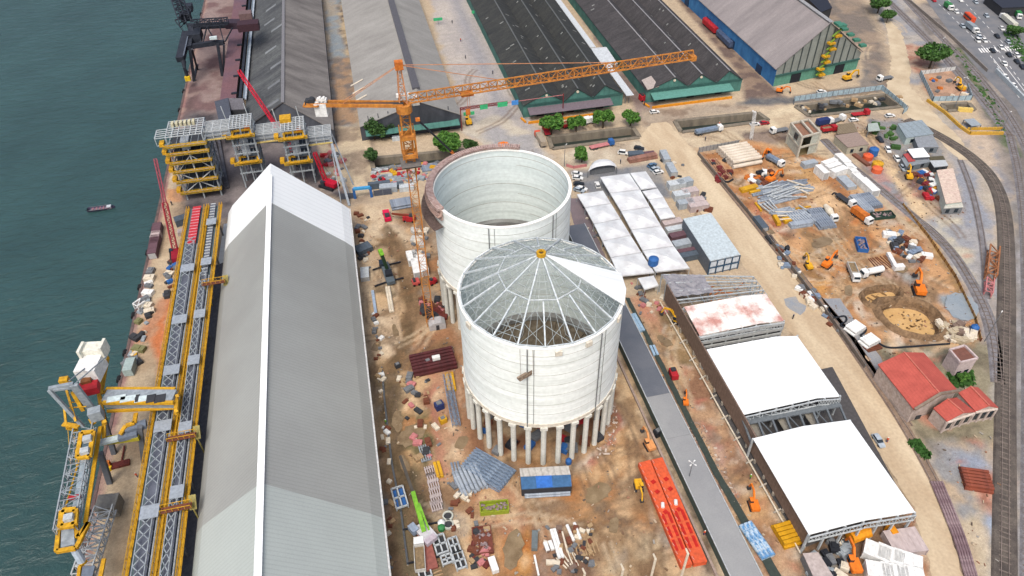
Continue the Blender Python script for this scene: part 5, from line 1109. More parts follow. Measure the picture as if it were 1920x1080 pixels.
for a in (
 ('orange_grey', 1013, 266, 1004, 250, 'truck with an orange-red cab and tan box at the left end of the canal'), ('red_box', 1036, 241, 1046, 238, 'red box truck behind the largest canal tree'), ('red_flat', 1024, 248, 1020, 238, 'small red truck between the first canal tree and the canal end'), ('red_dump', 1067, 238, 1074, 236, 'red dump truck between two canal trees'), ('white_box', 1101, 232, 1109, 230, 'white box truck between the second and third canal trees'),
 ('blue_flat', 1128, 276, 1160, 269, 'blue-cab truck with a long pink flatbed on the near canal bank'), ('white_load', 1328, 249, 1360, 243, 'long white truck loaded with grey steel below the right canal'),
 ('white_flat', 1460, 248, 1450, 250, 'white flatbed truck left of the bare concrete tower'), ('navy_box', 1545, 234, 1560, 231, 'navy-box truck right of the bare concrete tower'), ('white_flat', 1568, 229, 1577, 226, 'white flatbed truck behind the brown pergola'), ('red_dump', 1553, 247, 1561, 246, 'red dump truck beside the brown pergola'), ('red_flat', 1612, 217, 1622, 216, 'pink-red truck on the near bank of the far canal'),
 ('blue_truck', 1452, 306, 1466, 314, 'truck with a blue-grey load and white cab beside the white pipe stack'), ('mixer', 1554, 406, 1566, 420, 'white concrete mixer truck between the steel stacks'), ('orange_dump', 1614, 411, 1632, 424, 'orange-bodied truck with a white cab in the yard'), ('open_bed', 1584, 379, 1602, 392, 'dark open-bed truck with a white cab beside the steel stack'),
 ('white_dump', 1598, 516, 1604, 531, 'white dump truck full of soil above the round pits'), ('tanker', 1632, 516, 1618, 519, 'white water tanker beside the white dump truck'),
 ('white_flat', 1658, 150, 1648, 152, 'white flatbed truck turning off the asphalt by the blue warehouse'), ('green_tail', 1777, 17, 1785, 23, 'white truck with a green box at the top of the highway'), ('grey_lorry', 1820, 57, 1832, 66, 'large grey lorry behind the waiting cars'), ('white_trailer', 1888, 44, 1872, 30, 'long white trailer truck parked beyond the highway'), ('white_box', 1903, 22, 1906, 28, 'white truck parked beyond the highway near the top'), ('green_tail', 1907, 33, 1912, 40, 'green-box truck parked beyond the highway'),
 ('white_dump', 788, 1046, 786, 1012, 'white truck at the foot of the lime crane boom')):
    truck(*a)
def bus_proto(m, L=12):
    t = thing('bus', 'bus', 'bus', world=False); MB().box((0, 0, 1.75), (L, 2.5, 2.5)).build('body', m, t); MB().box((0, 0, 2.1), (L-.6, 2.56, .8)).build('windows', GLASS, t)
    MB().box((0, 0, 3.1), (L-2, 1.6, .2)).build('roof_unit', m, t)
    for x in (-L/2+2, L/2-2):
        for y in (-1.1, 1.1): MB().tube((x, y-.15, .5), (x, y+.15, .5), .5, 10).build('wheel', BLK, t)
    return t
a_, b_ = g(1816, 38), g(1826, 47); BP = {'bus': bus_proto(pm('bus_orange', 225, 90, 55), 9)}; put('bus', BP, 'orange-red bus in the middle of the highway', a_, ang(a_, b_))
# rail wagons beside the blue warehouse
for px, py, qx, qy, L, m, lab in ((1331, 55, 1343, 66, 15, RED, 'red rail wagon beside the blue wall, the further one'), (1358, 80, 1370, 92, 17, pm('wagon_blue_grey', 88, 104, 130, c2=A(60, 74, 104)), 'blue-grey rail wagon beside the blue wall, the nearer one')):
    a_, b_ = g(px, py), g(qx, qy); t = thing('rail_wagon', lab, 'rail wagon', a_, ang(a_, b_), 'wagons by the blue warehouse', world=False)
    b = MB(); b.box((0, 0, 2.2), (L, 2.8, 2.4)); b.add([(-L/2, -1.4, 3.4), (L/2, -1.4, 3.4), (L/2, 1.4, 3.4), (-L/2, 1.4, 3.4), (-L/2, -.6, 4.0), (L/2, -.6, 4.0), (L/2, .6, 4.0), (-L/2, .6, 4.0)], [(0, 1, 5, 4), (1, 2, 6, 5), (2, 3, 7, 6), (3, 0, 4, 7), (4, 5, 6, 7)]); b.build('body', m, t)
    for k in range(6): MB().box((-L/2+1.2+k*(L-2.4)/5, 0, 2.2), (.2, 2.95, 2.3)).build('rib', m, t)
    for x in (-L/2+2, L/2-2): MB().box((x, 0, .5), (2.4, 1.8, .8)).build('bogie', DGREY, t)
# machines
def excav_proto(m, raised=.3, reach=1.0):
    t = thing('excavator', 'excavator', 'excavator', world=False)
    for y in (-1.15, 1.15):
        b = MB(); b.add([(-1.9, y-.3, .35), (-1.5, y-.3, 0), (1.5, y-.3, 0), (1.9, y-.3, .35), (1.5, y-.3, .85), (-1.5, y-.3, .85)]+[(-1.9, y+.3, .35), (-1.5, y+.3, 0), (1.5, y+.3, 0), (1.9, y+.3, .35), (1.5, y+.3, .85), (-1.5, y+.3, .85)], [(0, 1, 2, 3, 4, 5), (11, 10, 9, 8, 7, 6)]+[(i, (i+1) % 6, (i+1) % 6+6, i+6) for i in range(6)]); b.build('track', BLKS, t)
    b = MB(); b.box((-.5, 0, 1.5), (3.2, 2.5, 1.1)); b.box((-1.9, 0, 1.6), (.8, 2.3, 1.2)); b.build('body', m, t)
    MB().box((.6, .75, 2.3), (1.4, 1.0, 1.5)).build('cab', GLASS, t); MB().box((.6, .75, 3.1), (1.45, 1.05, .1)).build('cab_roof', m, t)
    MB().beam((.8, -.2, 1.8), (2.8*reach, -.2, 4.2), .5, .7).beam((2.8*reach, -.2, 4.2), (5.0*reach, -.2, 3.7+raised), .45, .55).build('boom', m, t)
    MB().beam((5.0*reach, -.2, 3.9+raised), (5.9*reach, -.2, 1.2+raised), .35, .45).build('stick', m, t)
    b = MB(); b.box((5.7*reach, -.2, .8+raised), (1.0, 1.1, .8), 0); b.build('bucket', DGREY, t)
    return t
EP = {'orange': excav_proto(pm('exc_orange', 240, 130, 40)), 'yellow': excav_proto(pm('exc_yellow', 232, 176, 40)), 'pale': excav_proto(pm('exc_pale_orange', 230, 160, 100))}
def exc(k, px, py, qx, qy, label, s_=1.0):
    a_, b_ = g(px, py), g(qx, qy); put(k, EP, label, a_, ang(a_, b_), 'excavators and diggers', s_)
for a in (('orange', 1721, 548, 1706, 506, 'large orange excavator digging beside the round pits', 1.25), ('orange', 1550, 499, 1572, 478, 'small orange excavator in the middle of the mud', 1.0), ('yellow', 1515, 502, 1508, 490, 'small yellow digger near the yard wall', .8), ('orange', 1438, 290, 1430, 300, 'orange digger behind the white pipe stack', .9),
 ('orange', 1445, 340, 1460, 334, 'orange digger below the white pipe stack', 1.0), ('yellow', 1703, 334, 1700, 324, 'yellow-brown loader on the dirt lane near the rails', .9), ('yellow', 1800, 168, 1788, 158, 'yellow digger inside the fenced pit near the railway', 1.0),
 ('pale', 1217, 838, 1208, 822, 'faded orange digger beside the concrete gallery', .85), ('yellow', 1197, 915, 1202, 935, 'yellow machine beside the left orange beam', .75), ('orange', 1285, 756, 1284, 745, 'small orange machine on the strip right of the concrete gallery', .6), ('orange', 1412, 950, 1404, 925, 'long-armed orange excavator on the strip beside the white shed wall', .85),
 ('orange', 1598, 1062, 1590, 1042, 'orange excavator below the lower white shed', 1.0), ('yellow', 1270, 604, 1245, 595, 'yellow articulated lift machine beside the brown shed wall', .95), ('orange', 945, 282, 952, 290, 'orange machine behind the roofless silo rim', 1.2), ('yellow', 879, 232, 876, 222, 'yellow machine at the right corner of the pale grey warehouse', 1.0), ('yellow', 1588, 150, 1606, 146, 'yellow machine at the foot of the blue warehouse end wall', 1.05), ('orange', 1462, 173, 1470, 174, 'orange machine at the blue warehouse corner', .8), ('pale', 1232, 720, 1240, 712, 'small yellow-grey machine beside the blue pallets', .5)): exc(*a)
# containers and cabins
def cont_proto(m, L=6.1, W=2.45, H_=2.6, n='container'):
    t = thing(n, n, 'container', world=False); MB().box((0, 0, H_/2), (L, W, H_)).build('body', m, t)
    b = MB()
    for x in (-L/2, L/2):
        for y in (-W/2, W/2): b.box((x, y, H_/2), (.16, .16, H_+.06))
    for y in (-W/2, W/2): b.box((0, y, H_), (L, .14, .14))
    for x in (-L/2, L/2): b.box((x, 0, H_), (.14, W, .14))
    b.build('frame', m, t); MB().box((L/2+.03, 0, H_/2), (.05, W*.85, H_*.85)).build('door', mat('cont_door', A(180, 182, 182)), t)
    for k in range(5): MB().box((-L/2+.8+k*(L-1.6)/4, 0, H_+.02), (.1, W-.3, .06)).build('roof_rib', m, t)
    return t
KP = {'white': cont_proto(WHITE), 'grey': cont_proto(pm('cont_grey', 168, 178, 186)), 'blue': cont_proto(pm('cont_blue', 72, 110, 150)), 'dark': cont_proto(pm('cont_dark', 88, 100, 112)), 'pale': cont_proto(pm('cont_pale', 200, 208, 212)), 'pinkw': cont_proto(pm('cont_pinkish', 196, 182, 180)), 'maroon': cont_proto(pm('cont_maroon', 108, 82, 90))}
def cont(k, px, py, qx, qy, label, s_=None, group='containers and site cabins'):
    a_, b_ = g(px, py), g(qx, qy); put(k, KP, label, a_, ang(a_, b_), group, s_)
for i, (px, py, s_) in enumerate(((1538, 330, (1, 1, 1.3)), (1553, 312, (1.1, 1, 1)), (1560, 319, (1.1, 1, 1)), (1570, 328, (1.15, 1.1, 1.1)), (1577, 307, (1.1, 1.3, 1.1)), (1588, 318, (1.1, 1.2, 1)), (1597, 329, (.9, 1, 1)), (1608, 341, (1.1, 1.1, 1)), (1626, 357, (1.5, 1.3, 1.1)))):
    lab = ('tall white cabin at the left end of the white cabin group', 'white cabin furthest back in the group by the dirt siding', 'white cabin just below the furthest back one', 'long white cabin facing the brown soil slope', 'white cabin closest to the siding at the top', 'white cabin second along the siding', 'small pale cabin third along the siding', 'white cabin fourth along the siding', 'large white cabin at the lower end of the row along the siding')[i]
    d = (px+12, py-4) if i in (1, 2, 3) else (px+14, py+13)
    cont('white', px, py, *d, lab, s_)
for k, px, py, qx, qy, lab, s_ in (
 ('grey', 1516, 312, 1530, 309, 'grey tarped container at the foot of the bare concrete tower', (1, 1.1, .8)), ('grey', 1586, 346, 1596, 356, 'flat grey container left of the white cabin row', (1.3, 1.5, .6)), ('dark', 1425, 423, 1433, 433, 'dark blue container against the yard wall', (1.2, 1, .7)), 
 ('grey', 1246, 300, 1256, 320, 'grey container first in the row along the service road', (1.2, 1.1, 1)), ('grey', 1258, 324, 1268, 342, 'grey container second in the row along the service road', (1.2, 1.1, 1)),
 ('dark', 1192, 293, 1202, 292, 'low black container roof beside the brown timber stack', (1, 1.2, .7)), ('maroon', 1217, 292, 1225, 291, 'small brown-framed panel crate beside the timber stack', (.7, .9, .6)),
 ('pale', 1267, 352, 1280, 350, 'pale grey container roof below the grey row', (1.1, 1.3, 1)), ('grey', 1282, 348, 1294, 345, 'blue-grey container roof nearest the service road', (1, 1.3, 1)), ('pale', 1276, 372, 1290, 370, 'pale container in the cluster left of the service road', (1, 1.4, 1)), ('pinkw', 1292, 366, 1304, 364, 'pinkish container roof in the cluster by the road', (1, 1.3, 1)), ('grey', 1284, 388, 1298, 386, 'grey container in the cluster above the white office roof', (1, 1.2, 1)), ('pinkw', 1302, 384, 1314, 382, 'pinkish container above the white office roof, right one', (1.1, 1.2, 1)), ('pinkw', 1308, 393, 1320, 391, 'pinkish container touching the white office', (1.2, 1.2, 1)),
 ('pinkw', 1259, 424, 1274, 421, 'pinkish-grey cabin roof topmost between tents and office', (1.2, 1.2, .9)), ('pale', 1266, 436, 1281, 433, 'pale cabin roof second between tents and office', (1.2, 1, .9)), ('maroon', 1273, 448, 1288, 445, 'maroon cabin roof third between tents and office', (1.2, 1.1, .9)), ('grey', 1281, 463, 1296, 460, 'grey cabin roof fourth between tents and office', (1.3, 1.3, .9)), ('maroon', 1290, 477, 1306, 474, 'dark maroon cabin roof fifth between tents and office', (1.3, .7, .9)), ('dark', 1294, 485, 1310, 482, 'slate cabin roof sixth between tents and office', (1.3, 1, .9)),
 ('pinkw', 1692, 1023, 1706, 1021, 'flat pinkish-grey roofed cabin below the lower white shed', (1.3, 2.4, .9)), ('white', 1640, 1043, 1652, 1048, 'first white cabin in the upper row below the lower shed', (.95, 1.6, 1)), ('white', 1664, 1050, 1676, 1055, 'second white cabin in the upper row below the lower shed', (.95, 1.6, 1)), ('white', 1696, 1058, 1708, 1062, 'white cabin set apart at the end of the upper row', (1, 1.4, 1)), ('white', 1644, 1078, 1656, 1080, 'first white cabin in the bottom row', (.95, 1.5, 1)), ('white', 1672, 1081, 1684, 1083, 'second white cabin in the bottom row', (.95, 1.5, 1)), ('white', 1700, 1083, 1712, 1085, 'third white cabin in the bottom row', (.95, 1.4, 1)),
 ('pale', 685, 518, 686, 540, 'white cabin with an orange mark beside the grey shed', (.9, 1.1, .7)), ('dark', 682, 470, 692, 466, 'grey round-topped cabin beside the grey shed', (.9, 1.6, .7)),
 ('dark', 348, 417, 358, 414, 'dark green-grey container on the quay by the red crane', (1.1, 1.4, 1)), ('pinkw', 350, 437, 360, 435, 'flat pale cabin below the dark container on the quay', (.9, 1, .6)), ('maroon', 297, 437, 294, 452, 'topmost dark maroon barge-like container at the quay edge', (1, 1.2, 1)), ('pinkw', 295, 449, 292, 458, 'pale container between the maroon ones at the quay edge', (.6, 1.2, 1)), ('maroon', 291, 470, 288, 486, 'lowest dark maroon container at the quay edge', (1.6, 1.2, 1)), ('maroon', 294, 458, 291, 470, 'maroon container directly above the lowest one at the quay edge', (.8, 1.2, 1)),
 ('grey', 729, 357, 742, 356, 'grey cabin right of the blue gate', (1.1, 1.3, .9)), ('dark', 712, 352, 730, 350, 'dark grey wall cabin behind the grey cabin by the blue gate', (1.4, .7, 1)), ('pale', 763, 356, 775, 355, 'pale cabin roof between the blue gate and the crane mast', (.9, 1.1, .8)), ('dark', 749, 352, 757, 351, 'small dark opening cabin left of the pale roof near the crane', (.6, .8, .8)),
 ('pale', 748, 262, 758, 261, 'pale box beside the crane mast under the teal canopy', (.9, .8, .7)),
 ('white', 782, 508, 786, 525, 'left white cabin roof of the pair beside the crane mast', (1.3, 1.2, 1)), ('white', 793, 503, 797, 520, 'right white cabin roof of the pair beside the crane mast', (1.4, 1.2, 1)), ('white', 770, 490, 774, 504, 'narrow white cabin above the pair beside the crane mast', (.9, .8, 1)),
 ('blue', 1372, 500, 1360, 502, 'blue door cabin under the white office roof', (.4, .6, 1))): cont(k, px, py, qx, qy, lab, s_)
# ---------------------------------------------------------------- roofs on measured corners
def cen(P_): return sum((V3(p) for p in P_), Vector())/len(P_)
def tent(q, z, label, group, pk=2.2, m=None):
    c = [g(px, py, z) for px, py in q]; ce = cen(c); c = [p+(ce-p).normalized()*.2 for p in c]; t = thing('tent', label, 'tent', (ce.x, ce.y, 0), group=group); top = ce+Vector((0, 0, pk))
    B = MB(); N = 5; vs = []; fs = []
    def P_(u, v):
        a = c[0].lerp(c[1], u); b = c[3].lerp(c[2], u); p = a.lerp(b, v); d = max(abs(2*u-1), abs(2*v-1)); p.z = z+pk*(1-d)**1.25; return p
    N = 10
    for i in range(N+1):
        for j in range(N+1): vs.append(P_(i/N, j/N))
    for i in range(N):
        for j in range(N): fs.append((i*(N+1)+j, (i+1)*(N+1)+j, (i+1)*(N+1)+j+1, i*(N+1)+j+1))
    B.add(vs, fs); B.build('canopy', m or TENT, t)
    v = MB()
    for i in range(4):
        a, b = c[i], c[(i+1) % 4]; v.quad(a, b, b-Vector((0, 0, .5)), a-Vector((0, 0, .5)))
    v.build('valance', m or TENT, t)
    for p in c: MB().beam((p.x, p.y, 0), p, .15).build('pole', LGALV, t)
TENT = mat('tent_fabric', (.66, .70, .705), A(184, 182, 184, 1.3), s=.2, rough=.6, contrast=.9, fine=.03)
lA = [(1081, 364), (1096.7, 389.6), (1113, 420), (1129, 452), (1144.6, 483), (1160, 518)]; rA = [(1131, 357), (1146, 381), (1164, 410), (1183, 441), (1203, 473), (1228, 511)]
nm = ['topmost', 'second', 'third', 'fourth', 'lowest']
for i in range(5): tent([lA[i], rA[i], rA[i+1], lA[i+1]], 3.6, nm[i]+' white tent in the left column, along the concrete gallery', 'white site tents', 1.1)
lB = [(1125, 331.6), (1143.5, 362), (1164, 396), (1183, 431), (1204.7, 470), (1229, 510)]; rB = [(1180, 324.5), (1200.6, 355), (1219, 387.6), (1240, 423), (1264, 461), (1294, 503)]
for i in range(5): tent([lB[i], rB[i], rB[i+1], lB[i+1]], 4.0, nm[i]+' white tent in the wide middle column', 'white site tents', 1.3)
tent([(1181, 324), (1211, 320.5), (1232, 351), (1201.5, 355)], 4.0, 'white tent at the top right corner of the tent grid', 'white site tents', 1.0)
lC = [(1203.6, 358), (1216, 374), (1227, 392), (1238, 411)]; rC = [(1233, 353), (1245, 370), (1255.6, 389), (1267, 406)]
for i, s_ in enumerate(('upper', 'middle', 'lower')): tent([lC[i], rC[i], rC[i+1], lC[i+1]], 3.6, s_+' small flat white tent right of the wide column', 'white site tents', .5)
tent([(1195, 521), (1226, 516), (1236, 535), (1208, 543)], 4, 'small square white canopy beside the blue water tank', 'white site tents', .4)
struct(sheet('pavement', [(1062, 372), (1090, 372), (1130, 470), (1165, 560), (1130, 560), (1085, 450)], .12, mat('purple_paving', A(140, 124, 126), A(120, 110, 114), s=.1)))
def canopy_round(q, z, label):
    c = [g(*p, z) for p in q]; ce = cen(c); t = thing('canopy', label, 'canopy', (ce.x, ce.y, 0)); vs = []; fs = []; N = 10
    for i in range(N+1):
        for j in range(3):
            u = i/N; a = c[0].lerp(c[1], u); b = c[3].lerp(c[2], u); p = a.lerp(b, j/2); p.z = z-1.6*abs(2*u-1)**3+(.5 if j == 1 else 0); vs.append(p)
    for i in range(N):
        for j in range(2): fs.append((i*3+j, (i+1)*3+j, (i+1)*3+j+1, i*3+j+1))
    MB().add(vs, fs).build('roof', TENT, t)
    for p in c: MB().beam((p.x, p.y, 0), (p.x, p.y, z-1.7), .3).build('post', GREY, t)
    MB().box((ce.x, ce.y, 1.2), (10, 2, 2)).build('counter', GREY, t)
canopy_round([(1112, 299), (1150, 298), (1157, 307), (1103, 315)], 4.5, 'white curved canopy roof beside the small round tree')
# blue water tank among the tents
q = g(1222, 512); t = thing('water_tank', 'blue round water tank on a stand at the bottom of the tent grid', 'water tank', q)
b = MB().tube(q+Vector((0, 0, 4)), q+Vector((0, 0, 6.4)), 1.7, 16).tube(q+Vector((0, 0, 6.4)), q+Vector((0, 0, 7.0)), 1.7, 16, .5); b.build('tank', BLUE, t)
for a_ in range(4): MB().beam(q+Vector((1.2*(-1)**a_, 1.2*(-1)**(a_//2), 0)), q+Vector((1.2*(-1)**a_, 1.2*(-1)**(a_//2), 4)), .25).build('leg', GREY, t)
def tank(px, py, m, label, r=1.5, h=2.2):
    q = g(px, py); t = thing('storage_tank', label, 'tank', q, group='coloured round tanks'); b = MB().tube(q, q+Vector((0, 0, h)), r, 14).tube(q+Vector((0, 0, h)), q+Vector((0, 0, h+.6)), r, 14, r*.4); b.build('shell', m, t); MB().tube(q+Vector((0, 0, h+.6)), q+Vector((0, 0, h+.85)), r*.3, 10).build('lid', m, t)
tank(1636, 290, BLUE, 'blue round tank above the orange and yellow ones', 1.9, 2.8); tank(1626, 298, ORED, 'orange-red round tank left of the blue tank', 2.0, 1.8); tank(1644, 313, YEL, 'yellow round tank above another orange tank', 2.2, 2); tank(1643, 322, pm('tank_orange', 232, 110, 70), 'light orange round tank below the yellow one', 2, 1.8)
tank(1825, 620, BLUE, 'blue drum at the corner of the construction yard by the rails', 1.2, 1.8); tank(1475, 469, BLKS, 'small black tank near the yard wall', .9, 1.4); tank(828, 984, WHITE, 'white drum beside two round grates near the lime crane', .9, 1.2); tank(828, 992, GREEN, 'green drum directly below the white drum', .9, 1.1)
tank(1066, 868, BLUE, 'blue drum beside the front silo columns', .8, 1.2)
# white office building with framed end
z = 6.2; q = [(1281, 410), (1333, 399), (1388, 477), (1332, 489)]; c = [g(*p, z) for p in q]
t = thing('office_building', 'two-storey site office with a flat white roof and blue framed end', 'building', (cen(c).x, cen(c).y, 0))
MB().slab(c, .3).build('roof', pm('office_roof', 196, 210, 216), t); dn = lambda p, zz: Vector((p.x, p.y, zz))
b = MB()
for i in range(4): a_, b_ = c[i], c[(i+1) % 4]; b.quad(dn(a_, 0), dn(b_, 0), dn(b_, z-.3), dn(a_, z-.3))
b.build('wall', pm('office_wall', 110, 118, 128), t)
a_, b_ = c[3], c[2]; o_ = Vector((0, -.15, 0))
for k in range(5):
    p = a_.lerp(b_, k/4); MB().beam(dn(p, 0)+o_, dn(p, z-.3)+o_, .3).build('frame_post', pm('frame_blue', 60, 92, 120), t)
for k in range(4):
    for zz in (1.6, 4.4): p = a_.lerp(b_, k/4+.125); MB().box(dn(p, zz)+o_*.6, (2.2, .1, 1.9), ang(a_, b_)).build('window', pm('office_pane', 215, 226, 236, rough=.2), t)
MB().beam(dn(a_, 3.0)+o_, dn(b_, 3.0)+o_, .25).build('frame_beam', pm('frame_blue', 60, 92, 120), t)
# ---------------------------------------------------------------- white-roofed sheds on the right
XB = 85.0
def wshed(label, q, rid, z=8.4, roofm=WR, group='white-roofed sheds', pk=1.2):
    c = [g(*p, z) for p in q]; ce = cen(c); t = thing('open_shed', label, 'shed', (ce.x, ce.y, 0), group=group)
    f_ = rid; m1 = c[0].lerp(c[1], f_)+Vector((0, 0, pk)); m2 = c[3].lerp(c[2], f_)+Vector((0, 0, pk))
    MB().slab([c[0], m1, m2, c[3]], .25).slab([m1, c[1], c[2], m2], .25).build('roof', roofm, t)
    xs = [c[3].lerp(c[2], k/6) for k in range(7)]; xb_ = [c[0].lerp(c[1], k/6) for k in range(7)]
    b = MB()
    for row in (xs, xb_):
        for k, p in enumerate(row): MB().beam(dn(p, 0), dn(p, z-.3+pk*(1-abs(k/6-f_)*1.6)*.8), .45).build('column', LGALV, t)
    b = MB(); y_ = Vector((0, -.6, 0))
    for a_, b_ in ((c[3], m2), (m2, c[2])):
        b.beam(a_+y_+Vector((0, 0, -.5)), b_+y_+Vector((0, 0, -.5)), .3); b.beam(a_+y_+Vector((0, 0, -2.3)), b_+y_+Vector((0, 0, -2.6)), .3)
        n = 8
        for k in range(n+1): b.beam(a_.lerp(b_, k/n)+y_+Vector((0, 0, -.5)), a_.lerp(b_, k/n)+y_+Vector((0, 0, -2.4)), .18); 
        for k in range(n): b.beam(a_.lerp(b_, k/n)+y_+Vector((0, 0, -.5)), a_.lerp(b_, (k+1)/n)+y_+Vector((0, 0, -2.4)), .14)
    b.build('end_truss', LGALV, t)
    return t, c
sA, cA = wshed('blank white-roofed shed, the upper of the two large white roofs on the right', [(1325, 655), (1495, 630), (1575, 743), (1395, 777)], .75)
sB, cB = wshed('blank white-roofed shed, the lowest and largest white roof on the right', [(1412, 822), (1594, 787), (1716, 960), (1517, 1002)], .5)
sC, cC = wshed('shed roof of pale panels with patches of red rust, above the white sheds', [(1283, 575), (1436, 551), (1470, 601), (1312, 629)], .7, roofm=mat('patchy_red_roof', (.74, .74, .70), A(205, 150, 138), s=.13, contrast=.3, rib=(0, 2.2, .12), rough=.6), pk=.7)
b = MB(); a_, b_ = cC[3], cC[2]
for zz in (7.6, 5.4, 3.2): b.beam(dn(a_, zz)+Vector((0, -.3, 0)), dn(b_, zz)+Vector((0, -.3, 0)), .9 if zz > 5 else .5, .8)
b.build('front_beam', pm('front_beam', 186, 190, 190), sC)
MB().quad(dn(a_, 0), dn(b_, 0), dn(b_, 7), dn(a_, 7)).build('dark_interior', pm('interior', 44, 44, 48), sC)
# gap between the white sheds: beams over a dark drive-through
t = thing('roof_trusses', 'dark grey roof trusses in the gap between the two white sheds', 'truss', (cen([cA[3], cB[1]]).x, cen([cA[3], cB[1]]).y, 6)); a_, b_, d_, e_ = cA[3], cA[2], cB[0], cB[1]
b = MB(); y_ = Vector((0, -.5, 0))
b.slab([dn(a_, 6.6), dn(b_, 6.6), dn(b_, 6.6)-Vector((0, 2, 0)), dn(a_, 6.6)-Vector((0, 2, 0))], .4); b.slab([dn(d_, 6.6)+Vector((0, 1, 0)), dn(e_, 6.6)+Vector((0, 1, 0)), dn(e_, 6.6), dn(d_, 6.6)], .4)
for k in range(8):
    p = a_.lerp(b_, k/7.0); q_ = d_.lerp(e_, k/7.0); b.beam(dn(p, 6.3), dn(q_, 6.3), .5)
    if k < 7 and k % 2: b.beam(dn(p, 6.4), dn(d_.lerp(e_, (k+.8)/7), 6.4), .25)
b.build('beams', pm('gap_steel', 112, 120, 126), t)
b = MB()
for k in (1, 3, 5): p = a_.lerp(d_, .5).lerp(b_.lerp(e_, .5), k/7); MB().box(dn(p, 4.5), (2.4, 6, .3)).build('hanging_panel', pm('gap_panel', 150, 146, 136), t)
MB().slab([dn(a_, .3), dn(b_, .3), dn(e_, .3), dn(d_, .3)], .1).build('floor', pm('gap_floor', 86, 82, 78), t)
# brown boundary wall along the left side of the sheds
y0_, y1_ = g(1517, 1028).y, g(1258, 566).y
t = thing('shed_side_wall', 'long brown clad wall along the left side of the white sheds', 'wall', (XB, (y0_+y1_)/2, 0))
MB().slab([(XB, y0_, 8.3), (XB+.35, y0_, 8.3), (XB+.35, y1_, 8.3), (XB, y1_, 8.3)], 6.6).build('cladding', BROWN, t)
b = MB(); k = 0; y = y0_
while y < y1_: b.box((XB+.1, y, .9), (.5, .6, 1.8)); y += 5
b.build('base_posts', CONC, t); MB().tube((XB-1.2, y0_-1, .8), (XB-1.2, y1_, .8), .22, 6).build('base_pipe', CREAM, t)
b = MB(); y = y0_+3
while y < y1_: b.beam((XB-2, y, .2), (XB-.2, y, 1.4), .35); y += 7.5
b.build('pipe_supports', CONC, t)
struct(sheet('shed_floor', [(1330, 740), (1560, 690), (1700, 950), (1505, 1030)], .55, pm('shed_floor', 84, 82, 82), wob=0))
# unfinished steel frame bay
z = 7.5; q = [(1236, 516), (1418, 518), (1438, 553), (1278, 580)]; c = [g(*p, z) for p in q]; c[0].x = c[3].x = XB+.6; c[1].x = c[2].x; t = thing('portal_bay', 'unfinished light steel frame bay with a sagging grey membrane, above the rusty roof', 'steel frame', (cen(c).x, cen(c).y, 0))
b = MB(); b2 = MB()
for k in range(5):
    a_ = c[0].lerp(c[3], k/4); b_ = c[1].lerp(c[2], k/4)
    b.beam(a_, b_+Vector((0, 0, .0)), .35); b.beam(a_-Vector((0, 0, 1.4)), b_-Vector((0, 0, 1.4)), .25)
    for j in range(8): p = a_.lerp(b_, j/7); b2.beam(p, p-Vector((0, 0, 1.4)), .14); 
    for j in range(7): b2.beam(a_.lerp(b_, j/7), a_.lerp(b_, (j+1)/7)-Vector((0, 0, 1.4)), .12)
    for j in (0, 3, 7): p = a_.lerp(b_, j/7); b.beam(dn(p, 0), p, .35)
for j in range(8): b2.beam(c[0].lerp(c[1], j/7), c[3].lerp(c[2], j/7), .15)
b.build('portal_frames', LGALV, t); b2.build('secondary_steel', GALV, t)
vs = []; fs = []; N = 12; rr = random.Random(5)
for i in range(N+1):
    for j in range(N+1): 
        p = c[0].lerp(c[1], i/N*.45).lerp(c[3].lerp(c[2], i/N*.45), j/N*.66); p.z += .3+rr.uniform(-.5, .35); vs.append(p)
for i in range(N):
    for j in range(N): fs.append((i*(N+1)+j, (i+1)*(N+1)+j, (i+1)*(N+1)+j+1, i*(N+1)+j+1))
MB().add(vs, fs).build('membrane', mat('membrane', A(160, 160, 166), A(128, 128, 136), s=.5, contrast=1), t)
b = MB()
for i in range(26):
    p = c[0].lerp(c[1], rr.uniform(.5, 1)).lerp(c[3].lerp(c[2], rr.uniform(.2, 1)), rr.random()); b.beam((p.x-2, p.y+rr.uniform(-1, 1), rr.uniform(1, 4)), (p.x+2, p.y+rr.uniform(-2, 2), rr.uniform(1, 4)), .3)
b.build('formwork_props', ORG, t)
# ---------------------------------------------------------------- concrete conveyor gallery roof
z = 3.4; xl = g(1285, 900, z).x; xr = g(1338, 900, z).x; y0_, yS, y1_ = 40, g(1210, 745, z).y, g(1088, 420, z).y; yS2 = g(1265, 820, z).y
t = thing('covered_gallery', 'long flat-roofed concrete gallery running diagonally past the front silo, slate grey then pale', 'gallery', ((xl+xr)/2, 130, 0))
MB().slab([(xl, yS, z), (xr, yS, z), (xr, y1_, z), (xl, y1_, z)], .3).build('slate_roof', mat('slate_roof', A(96, 102, 112), A(110, 114, 122), s=.12, fine=.06), t)
MB().slab([(xl, y0_, z), (xr, y0_, z), (xr, yS2, z), (xl, yS2, z)], .3).slab([(xl, yS2+.06, z), (xr, yS2+.06, z), (xr, yS-.06, z), (xl, yS-.06, z)], .3).build('pale_roof', mat('pale_gallery_roof', A(158, 160, 160), A(146, 148, 150), s=.1, fine=.06), t)
MB().slab([(xl+.05, y0_, z-.35), (xl+.3, y0_, z-.35), (xl+.3, y1_, z-.35), (xl+.05, y1_, z-.35)], z-.4).slab([(xr-.3, y0_, z-.35), (xr-.05, y0_, z-.35), (xr-.05, y1_, z-.35), (xr-.3, y1_, z-.35)], z-.4).build('wall', pm('gallery_wall', 78, 92, 86), t)
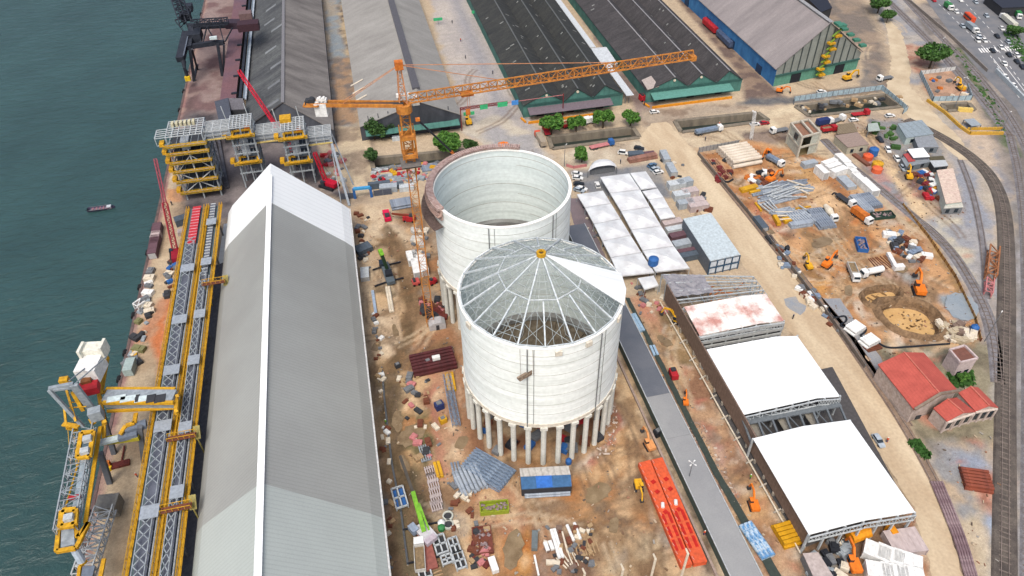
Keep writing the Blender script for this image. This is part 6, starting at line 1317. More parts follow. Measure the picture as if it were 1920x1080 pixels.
b = MB(); b.slab([(xl-.2, y0_, z+.2), (xl, y0_, z+.2), (xl, y1_, z+.2), (xl-.2, y1_, z+.2)], .3); b.slab([(xr, y0_, z+.2), (xr+.2, y0_, z+.2), (xr+.2, y1_, z+.2), (xr, y1_, z+.2)], .3); b.build('parapet', LGALV, t)
MB().slab([(xl-2.2, y0_, .8), (xl-1.6, y0_, .8), (xl-1.6, y1_-40, .8), (xl-2.2, y1_-40, .8)], .8).build('side_kerb', pm('kerb_pinkish', 168, 150, 140), t)
struct(sheet('drainage_strip', [(1172, 560), (1180, 560), (1345, 880), (1470, 1090), (1448, 1090), (1332, 880)], .45, pm('drain_dark', 64, 74, 68), wob=.1))
# four-headed lamp
def lamp(px, py, h, label, heads=4):
    q = g(px, py); t = thing('lamp_post', label, 'lamp post', q); MB().tube(q, q+Vector((0, 0, h)), .16, 6, .09).build('pole', GREY, t)
    for k in range(heads): th = 6.28*k/heads+.6; e = q+Vector((.9*math.cos(th), .9*math.sin(th), h)); MB().beam(q+Vector((0, 0, h-.1)), e, .08).box(e, (.5, .3, .15), th).build('lamp_head', WHITE, t)
lamp(1289, 907, 9, 'grey pole with four lamp heads beside the pale part of the concrete gallery'); lamp(1058, 312, 10, 'thin dark lamp post on the near canal bank beside the small round tree', 1); lamp(1790, 200, 14, 'tall thin mast beside the tracks above the yellow barrier', 3); lamp(1748, 130, 16, 'tall mast standing in front of the wide dense tree', 2); lamp(1846, 640, 12, 'thin leaning mast at the rails right of the round pits', 1); lamp(1878, 246, 9, 'pole by the curve of the rails beside the yellow barrier', 1)
q = g(1409, 262); t = thing('lattice_mast', 'slim white lattice mast at the near edge of the right canal', 'mast', q); MB().lattice(q, q+Vector((-1, 0, 13)), .9, .9, 1.2, .14, .08).build('mast', WHITE, t); MB().beam(q+Vector((-1, 0, 13)), q+Vector((-2.5, 0, 14)), .5).build('head', WHITE, t)
# ---------------------------------------------------------------- orange girders
for lab, P_, wrm in (('left orange-red steel box girder lying beside the concrete gallery', [(1197, 868), (1219, 862), (1298, 1057), (1277, 1062)], 0), ('right orange-red steel box girder lying beside the concrete gallery', [(1221, 862), (1242, 857), (1326, 1052), (1301, 1057)], 1)):
    z = 1.6; c = [g(*p, z) for p in P_]; t = thing('box_girder', lab, 'girder', (cen(c).x, cen(c).y, 0), group='orange box girders'); MB().slab(c, 1.6).build('body', ORED, t)
    dk = pm('slot_red', 190, 38, 30)
    for (u0, u1) in ((.53, .63), (.65, .75), (.77, .87)):
        for (v0, v1) in ((.12, .34), (.62, .86)):
            f = lambda u, v: c[0].lerp(c[3], u).lerp(c[1].lerp(c[2], u), v)+Vector((0, 0, .07)); MB().slab([f(u0, v0), f(u0, v1), f(u1, v1), f(u1, v0)], .06).build('opening', dk, t)
    for u in (.22, .32, .52):
        p = c[0].lerp(c[3], u).lerp(c[1].lerp(c[2], u), .55); MB().box(p+Vector((0, 0, .08)), (1.1, 1.0, .12), .4).build('lifting_lug', dk, t)
    p = c[0].lerp(c[3], .46).lerp(c[1].lerp(c[2], .46), .5); MB().tube(p+Vector((-.2, -.6, .4)), p+Vector((.2, .6, .4)), .45, 10).build('white_drum', WHITE, t)
    b = MB()
    for k in range(14): p = c[0].lerp(c[3], k/14+.03).lerp(c[1].lerp(c[2], k/14+.03), .06); MB().box(p+Vector((0, 0, .25)), (.15, .9, .4), .2).build('edge_cleat', pm('cleat_pink', 240, 150, 130), t)
# blue storage shelter with pipes
z = 3.2; c = [g(*p, z) for p in ((976, 894), (1070, 890), (1072, 911), (978, 917))]; t = thing('shelter', 'long blue sheeted shelter with a ribbed grey lean-to roof, in front of the silo columns', 'shelter', (cen(c).x, cen(c).y, 0))
MB().slab(c, .3).build('blue_roof', pm('shelter_blue', 70, 112, 156), t); c2_ = [c[0].lerp(c[1], .3), c[0].lerp(c[1], .62), c[3].lerp(c[2], .62), c[3].lerp(c[2], .3)]; MB().slab([p+Vector((0, 0, .08)) for p in c2_], .06).build('bright_panel', pm('shelter_bright', 62, 120, 205), t)
c3 = [g(*p, 3.8) for p in ((974, 878), (1066, 873))]; MB().slab([c3[0], c3[1], c[1]+Vector((0, 0, .1)), c[0]+Vector((0, 0, .1))], .2).build('ribbed_roof', pm('shelter_ribbed', 186, 184, 178, rib=(0, 1.6, .2)), t)
b = MB()
for k in (0, 1): b.quad(dn(c[0+k], 0), dn(c[3-k], 0), dn(c[3-k], z), dn(c[0+k], z))
b.quad(dn(c[3], 0), dn(c[2], 0), dn(c[2], 2.9), dn(c[3], 2.9)); b.build('wall', pm('shelter_wall', 58, 60, 66), t)
def longs(name, label, cat, group, p1, p2, wdt, n, rad, m, layers=1, jit=.0, shape='box', z0=0.0, lj=.0, seed=0):
    """n long members lying side by side; p1, p2 photo points of the pile's centre line ends"""
    r = random.Random(seed+int(p1[0]*7+p1[1])); a_, b_ = g(*p1), g(*p2); d = (b_-a_); L = d.length; d.normalize(); nn_ = Vector((-d.y, d.x, 0)); pr = None; c = (a_+b_)/2; th = math.atan2(d.y, d.x)
    k = 0
    for l in range(layers):
        nl = n-l
        for i in range(nl):
            o_ = nn_*((i-(nl-1)/2)*wdt/max(1, n)); zz = z0+rad+(l*rad*2)
            p = c+o_+d*r.uniform(-lj, lj)*L; rz = th+r.uniform(-jit, jit)
            if pr is None:
                b = MB()
                if shape == 'box': b.box((0, 0, 0), (L, rad*1.8, rad*1.7))
                elif shape == 'tube': b.tube((-L/2, 0, 0), (L/2, 0, 0), rad, 10)
                elif shape == 'pipe': b.pipe((-L/2, 0, 0), (L/2, 0, 0), rad, rad*.2, 12)
                elif shape == 'I': b.box((0, 0, rad*.8), (L, rad*1.6, rad*.25)).box((0, 0, -rad*.8), (L, rad*1.6, rad*.25)).box((0, 0, 0), (L, rad*.3, rad*1.4))
                elif shape == 'truss': b.lattice((-L/2, 0, -rad), (L/2, 0, -rad), rad*1.8, rad*1.8, rad*2.4, rad*.3, rad*.2)
                o = b.build(name, m); tag(o, label, cat, group); pr = o
            else:
                o = pr.copy(); COL.objects.link(o); ROOTS.append(o)
            o.location = p+Vector((0, 0, zz)); o.rotation_euler = (0, 0, rz); k += 1
SB = 'steel members stacked in the yard'; S1M = pm('bundle_a', 150, 160, 172, c2=A(112, 124, 140)); S2M = pm('bundle_b', 176, 186, 196, c2=A(140, 150, 162)); S3M = pm('bundle_c', 118, 138, 162, c2=A(150, 168, 188))
longs('steel_pipe', 'grey steel pipe lying in front of the blue shelter', 'pipe', 'grey pipes in front of the blue shelter', (983, 924), (1068, 919), 3.6, 6, .3, S2M, 2, shape='tube')
longs('steel_member', 'blue-grey steel girder in the tidy diagonal stack left of the blue shelter', 'girder', 'girders in the diagonal stack by the silo', (878, 862), (952, 905), 8, 8, .42, S3M, 2, shape='truss')
longs('steel_member', 'long blue-grey steel box member in the near rows beside the diagonal stack', 'girder', 'box members left of the diagonal stack', (872, 880), (892, 925), 7.5, 7, .4, S2M, 2, .03, 'box', lj=.05)
longs('steel_member', 'thin grey steel member at the far left end of the box member rows', 'girder', 'thin members left of the box members', (852, 868), (862, 915), 2.4, 3, .3, S1M, 1, .03)
longs('steel_truss', 'long narrow blue-grey truss lying towards the silo', 'truss', 'trusses beside the left silo columns', (838, 705), (856, 800), 2.6, 2, .55, STEELB, 1, 0, 'truss')
longs('yellow_rack', 'yellow ladder-like rack beside the long narrow truss', 'rack', 'yellow rack by the silo', (842, 702), (848, 735), 3, 2, .55, YEL, 1, 0, 'box')
longs('rusty_beam', 'dark maroon steel beam in the stack left of the front silo', 'beam', 'maroon beams left of the front silo', (772, 690), (852, 672), 9, 7, .5, pm('maroon_beam', 96, 48, 50, c2=A(74, 40, 42)), 2, .01, 'box')
longs('beam', 'grey-brown beam along the top of the maroon stack', 'beam', 'grey-brown beams on the maroon stack', (778, 673), (850, 657), 3, 3, .4, pm('beam_greybrown', 126, 108, 102), 1, .01, 'I')
longs('paint_board', 'white board leaning on the maroon beam stack', 'board', 'white board', (812, 683), (826, 680), 1, 1, .7, WHITE, z0=1.8)
longs('yellow_beam', 'yellow steel beam beside the stacked grey grids', 'beam', 'yellow beams by the grids', (818, 868), (826, 897), 2, 2, .45, YEL)
for i, (px, py) in enumerate(((796, 845), (798, 858), (807, 885), (811, 897), (813, 910), (816, 925), (818, 938), (818, 950))):
    q = g(px, py); t = thing('steel_pallet', ('pale steel grid, number %s from the top of the row above the lime crane' % ['one', 'two', 'three', 'four', 'five', 'six', 'seven', 'eight'][i]), 'steel grid', q, .1, 'pale steel grids in a row', world=False)
    b = MB()
    for k in range(5): b.box((-1.2+k*.6, 0, .5), (.28, 3.0, .5))
    for s_ in (-1.1, 1.1): b.box((0, s_, .2), (2.8, .25, .4))
    b.build('grid', pm('grid_pale', 196, 184, 182) if i > 1 else GALV, t)
for lab, px, py, sx, sy in (('white frame module with dark openings above the others', 766, 1048, 2.8, 4.6), ('white frame module with twin dark slots, upper of the touching pair', 852, 1026, 2.2, 4), ('white frame module with twin dark slots, lower of the touching pair', 862, 1054, 2.4, 4.2), ('small white frame module beside the touching pair', 838, 1052, 2.4, 2.2), ('large white frame module right of the lime crane truck', 826, 1024, 2.8, 4.8), ('white and blue frame module at the left beside the shed wall', 750, 936, 3.0, 6)):
    q = g(px, py) if 'above' not in lab else g(795, 1070); t = thing('frame_module', lab, 'frame module', q, .12, 'white frame modules near the lime crane', world=False); b = MB()
    for s_ in (-sx/2, 0, sx/2): b.box((s_, 0, 1.0), (.35, sy, .5))
    for s_ in (-sy/2, 0, sy/2): b.box((0, s_, 1.0), (sx, .35, .5))
    for x in (-sx/2, sx/2):
        for y in (-sy/2, sy/2): b.box((x, y, .5), (.3, .3, 1))
    b.build('frame', LGALV, t); MB().box((0, 0, .3), (sx-.5, sy-.5, .3)).build('tray', DGREY if 'blue' not in lab else BLUE, t)
for px, py, lab in ((840, 969, 'upper of two round dark grates with pale rims'), (841, 985, 'lower of two round dark grates with pale rims')):
    q = g(px, py); t = thing('round_grate', lab, 'grate', q, group='round grates'); MB().shell((q.x, q.y), 1.35, 1.0, 0, .7, 20).build('rim', pm('grate_rim', 196, 200, 190), t); MB().tube(q+Vector((0, 0, .1)), q+Vector((0, 0, .3)), 1.0, 16).build('grating', DGREY, t)
longs('concrete_pipe', 'white concrete pipe in the big stack by the yard wall', 'pipe', 'white concrete pipes in the yard', (1358, 301), (1411, 291), 15, 8, .85, mat('pale_concrete_pipe', A(226, 216, 200), A(205, 192, 174), s=.5), 2, 0, 'tube')
longs('rusty_pipe', 'long brown rusty pipe beside the white pipe stack', 'pipe', 'rusty pipes beside the white pipes', (1334, 300), (1362, 336), 5, 5, .4, pm('brown_pipe', 190, 150, 118, c2=A(150, 110, 86)), 1, .02, 'tube', lj=.05)
YG = 'grey steel profiles in the yard'
for i, (p1, p2, w_, n, m, l, sh_) in enumerate((((1410, 362), (1468, 344), 5, 6, S2M, 1, 'box'), ((1462, 350), (1510, 342), 4, 5, S1M, 1, 'box'), ((1418, 370), (1480, 356), 5, 6, S1M, 1, 'tube'), ((1470, 362), (1520, 354), 4, 5, S2M, 1, 'box'), ((1425, 382), (1485, 368), 5, 6, S2M, 1, 'box'), ((1448, 403), (1488, 397), 4, 6, S2M, 2, 'box'))):
    longs('steel_profile', 'grey steel profile in the upper yard rows, bundle %s' % ['nearest the yellow beams', 'at the far right end', 'just below the first bundle', 'behind the white and orange truck', 'lowest of the upper rows', 'lying straight above the yellow blocks'][i], 'steel profile', YG, p1, p2, w_, n, .33, m, l, .12, sh_, lj=.14)
for i, (p1, p2, w_, n, m) in enumerate((((1488, 402), (1512, 424), 9, 9, S2M), ((1524, 396), (1552, 430), 7, 8, S1M), ((1600, 370), (1628, 400), 5, 6, S2M), ((1615, 368), (1640, 392), 7, 8, S1M), ((1480, 426), (1520, 420), 3, 4, S2M))):
    longs('steel_profile', 'blue-grey steel profile in the diagonal yard bundle %s' % ['beside the yellow blocks', 'left of the mixer truck', 'right of the dark open-bed truck', 'closest to the siding fence', 'lying lowest with a pale end'][i], 'steel profile', 'diagonal steel bundles in the yard', p1, p2, w_, n, .4, m, 2, .01, 'box')
for i, (p1, p2, n, m) in enumerate((((1430, 360), (1470, 352), 4, LGALV), ((1440, 372), (1500, 362), 5, LGALV), ((1480, 350), (1515, 360), 3, CREAM), ((1430, 384), (1452, 400), 4, LGALV), ((1500, 396), (1545, 420), 4, LGALV), ((1605, 372), (1636, 392), 3, LGALV), ((1455, 412), (1500, 406), 3, CREAM))):
    longs('loose_profile', 'pale loose steel profile lying askew on bundle %s of the yard' % ('one', 'two', 'three', 'four', 'five', 'six', 'seven')[i], 'steel profile', 'loose profiles on the yard bundles', p1, p2, 6, n, .24, m, 1, .35, 'box', z0=1.0, lj=.3)
for i, (p1, p2, w_, n, r_, lab) in enumerate((((1388, 360), (1418, 352), 2.4, 2, .7, 'thick yellow beam at the left end of the steel rows'), ((1405, 364), (1424, 360), 1.4, 1, .6, 'short yellow beam below the thick ones'), ((1416, 382), (1427, 397), 1, 1, .4, 'thin yellow bar slanting beside the pale rail'), ((1451, 408), (1460, 424), 1.4, 1, .8, 'yellow block standing diagonally below the steel rows'), ((1468, 417), (1483, 414), 2.6, 2, .7, 'yellow box lying under the grey bundles'), ((1447, 398), (1520, 388), .6, 1, .25, 'long thin yellow bar across the grey bundles'))):
    longs('yellow_beam', lab, 'beam', 'yellow beams in the yard', p1, p2, w_, n, r_, YEL)
longs('yellow_beam', 'yellow steel beam stacked beside the brown wall end', 'beam', 'yellow beams by the wall end', (1457, 1010), (1498, 998), 6.5, 6, .5, pm('beam_ochre', 212, 158, 28), 2, .02)
longs('light_beam', 'pale steel profile above the yellow beams by the wall end', 'steel profile', 'pale profiles by the wall end', (1452, 993), (1478, 986), 1.5, 2, .3, LGALV)
longs('white_beam', 'long white concrete beam beside the bottom mud pile', 'beam', 'white beams at the bottom', (1036, 994), (1052, 1048), 1.6, 2, .4, WHITE); longs('white_beam', 'short white block left of the long white beams', 'block', 'white blocks at the bottom', (1026, 1018), (1032, 1034), 2.4, 2, .5, WHITE)
longs('white_beam', 'thin white pole right of the long white beams', 'pole', 'thin poles at the bottom', (1054, 998), (1064, 1036), .5, 1, .22, CREAM); longs('white_beam', 'white pipe in the pair at the right of the bottom pile', 'pipe', 'white pipe pair at the bottom', (1070, 984), (1082, 1014), 3.6, 2, .4, WHITE, 1, .04, 'tube')
longs('timber', 'loose timber plank right of the white pipe pair', 'plank', 'loose timber at the bottom', (1098, 1012), (1110, 1040), 5, 5, .2, WOOD, 1, .2)
longs('timber', 'timber plank in the fan near the shed corner', 'plank', 'timber fan near the shed', (806, 1072), (826, 1064), 6, 7, .2, WOOD, 1, .12)
longs('grey_block', 'dark grey precast block in the column at the bottom', 'block', 'grey blocks at the bottom', (1003, 1000), (1002, 1034), 1, 1, .8, pm('block_grey', 110, 120, 122)); longs('white_beam', 'white pole below the dark grey block column', 'pole', 'white pole at the bottom left of the pile', (1002, 1042), (1010, 1080), .6, 1, .25, WHITE)
longs('hoarding_board', 'white and blue panel standing at the bottom edge', 'panel', 'white panel at the bottom', (921, 1050), (930, 1076), 1.4, 1, .9, WHITE)
longs('white_pipe', 'long white pipe beside the black mobile crane', 'pipe', 'white pipes beside the mobile crane', (727, 540), (735, 586), 1.6, 2, .45, CREAM, 1, 0, 'tube'); longs('blue_beam', 'blue and white long beam beside the shed wall', 'beam', 'blue-white beam', (699, 548), (705, 590), 1, 1, .5, pm('beam_bluewhite', 170, 190, 214))
longs('rusty_section', 'rusty lattice section standing by the rails on the right', 'lattice section', 'rusty rail-side section', (1860, 472), (1854, 526), 2, 1, 1.6, pm('rust_light', 176, 120, 80, c2=A(140, 90, 60)), shape='truss'); longs('rusty_section', 'pale rusty lattice tail below the rail-side section', 'lattice section', 'rusty rail-side tail', (1853, 530), (1850, 556), 2, 1, 1.2, PINK, shape='truss')
longs('rusty_beam', 'reddish rusty beam in the stack by the lower right rails', 'beam', 'rusty beams by the lower right rails', (1802, 898), (1855, 906), 7, 7, .4, pm('rust_red', 156, 84, 62, c2=A(120, 66, 52)), 2, .03)
longs('rusty_bar', 'rusty bar in the bundle at the end of the small pipe stacks', 'bar', 'rusty bars in the yard', (1622, 656), (1648, 648), 3, 5, .25, RUST, 1, .1); longs('concrete_pipe', 'white pipe in the small stack near the black hose', 'pipe', 'small pipe stack by the hose', (1592, 612), (1612, 626), 6, 6, .5, WHITE, 2, 0, 'tube'); longs('concrete_pipe', 'white pipe in the small stack beside the rusty bars', 'pipe', 'small pipe stack by the rusty bars', (1620, 636), (1638, 650), 6, 6, .5, WHITE, 2, 0, 'tube')
longs('rusty_bar', 'rusty reinforcing bar in the pile left of the white L-shaped beam', 'bar', 'reinforcing bars in the yard', (1646, 482), (1668, 504), 9, 9, .15, RUST, 1, .15); longs('white_beam', 'white straight beam beside the reinforcing bars', 'beam', 'white beam in the yard', (1664, 478), (1676, 500), 1.5, 1, .7, WHITE); longs('white_beam', 'white slab forming the foot of the straight white beam', 'slab', 'white slab in the yard', (1674, 506), (1692, 504), 2.4, 1, 1.0, WHITE)
longs('timber', 'brown timber in the long stack right of the white canopy', 'timber', 'brown timber stack', (1178, 304), (1230, 294), 3, 4, .45, pm('timber_brown', 170, 126, 110, c2=A(130, 96, 84)), 2, .02)
longs('rusty_beam', 'rusty beam lying right of the siding near the round tanks', 'beam', 'rusty beam near the tanks', (1600, 291), (1628, 312), 1.8, 2, .5, pm('rust_dk', 128, 84, 68))
longs('steel_pipe', 'grey steel pipe in the bundle between the gate and the crane', 'pipe', 'steel pipes near the crane', (733, 388), (772, 381), 6, 7, .45, S1M, 2, .02, 'tube'); longs('steel_profile', 'pale steel profile in the racks behind the dark cabins', 'steel profile', 'racks behind the gate cabins', (702, 340), (766, 330), 7, 9, .3, GALV, 1, .06, 'box', lj=.1); longs('steel_profile', 'grey steel profile in the racks beside the canal wall', 'steel profile', 'racks beside the canal wall', (790, 318), (822, 312), 5, 6, .4, S1M, 1, .05); longs('steel_profile', 'light steel rail at the back of the racks', 'steel profile', 'rails at the back of the racks', (698, 322), (770, 312), 4, 4, .25, RED, 1, .02)
longs('blue_drum', 'blue and white wrapped pallet in the row along the concrete gallery', 'pallet', 'wrapped pallets along the gallery', (1396, 985), (1440, 1048), 3.6, 3, .7, pm('wrap_blue', 96, 150, 200, c2=A(190, 210, 225), s=1.2, contrast=.2), 1, .02, 'tube'); longs('blue_pallet', 'pale blue panel stack beside the dark edge of the concrete gallery', 'panel stack', 'pale blue panels along the gallery', (1183, 592), (1201, 624), 3, 3, .5, pm('panel_blue', 160, 190, 214, s=1), 1, .0); longs('blue_pallet', 'pale blue panel stack lower along the concrete gallery', 'panel stack', 'lower pale blue panels', (1222, 650), (1230, 668), 2, 2, .4, pm('panel_blue', 160, 190, 214, s=1))
# skip containers etc.
def skip(px, py, qx, qy, m, label, L=7, W=3, h=1.6):
    a_, b_ = g(px, py), g(qx, qy); t = thing('skip', label, 'skip', a_, ang(a_, b_), world=False); b = MB(); b.box((0, 0, .2), (L, W, .3))
    for s_ in (-1, 1): b.box((0, s_*W/2, h/2), (L, .2, h)); b.box((s_*L/2, 0, h/2), (.2, W, h))
    b.build('body', m, t); b = MB(); r = random.Random(int(px))
    for k in range(26): b.rock((r.uniform(-L/2+.5, L/2-.5), r.uniform(-W/2+.5, W/2-.5), h*.75), r.uniform(.3, .6))
    b.build('scrap', mat('scrap', A(170, 150, 150), A(110, 96, 96), s=1.5), t)
skip(927, 955, 950, 953, pm('skip_olive', 150, 165, 50), 'yellow-green skip full of scrap below the blue-grey girders')
skip(1654, 406, 1664, 405, DGREEN, 'low dark green skip of debris at the end of the yard bundles', 8, 3.5, 1.2)
skip(1614, 462, 1610, 448, BLUE, 'open blue skip full of scrap in the mud', 7, 3.4, 1.6)
skip(905, 1015, 908, 1040, pm('skip_rust', 122, 70, 58), 'rusty red heap in a skip at the bottom, beside a white box', 7, 4.5, 1.0)
# ---------------------------------------------------------------- buildings on the right
z = 9.0; c = [g(*p, z) for p in ((1484, 230), (1516, 223), (1539, 247), (1505, 256))]; gh = g(1497, 294); t = thing('concrete_tower', 'bare concrete tower block with an open front, standing alone above the yard', 'building', (cen(c).x, cen(c).y, 0))
hh = topz(1497, 294, 255); c = [g(*p, hh) for p in ((1484, 230), (1516, 223), (1539, 247), (1505, 256))]; ow = pm('tower_concrete', 205, 200, 186, c2=A(184, 178, 162))
for i in range(4):
    MB().beam(dn(c[i], 0), dn(c[i], hh), .7).build('column', ow, t)
    for f_ in (.5, 1): MB().beam(dn(c[i], hh*f_-.3), dn(c[(i+1) % 4], hh*f_-.3), .6, .7).build('beam', ow, t)
b = MB(); b.quad(dn(c[0], 0), dn(c[3], 0), dn(c[3], hh-.6), dn(c[0], hh-.6)); b.quad(dn(c[0], 0), dn(c[1], 0), dn(c[1], hh-.6), dn(c[0], hh-.6)); b.quad(dn(c[3].lerp(c[2], .55), 0), dn(c[2], 0), dn(c[2], hh-.6), dn(c[3].lerp(c[2], .55), hh-.6)); b.quad(dn(c[1], 0), dn(c[2], 0), dn(c[2], hh-.6), dn(c[1], hh-.6)); b.build('wall', pm('tower_wall', 192, 196, 184), t)
cc_ = cen(c); MB().slab([dn(p.lerp(cc_, .04), hh-1.0) for p in c], .2).build('roof', pm('tower_roof', 150, 112, 92), t); MB().beam(dn(c[0].lerp(c[1], .55), hh), dn(c[3].lerp(c[2], .55), hh), .7).build('roof_beam', ow, t); MB().quad(dn(c[0].lerp(cc_, .1), .2), dn(c[1].lerp(cc_, .1), .2), dn(c[2].lerp(cc_, .1), .2), dn(c[3].lerp(cc_, .1), .2)).build('floor', pm('tower_floor', 130, 116, 84), t)
lw = MB(); m_ = c[0].lerp(c[3], .6); lw.box(dn(m_, hh*.75)+Vector((-.35, 0, 0)), (.1, 2.6, 2.4)); lw.build('window', GLASS, t)
def lowbuild(name, label, q, z, roofm, wallm, cat='building', open_=False):
    c = [g(*p, z) for p in q]; t = thing(name, label, cat, (cen(c).x, cen(c).y, 0)); ce = cen(c); MB().slab([p+(p-ce)*.03 for p in c], .25).build('roof', roofm, t)
    if open_:
        for p in c: MB().beam(dn(p, 0), dn(p, z-.2), .3).build('post', GREY, t)
    else:
        b = MB()
        for i in range(4): b.quad(dn(c[i], 0), dn(c[(i+1) % 4], 0), dn(c[(i+1) % 4], z-.25), dn(c[i], z-.25))
        b.build('wall', wallm, t); a_, b_ = c[3], c[2]
        for k in (.25, .7): MB().box(dn(a_.lerp(b_, k), 1.5)+Vector((0, -.06, 0)), (1.4, .1, 1.6), ang(a_, b_)).build('opening', GLASS, t)
    return t, c
lowbuild('flat_hut', 'brownish flat-roofed hut with pale walls, below the brown pergola', [(1566, 254), (1608, 248), (1629, 270), (1590, 276)], 3.6, pm('hut_roof', 158, 140, 130), pm('hut_wall', 190, 184, 164))
lowbuild('pergola', 'brown-green slatted pergola above the flat-roofed hut', [(1572, 233), (1600, 230), (1608, 247), (1570, 251)], 3, pm('pergola_top', 138, 124, 102, rib=(0, 1.2, .3)), None, 'pergola', True)
lowbuild('workshop', 'blue-grey panelled workshop roof among the yards at the upper right', [(1684, 232), (1728, 225), (1750, 250), (1700, 258)], 3.5, pm('ws_roof', 150, 164, 172, rib=(0, 3, .15)), pm('ws_wall', 190, 206, 204))
lowbuild('workshop', 'grey roofed shack attached below the blue-grey workshop', [(1715, 258), (1748, 252), (1760, 275), (1722, 276)], 3, pm('ws_roof2', 146, 152, 158), pm('ws_wall2', 120, 128, 134))
lowbuild('hut', 'grey hut with a bright white flat roof', [(1702, 280), (1731, 277), (1743, 293), (1713, 295)], 4, WR, pm('hut_grey', 92, 96, 104)); lowbuild('awning', 'small red awning against the white-roofed hut', [(1694, 289), (1704, 287), (1716, 301), (1704, 303)], 3, pm('awning_red', 180, 80, 80), None, 'awning', True)
lowbuild('hut', 'grey tin hut below the red awning', [(1690, 296), (1742, 290), (1744, 303), (1700, 312)], 2.6, pm('tin', 138, 146, 152), pm('tin_w', 112, 122, 128)); lowbuild('hut', 'dark roofed lean-to right of the white-roofed hut', [(1742, 294), (1768, 292), (1772, 299), (1744, 300)], 2.8, pm('leanto', 92, 86, 66), GREY); lowbuild('hut', 'pale roofed hut between the dark lean-to and the long cream shed', [(1744, 301), (1772, 300), (1778, 310), (1752, 313)], 2.8, pm('pale_roof_x', 190, 196, 200), DGREY)
lowbuild('long_shed', 'long cream-pink roofed shed beside the rail siding at the upper right', [(1757, 320), (1787, 316), (1803, 377), (1774, 381)], 4.2, pm('cream_shed_roof', 222, 204, 186, c2=A(205, 180, 168)), pm('cream_shed_wall', 205, 216, 208)); lowbuild('porch', 'pale porch strip at the foot of the long cream shed', [(1774, 383), (1803, 379), (1806, 388), (1770, 390)], 3, pm('porch', 205, 205, 195), GREY)
lowbuild('screen_shelter', 'pale translucent shelter left of the blue-grey workshop', [(1628, 232), (1645, 230), (1650, 244), (1628, 246)], 2.8, pm('scr', 170, 182, 176), GREEN, 'shelter', True); lowbuild('tarpaulin_roof', 'grey tarpaulin on posts near the yellow barrier bend', [(1808, 224), (1826, 222), (1840, 234), (1822, 236)], 2.2, pm('tarp', 158, 168, 176), None, 'shelter', True); lowbuild('dark_shed', 'dark flat roof at the top right corner beyond the highway', [(1850, -10), (1930, -12), (1940, 12), (1880, 14)], 5, pm('dk', 50, 54, 66), DGREY)
lowbuild('dark_shed', 'dark cluttered machinery shelter behind the blue warehouse ridge', [(1510, -8), (1545, -12), (1560, 14), (1540, 22)], 7, pm('dk2', 44, 48, 60), DGREY)
# small pink building
z = 6.2; t, c = lowbuild('pump_house', 'small pink-walled building with a sunken brown roof, right of the round pits', [(1780, 657), (1808, 649), (1832, 673), (1800, 681)], z, pm('pink_roof', 124, 84, 72), pm('pink_wall', 206, 190, 188))
b = MB(); 
for i in range(4): b.beam(dn(c[i], z+.2), dn(c[(i+1) % 4], z+.2), .5, .7)
b.build('parapet', pm('pink_wall', 206, 190, 188), t)
# red tiled building
RT = mat('red_tiles', A(196, 96, 84), A(176, 84, 74), s=.25, fine=.12, fs=2, rib=(0, .8, .1)); PW = pm('plaster_wall', 205, 190, 182, c2=A(178, 162, 152)); z = 6.5
def hallroof(label, q, rz_, z, wallz=None):
    """q: eave corners: far-left, far-right, near-right, near-left; ridge between midpoints of far and near edges"""
    c = [g(*p, z) for p in q]; ra = c[0].lerp(c[1], .5)+Vector((0, 0, rz_)); rb_ = c[3].lerp(c[2], .5)+Vector((0, 0, rz_)); return c, ra, rb_
t = thing('brick_hall', 'old hall with orange-red tiled roofs and pale gabled wings, at the lower right', 'building', g(1740, 740))
def wing(q, rz_, z, nm_='roof', win=0):
    c, ra, rb_ = hallroof('', q, rz_, z); B = MB(); B.slab([c[0], ra, rb_, c[3]], .25).slab([ra, c[1], c[2], rb_], .25); B.build(nm_, RT, t)
    MB().beam(ra+Vector((0, 0, .1)), rb_+Vector((0, 0, .1)), .35, .25).build('ridge_tiles', pm('ridge_tile', 205, 120, 104), t)
    W_ = MB(); i_ = [p+(cen(c)-p)*.04 for p in c]; ra_, rb2 = ra+(rb_-ra)*.02, rb_+(ra-rb_)*.02
    W_.quad(dn(i_[0], 0), dn(i_[3], 0), dn(i_[3], z-.2), dn(i_[0], z-.2)); W_.quad(dn(i_[1], 0), dn(i_[2], 0), dn(i_[2], z-.2), dn(i_[1], z-.2))
    W_.quad(dn(i_[3], 0), dn(i_[2], 0), dn(i_[2], z-.2), dn(rb2, z+rz_-.4), dn(i_[3], z-.2)); W_.quad(dn(i_[0], 0), dn(i_[1], 0), dn(i_[1], z-.2), dn(ra_, z+rz_-.4), dn(i_[0], z-.2)); W_.build('wall', PW, t)
    a_, b_ = i_[3], i_[2]; n = (b_-a_).normalized(); o_ = Vector((n.y, -n.x, 0))*.12
    for k in range(win):
        p = a_.lerp(b_, (k+.5)/win)+o_; MB().box(dn(p, 2.6), (1.2, .15, 2.6), ang(a_, b_)).build('window', GLASS, t)
    for k in range(win+1 if win else 0):
        p = a_.lerp(b_, k/win)+o_; MB().box(dn(p, z/2-.3), (.6, .35, z-.6), ang(a_, b_)).build('pilaster', PW, t)
    if win: MB().beam(dn(a_, z-.5)+o_*2, dn(b_, z-.5)+o_*2, .4, .5).build('cornice', pm('cornice', 222, 210, 200), t)
    return c, ra, rb_
cM, raM, rbM = wing([(1646, 683), (1732, 661), (1797, 733), (1714, 768)], 2.6, 6.2)
pp = cM[3].lerp(rbM, .1)
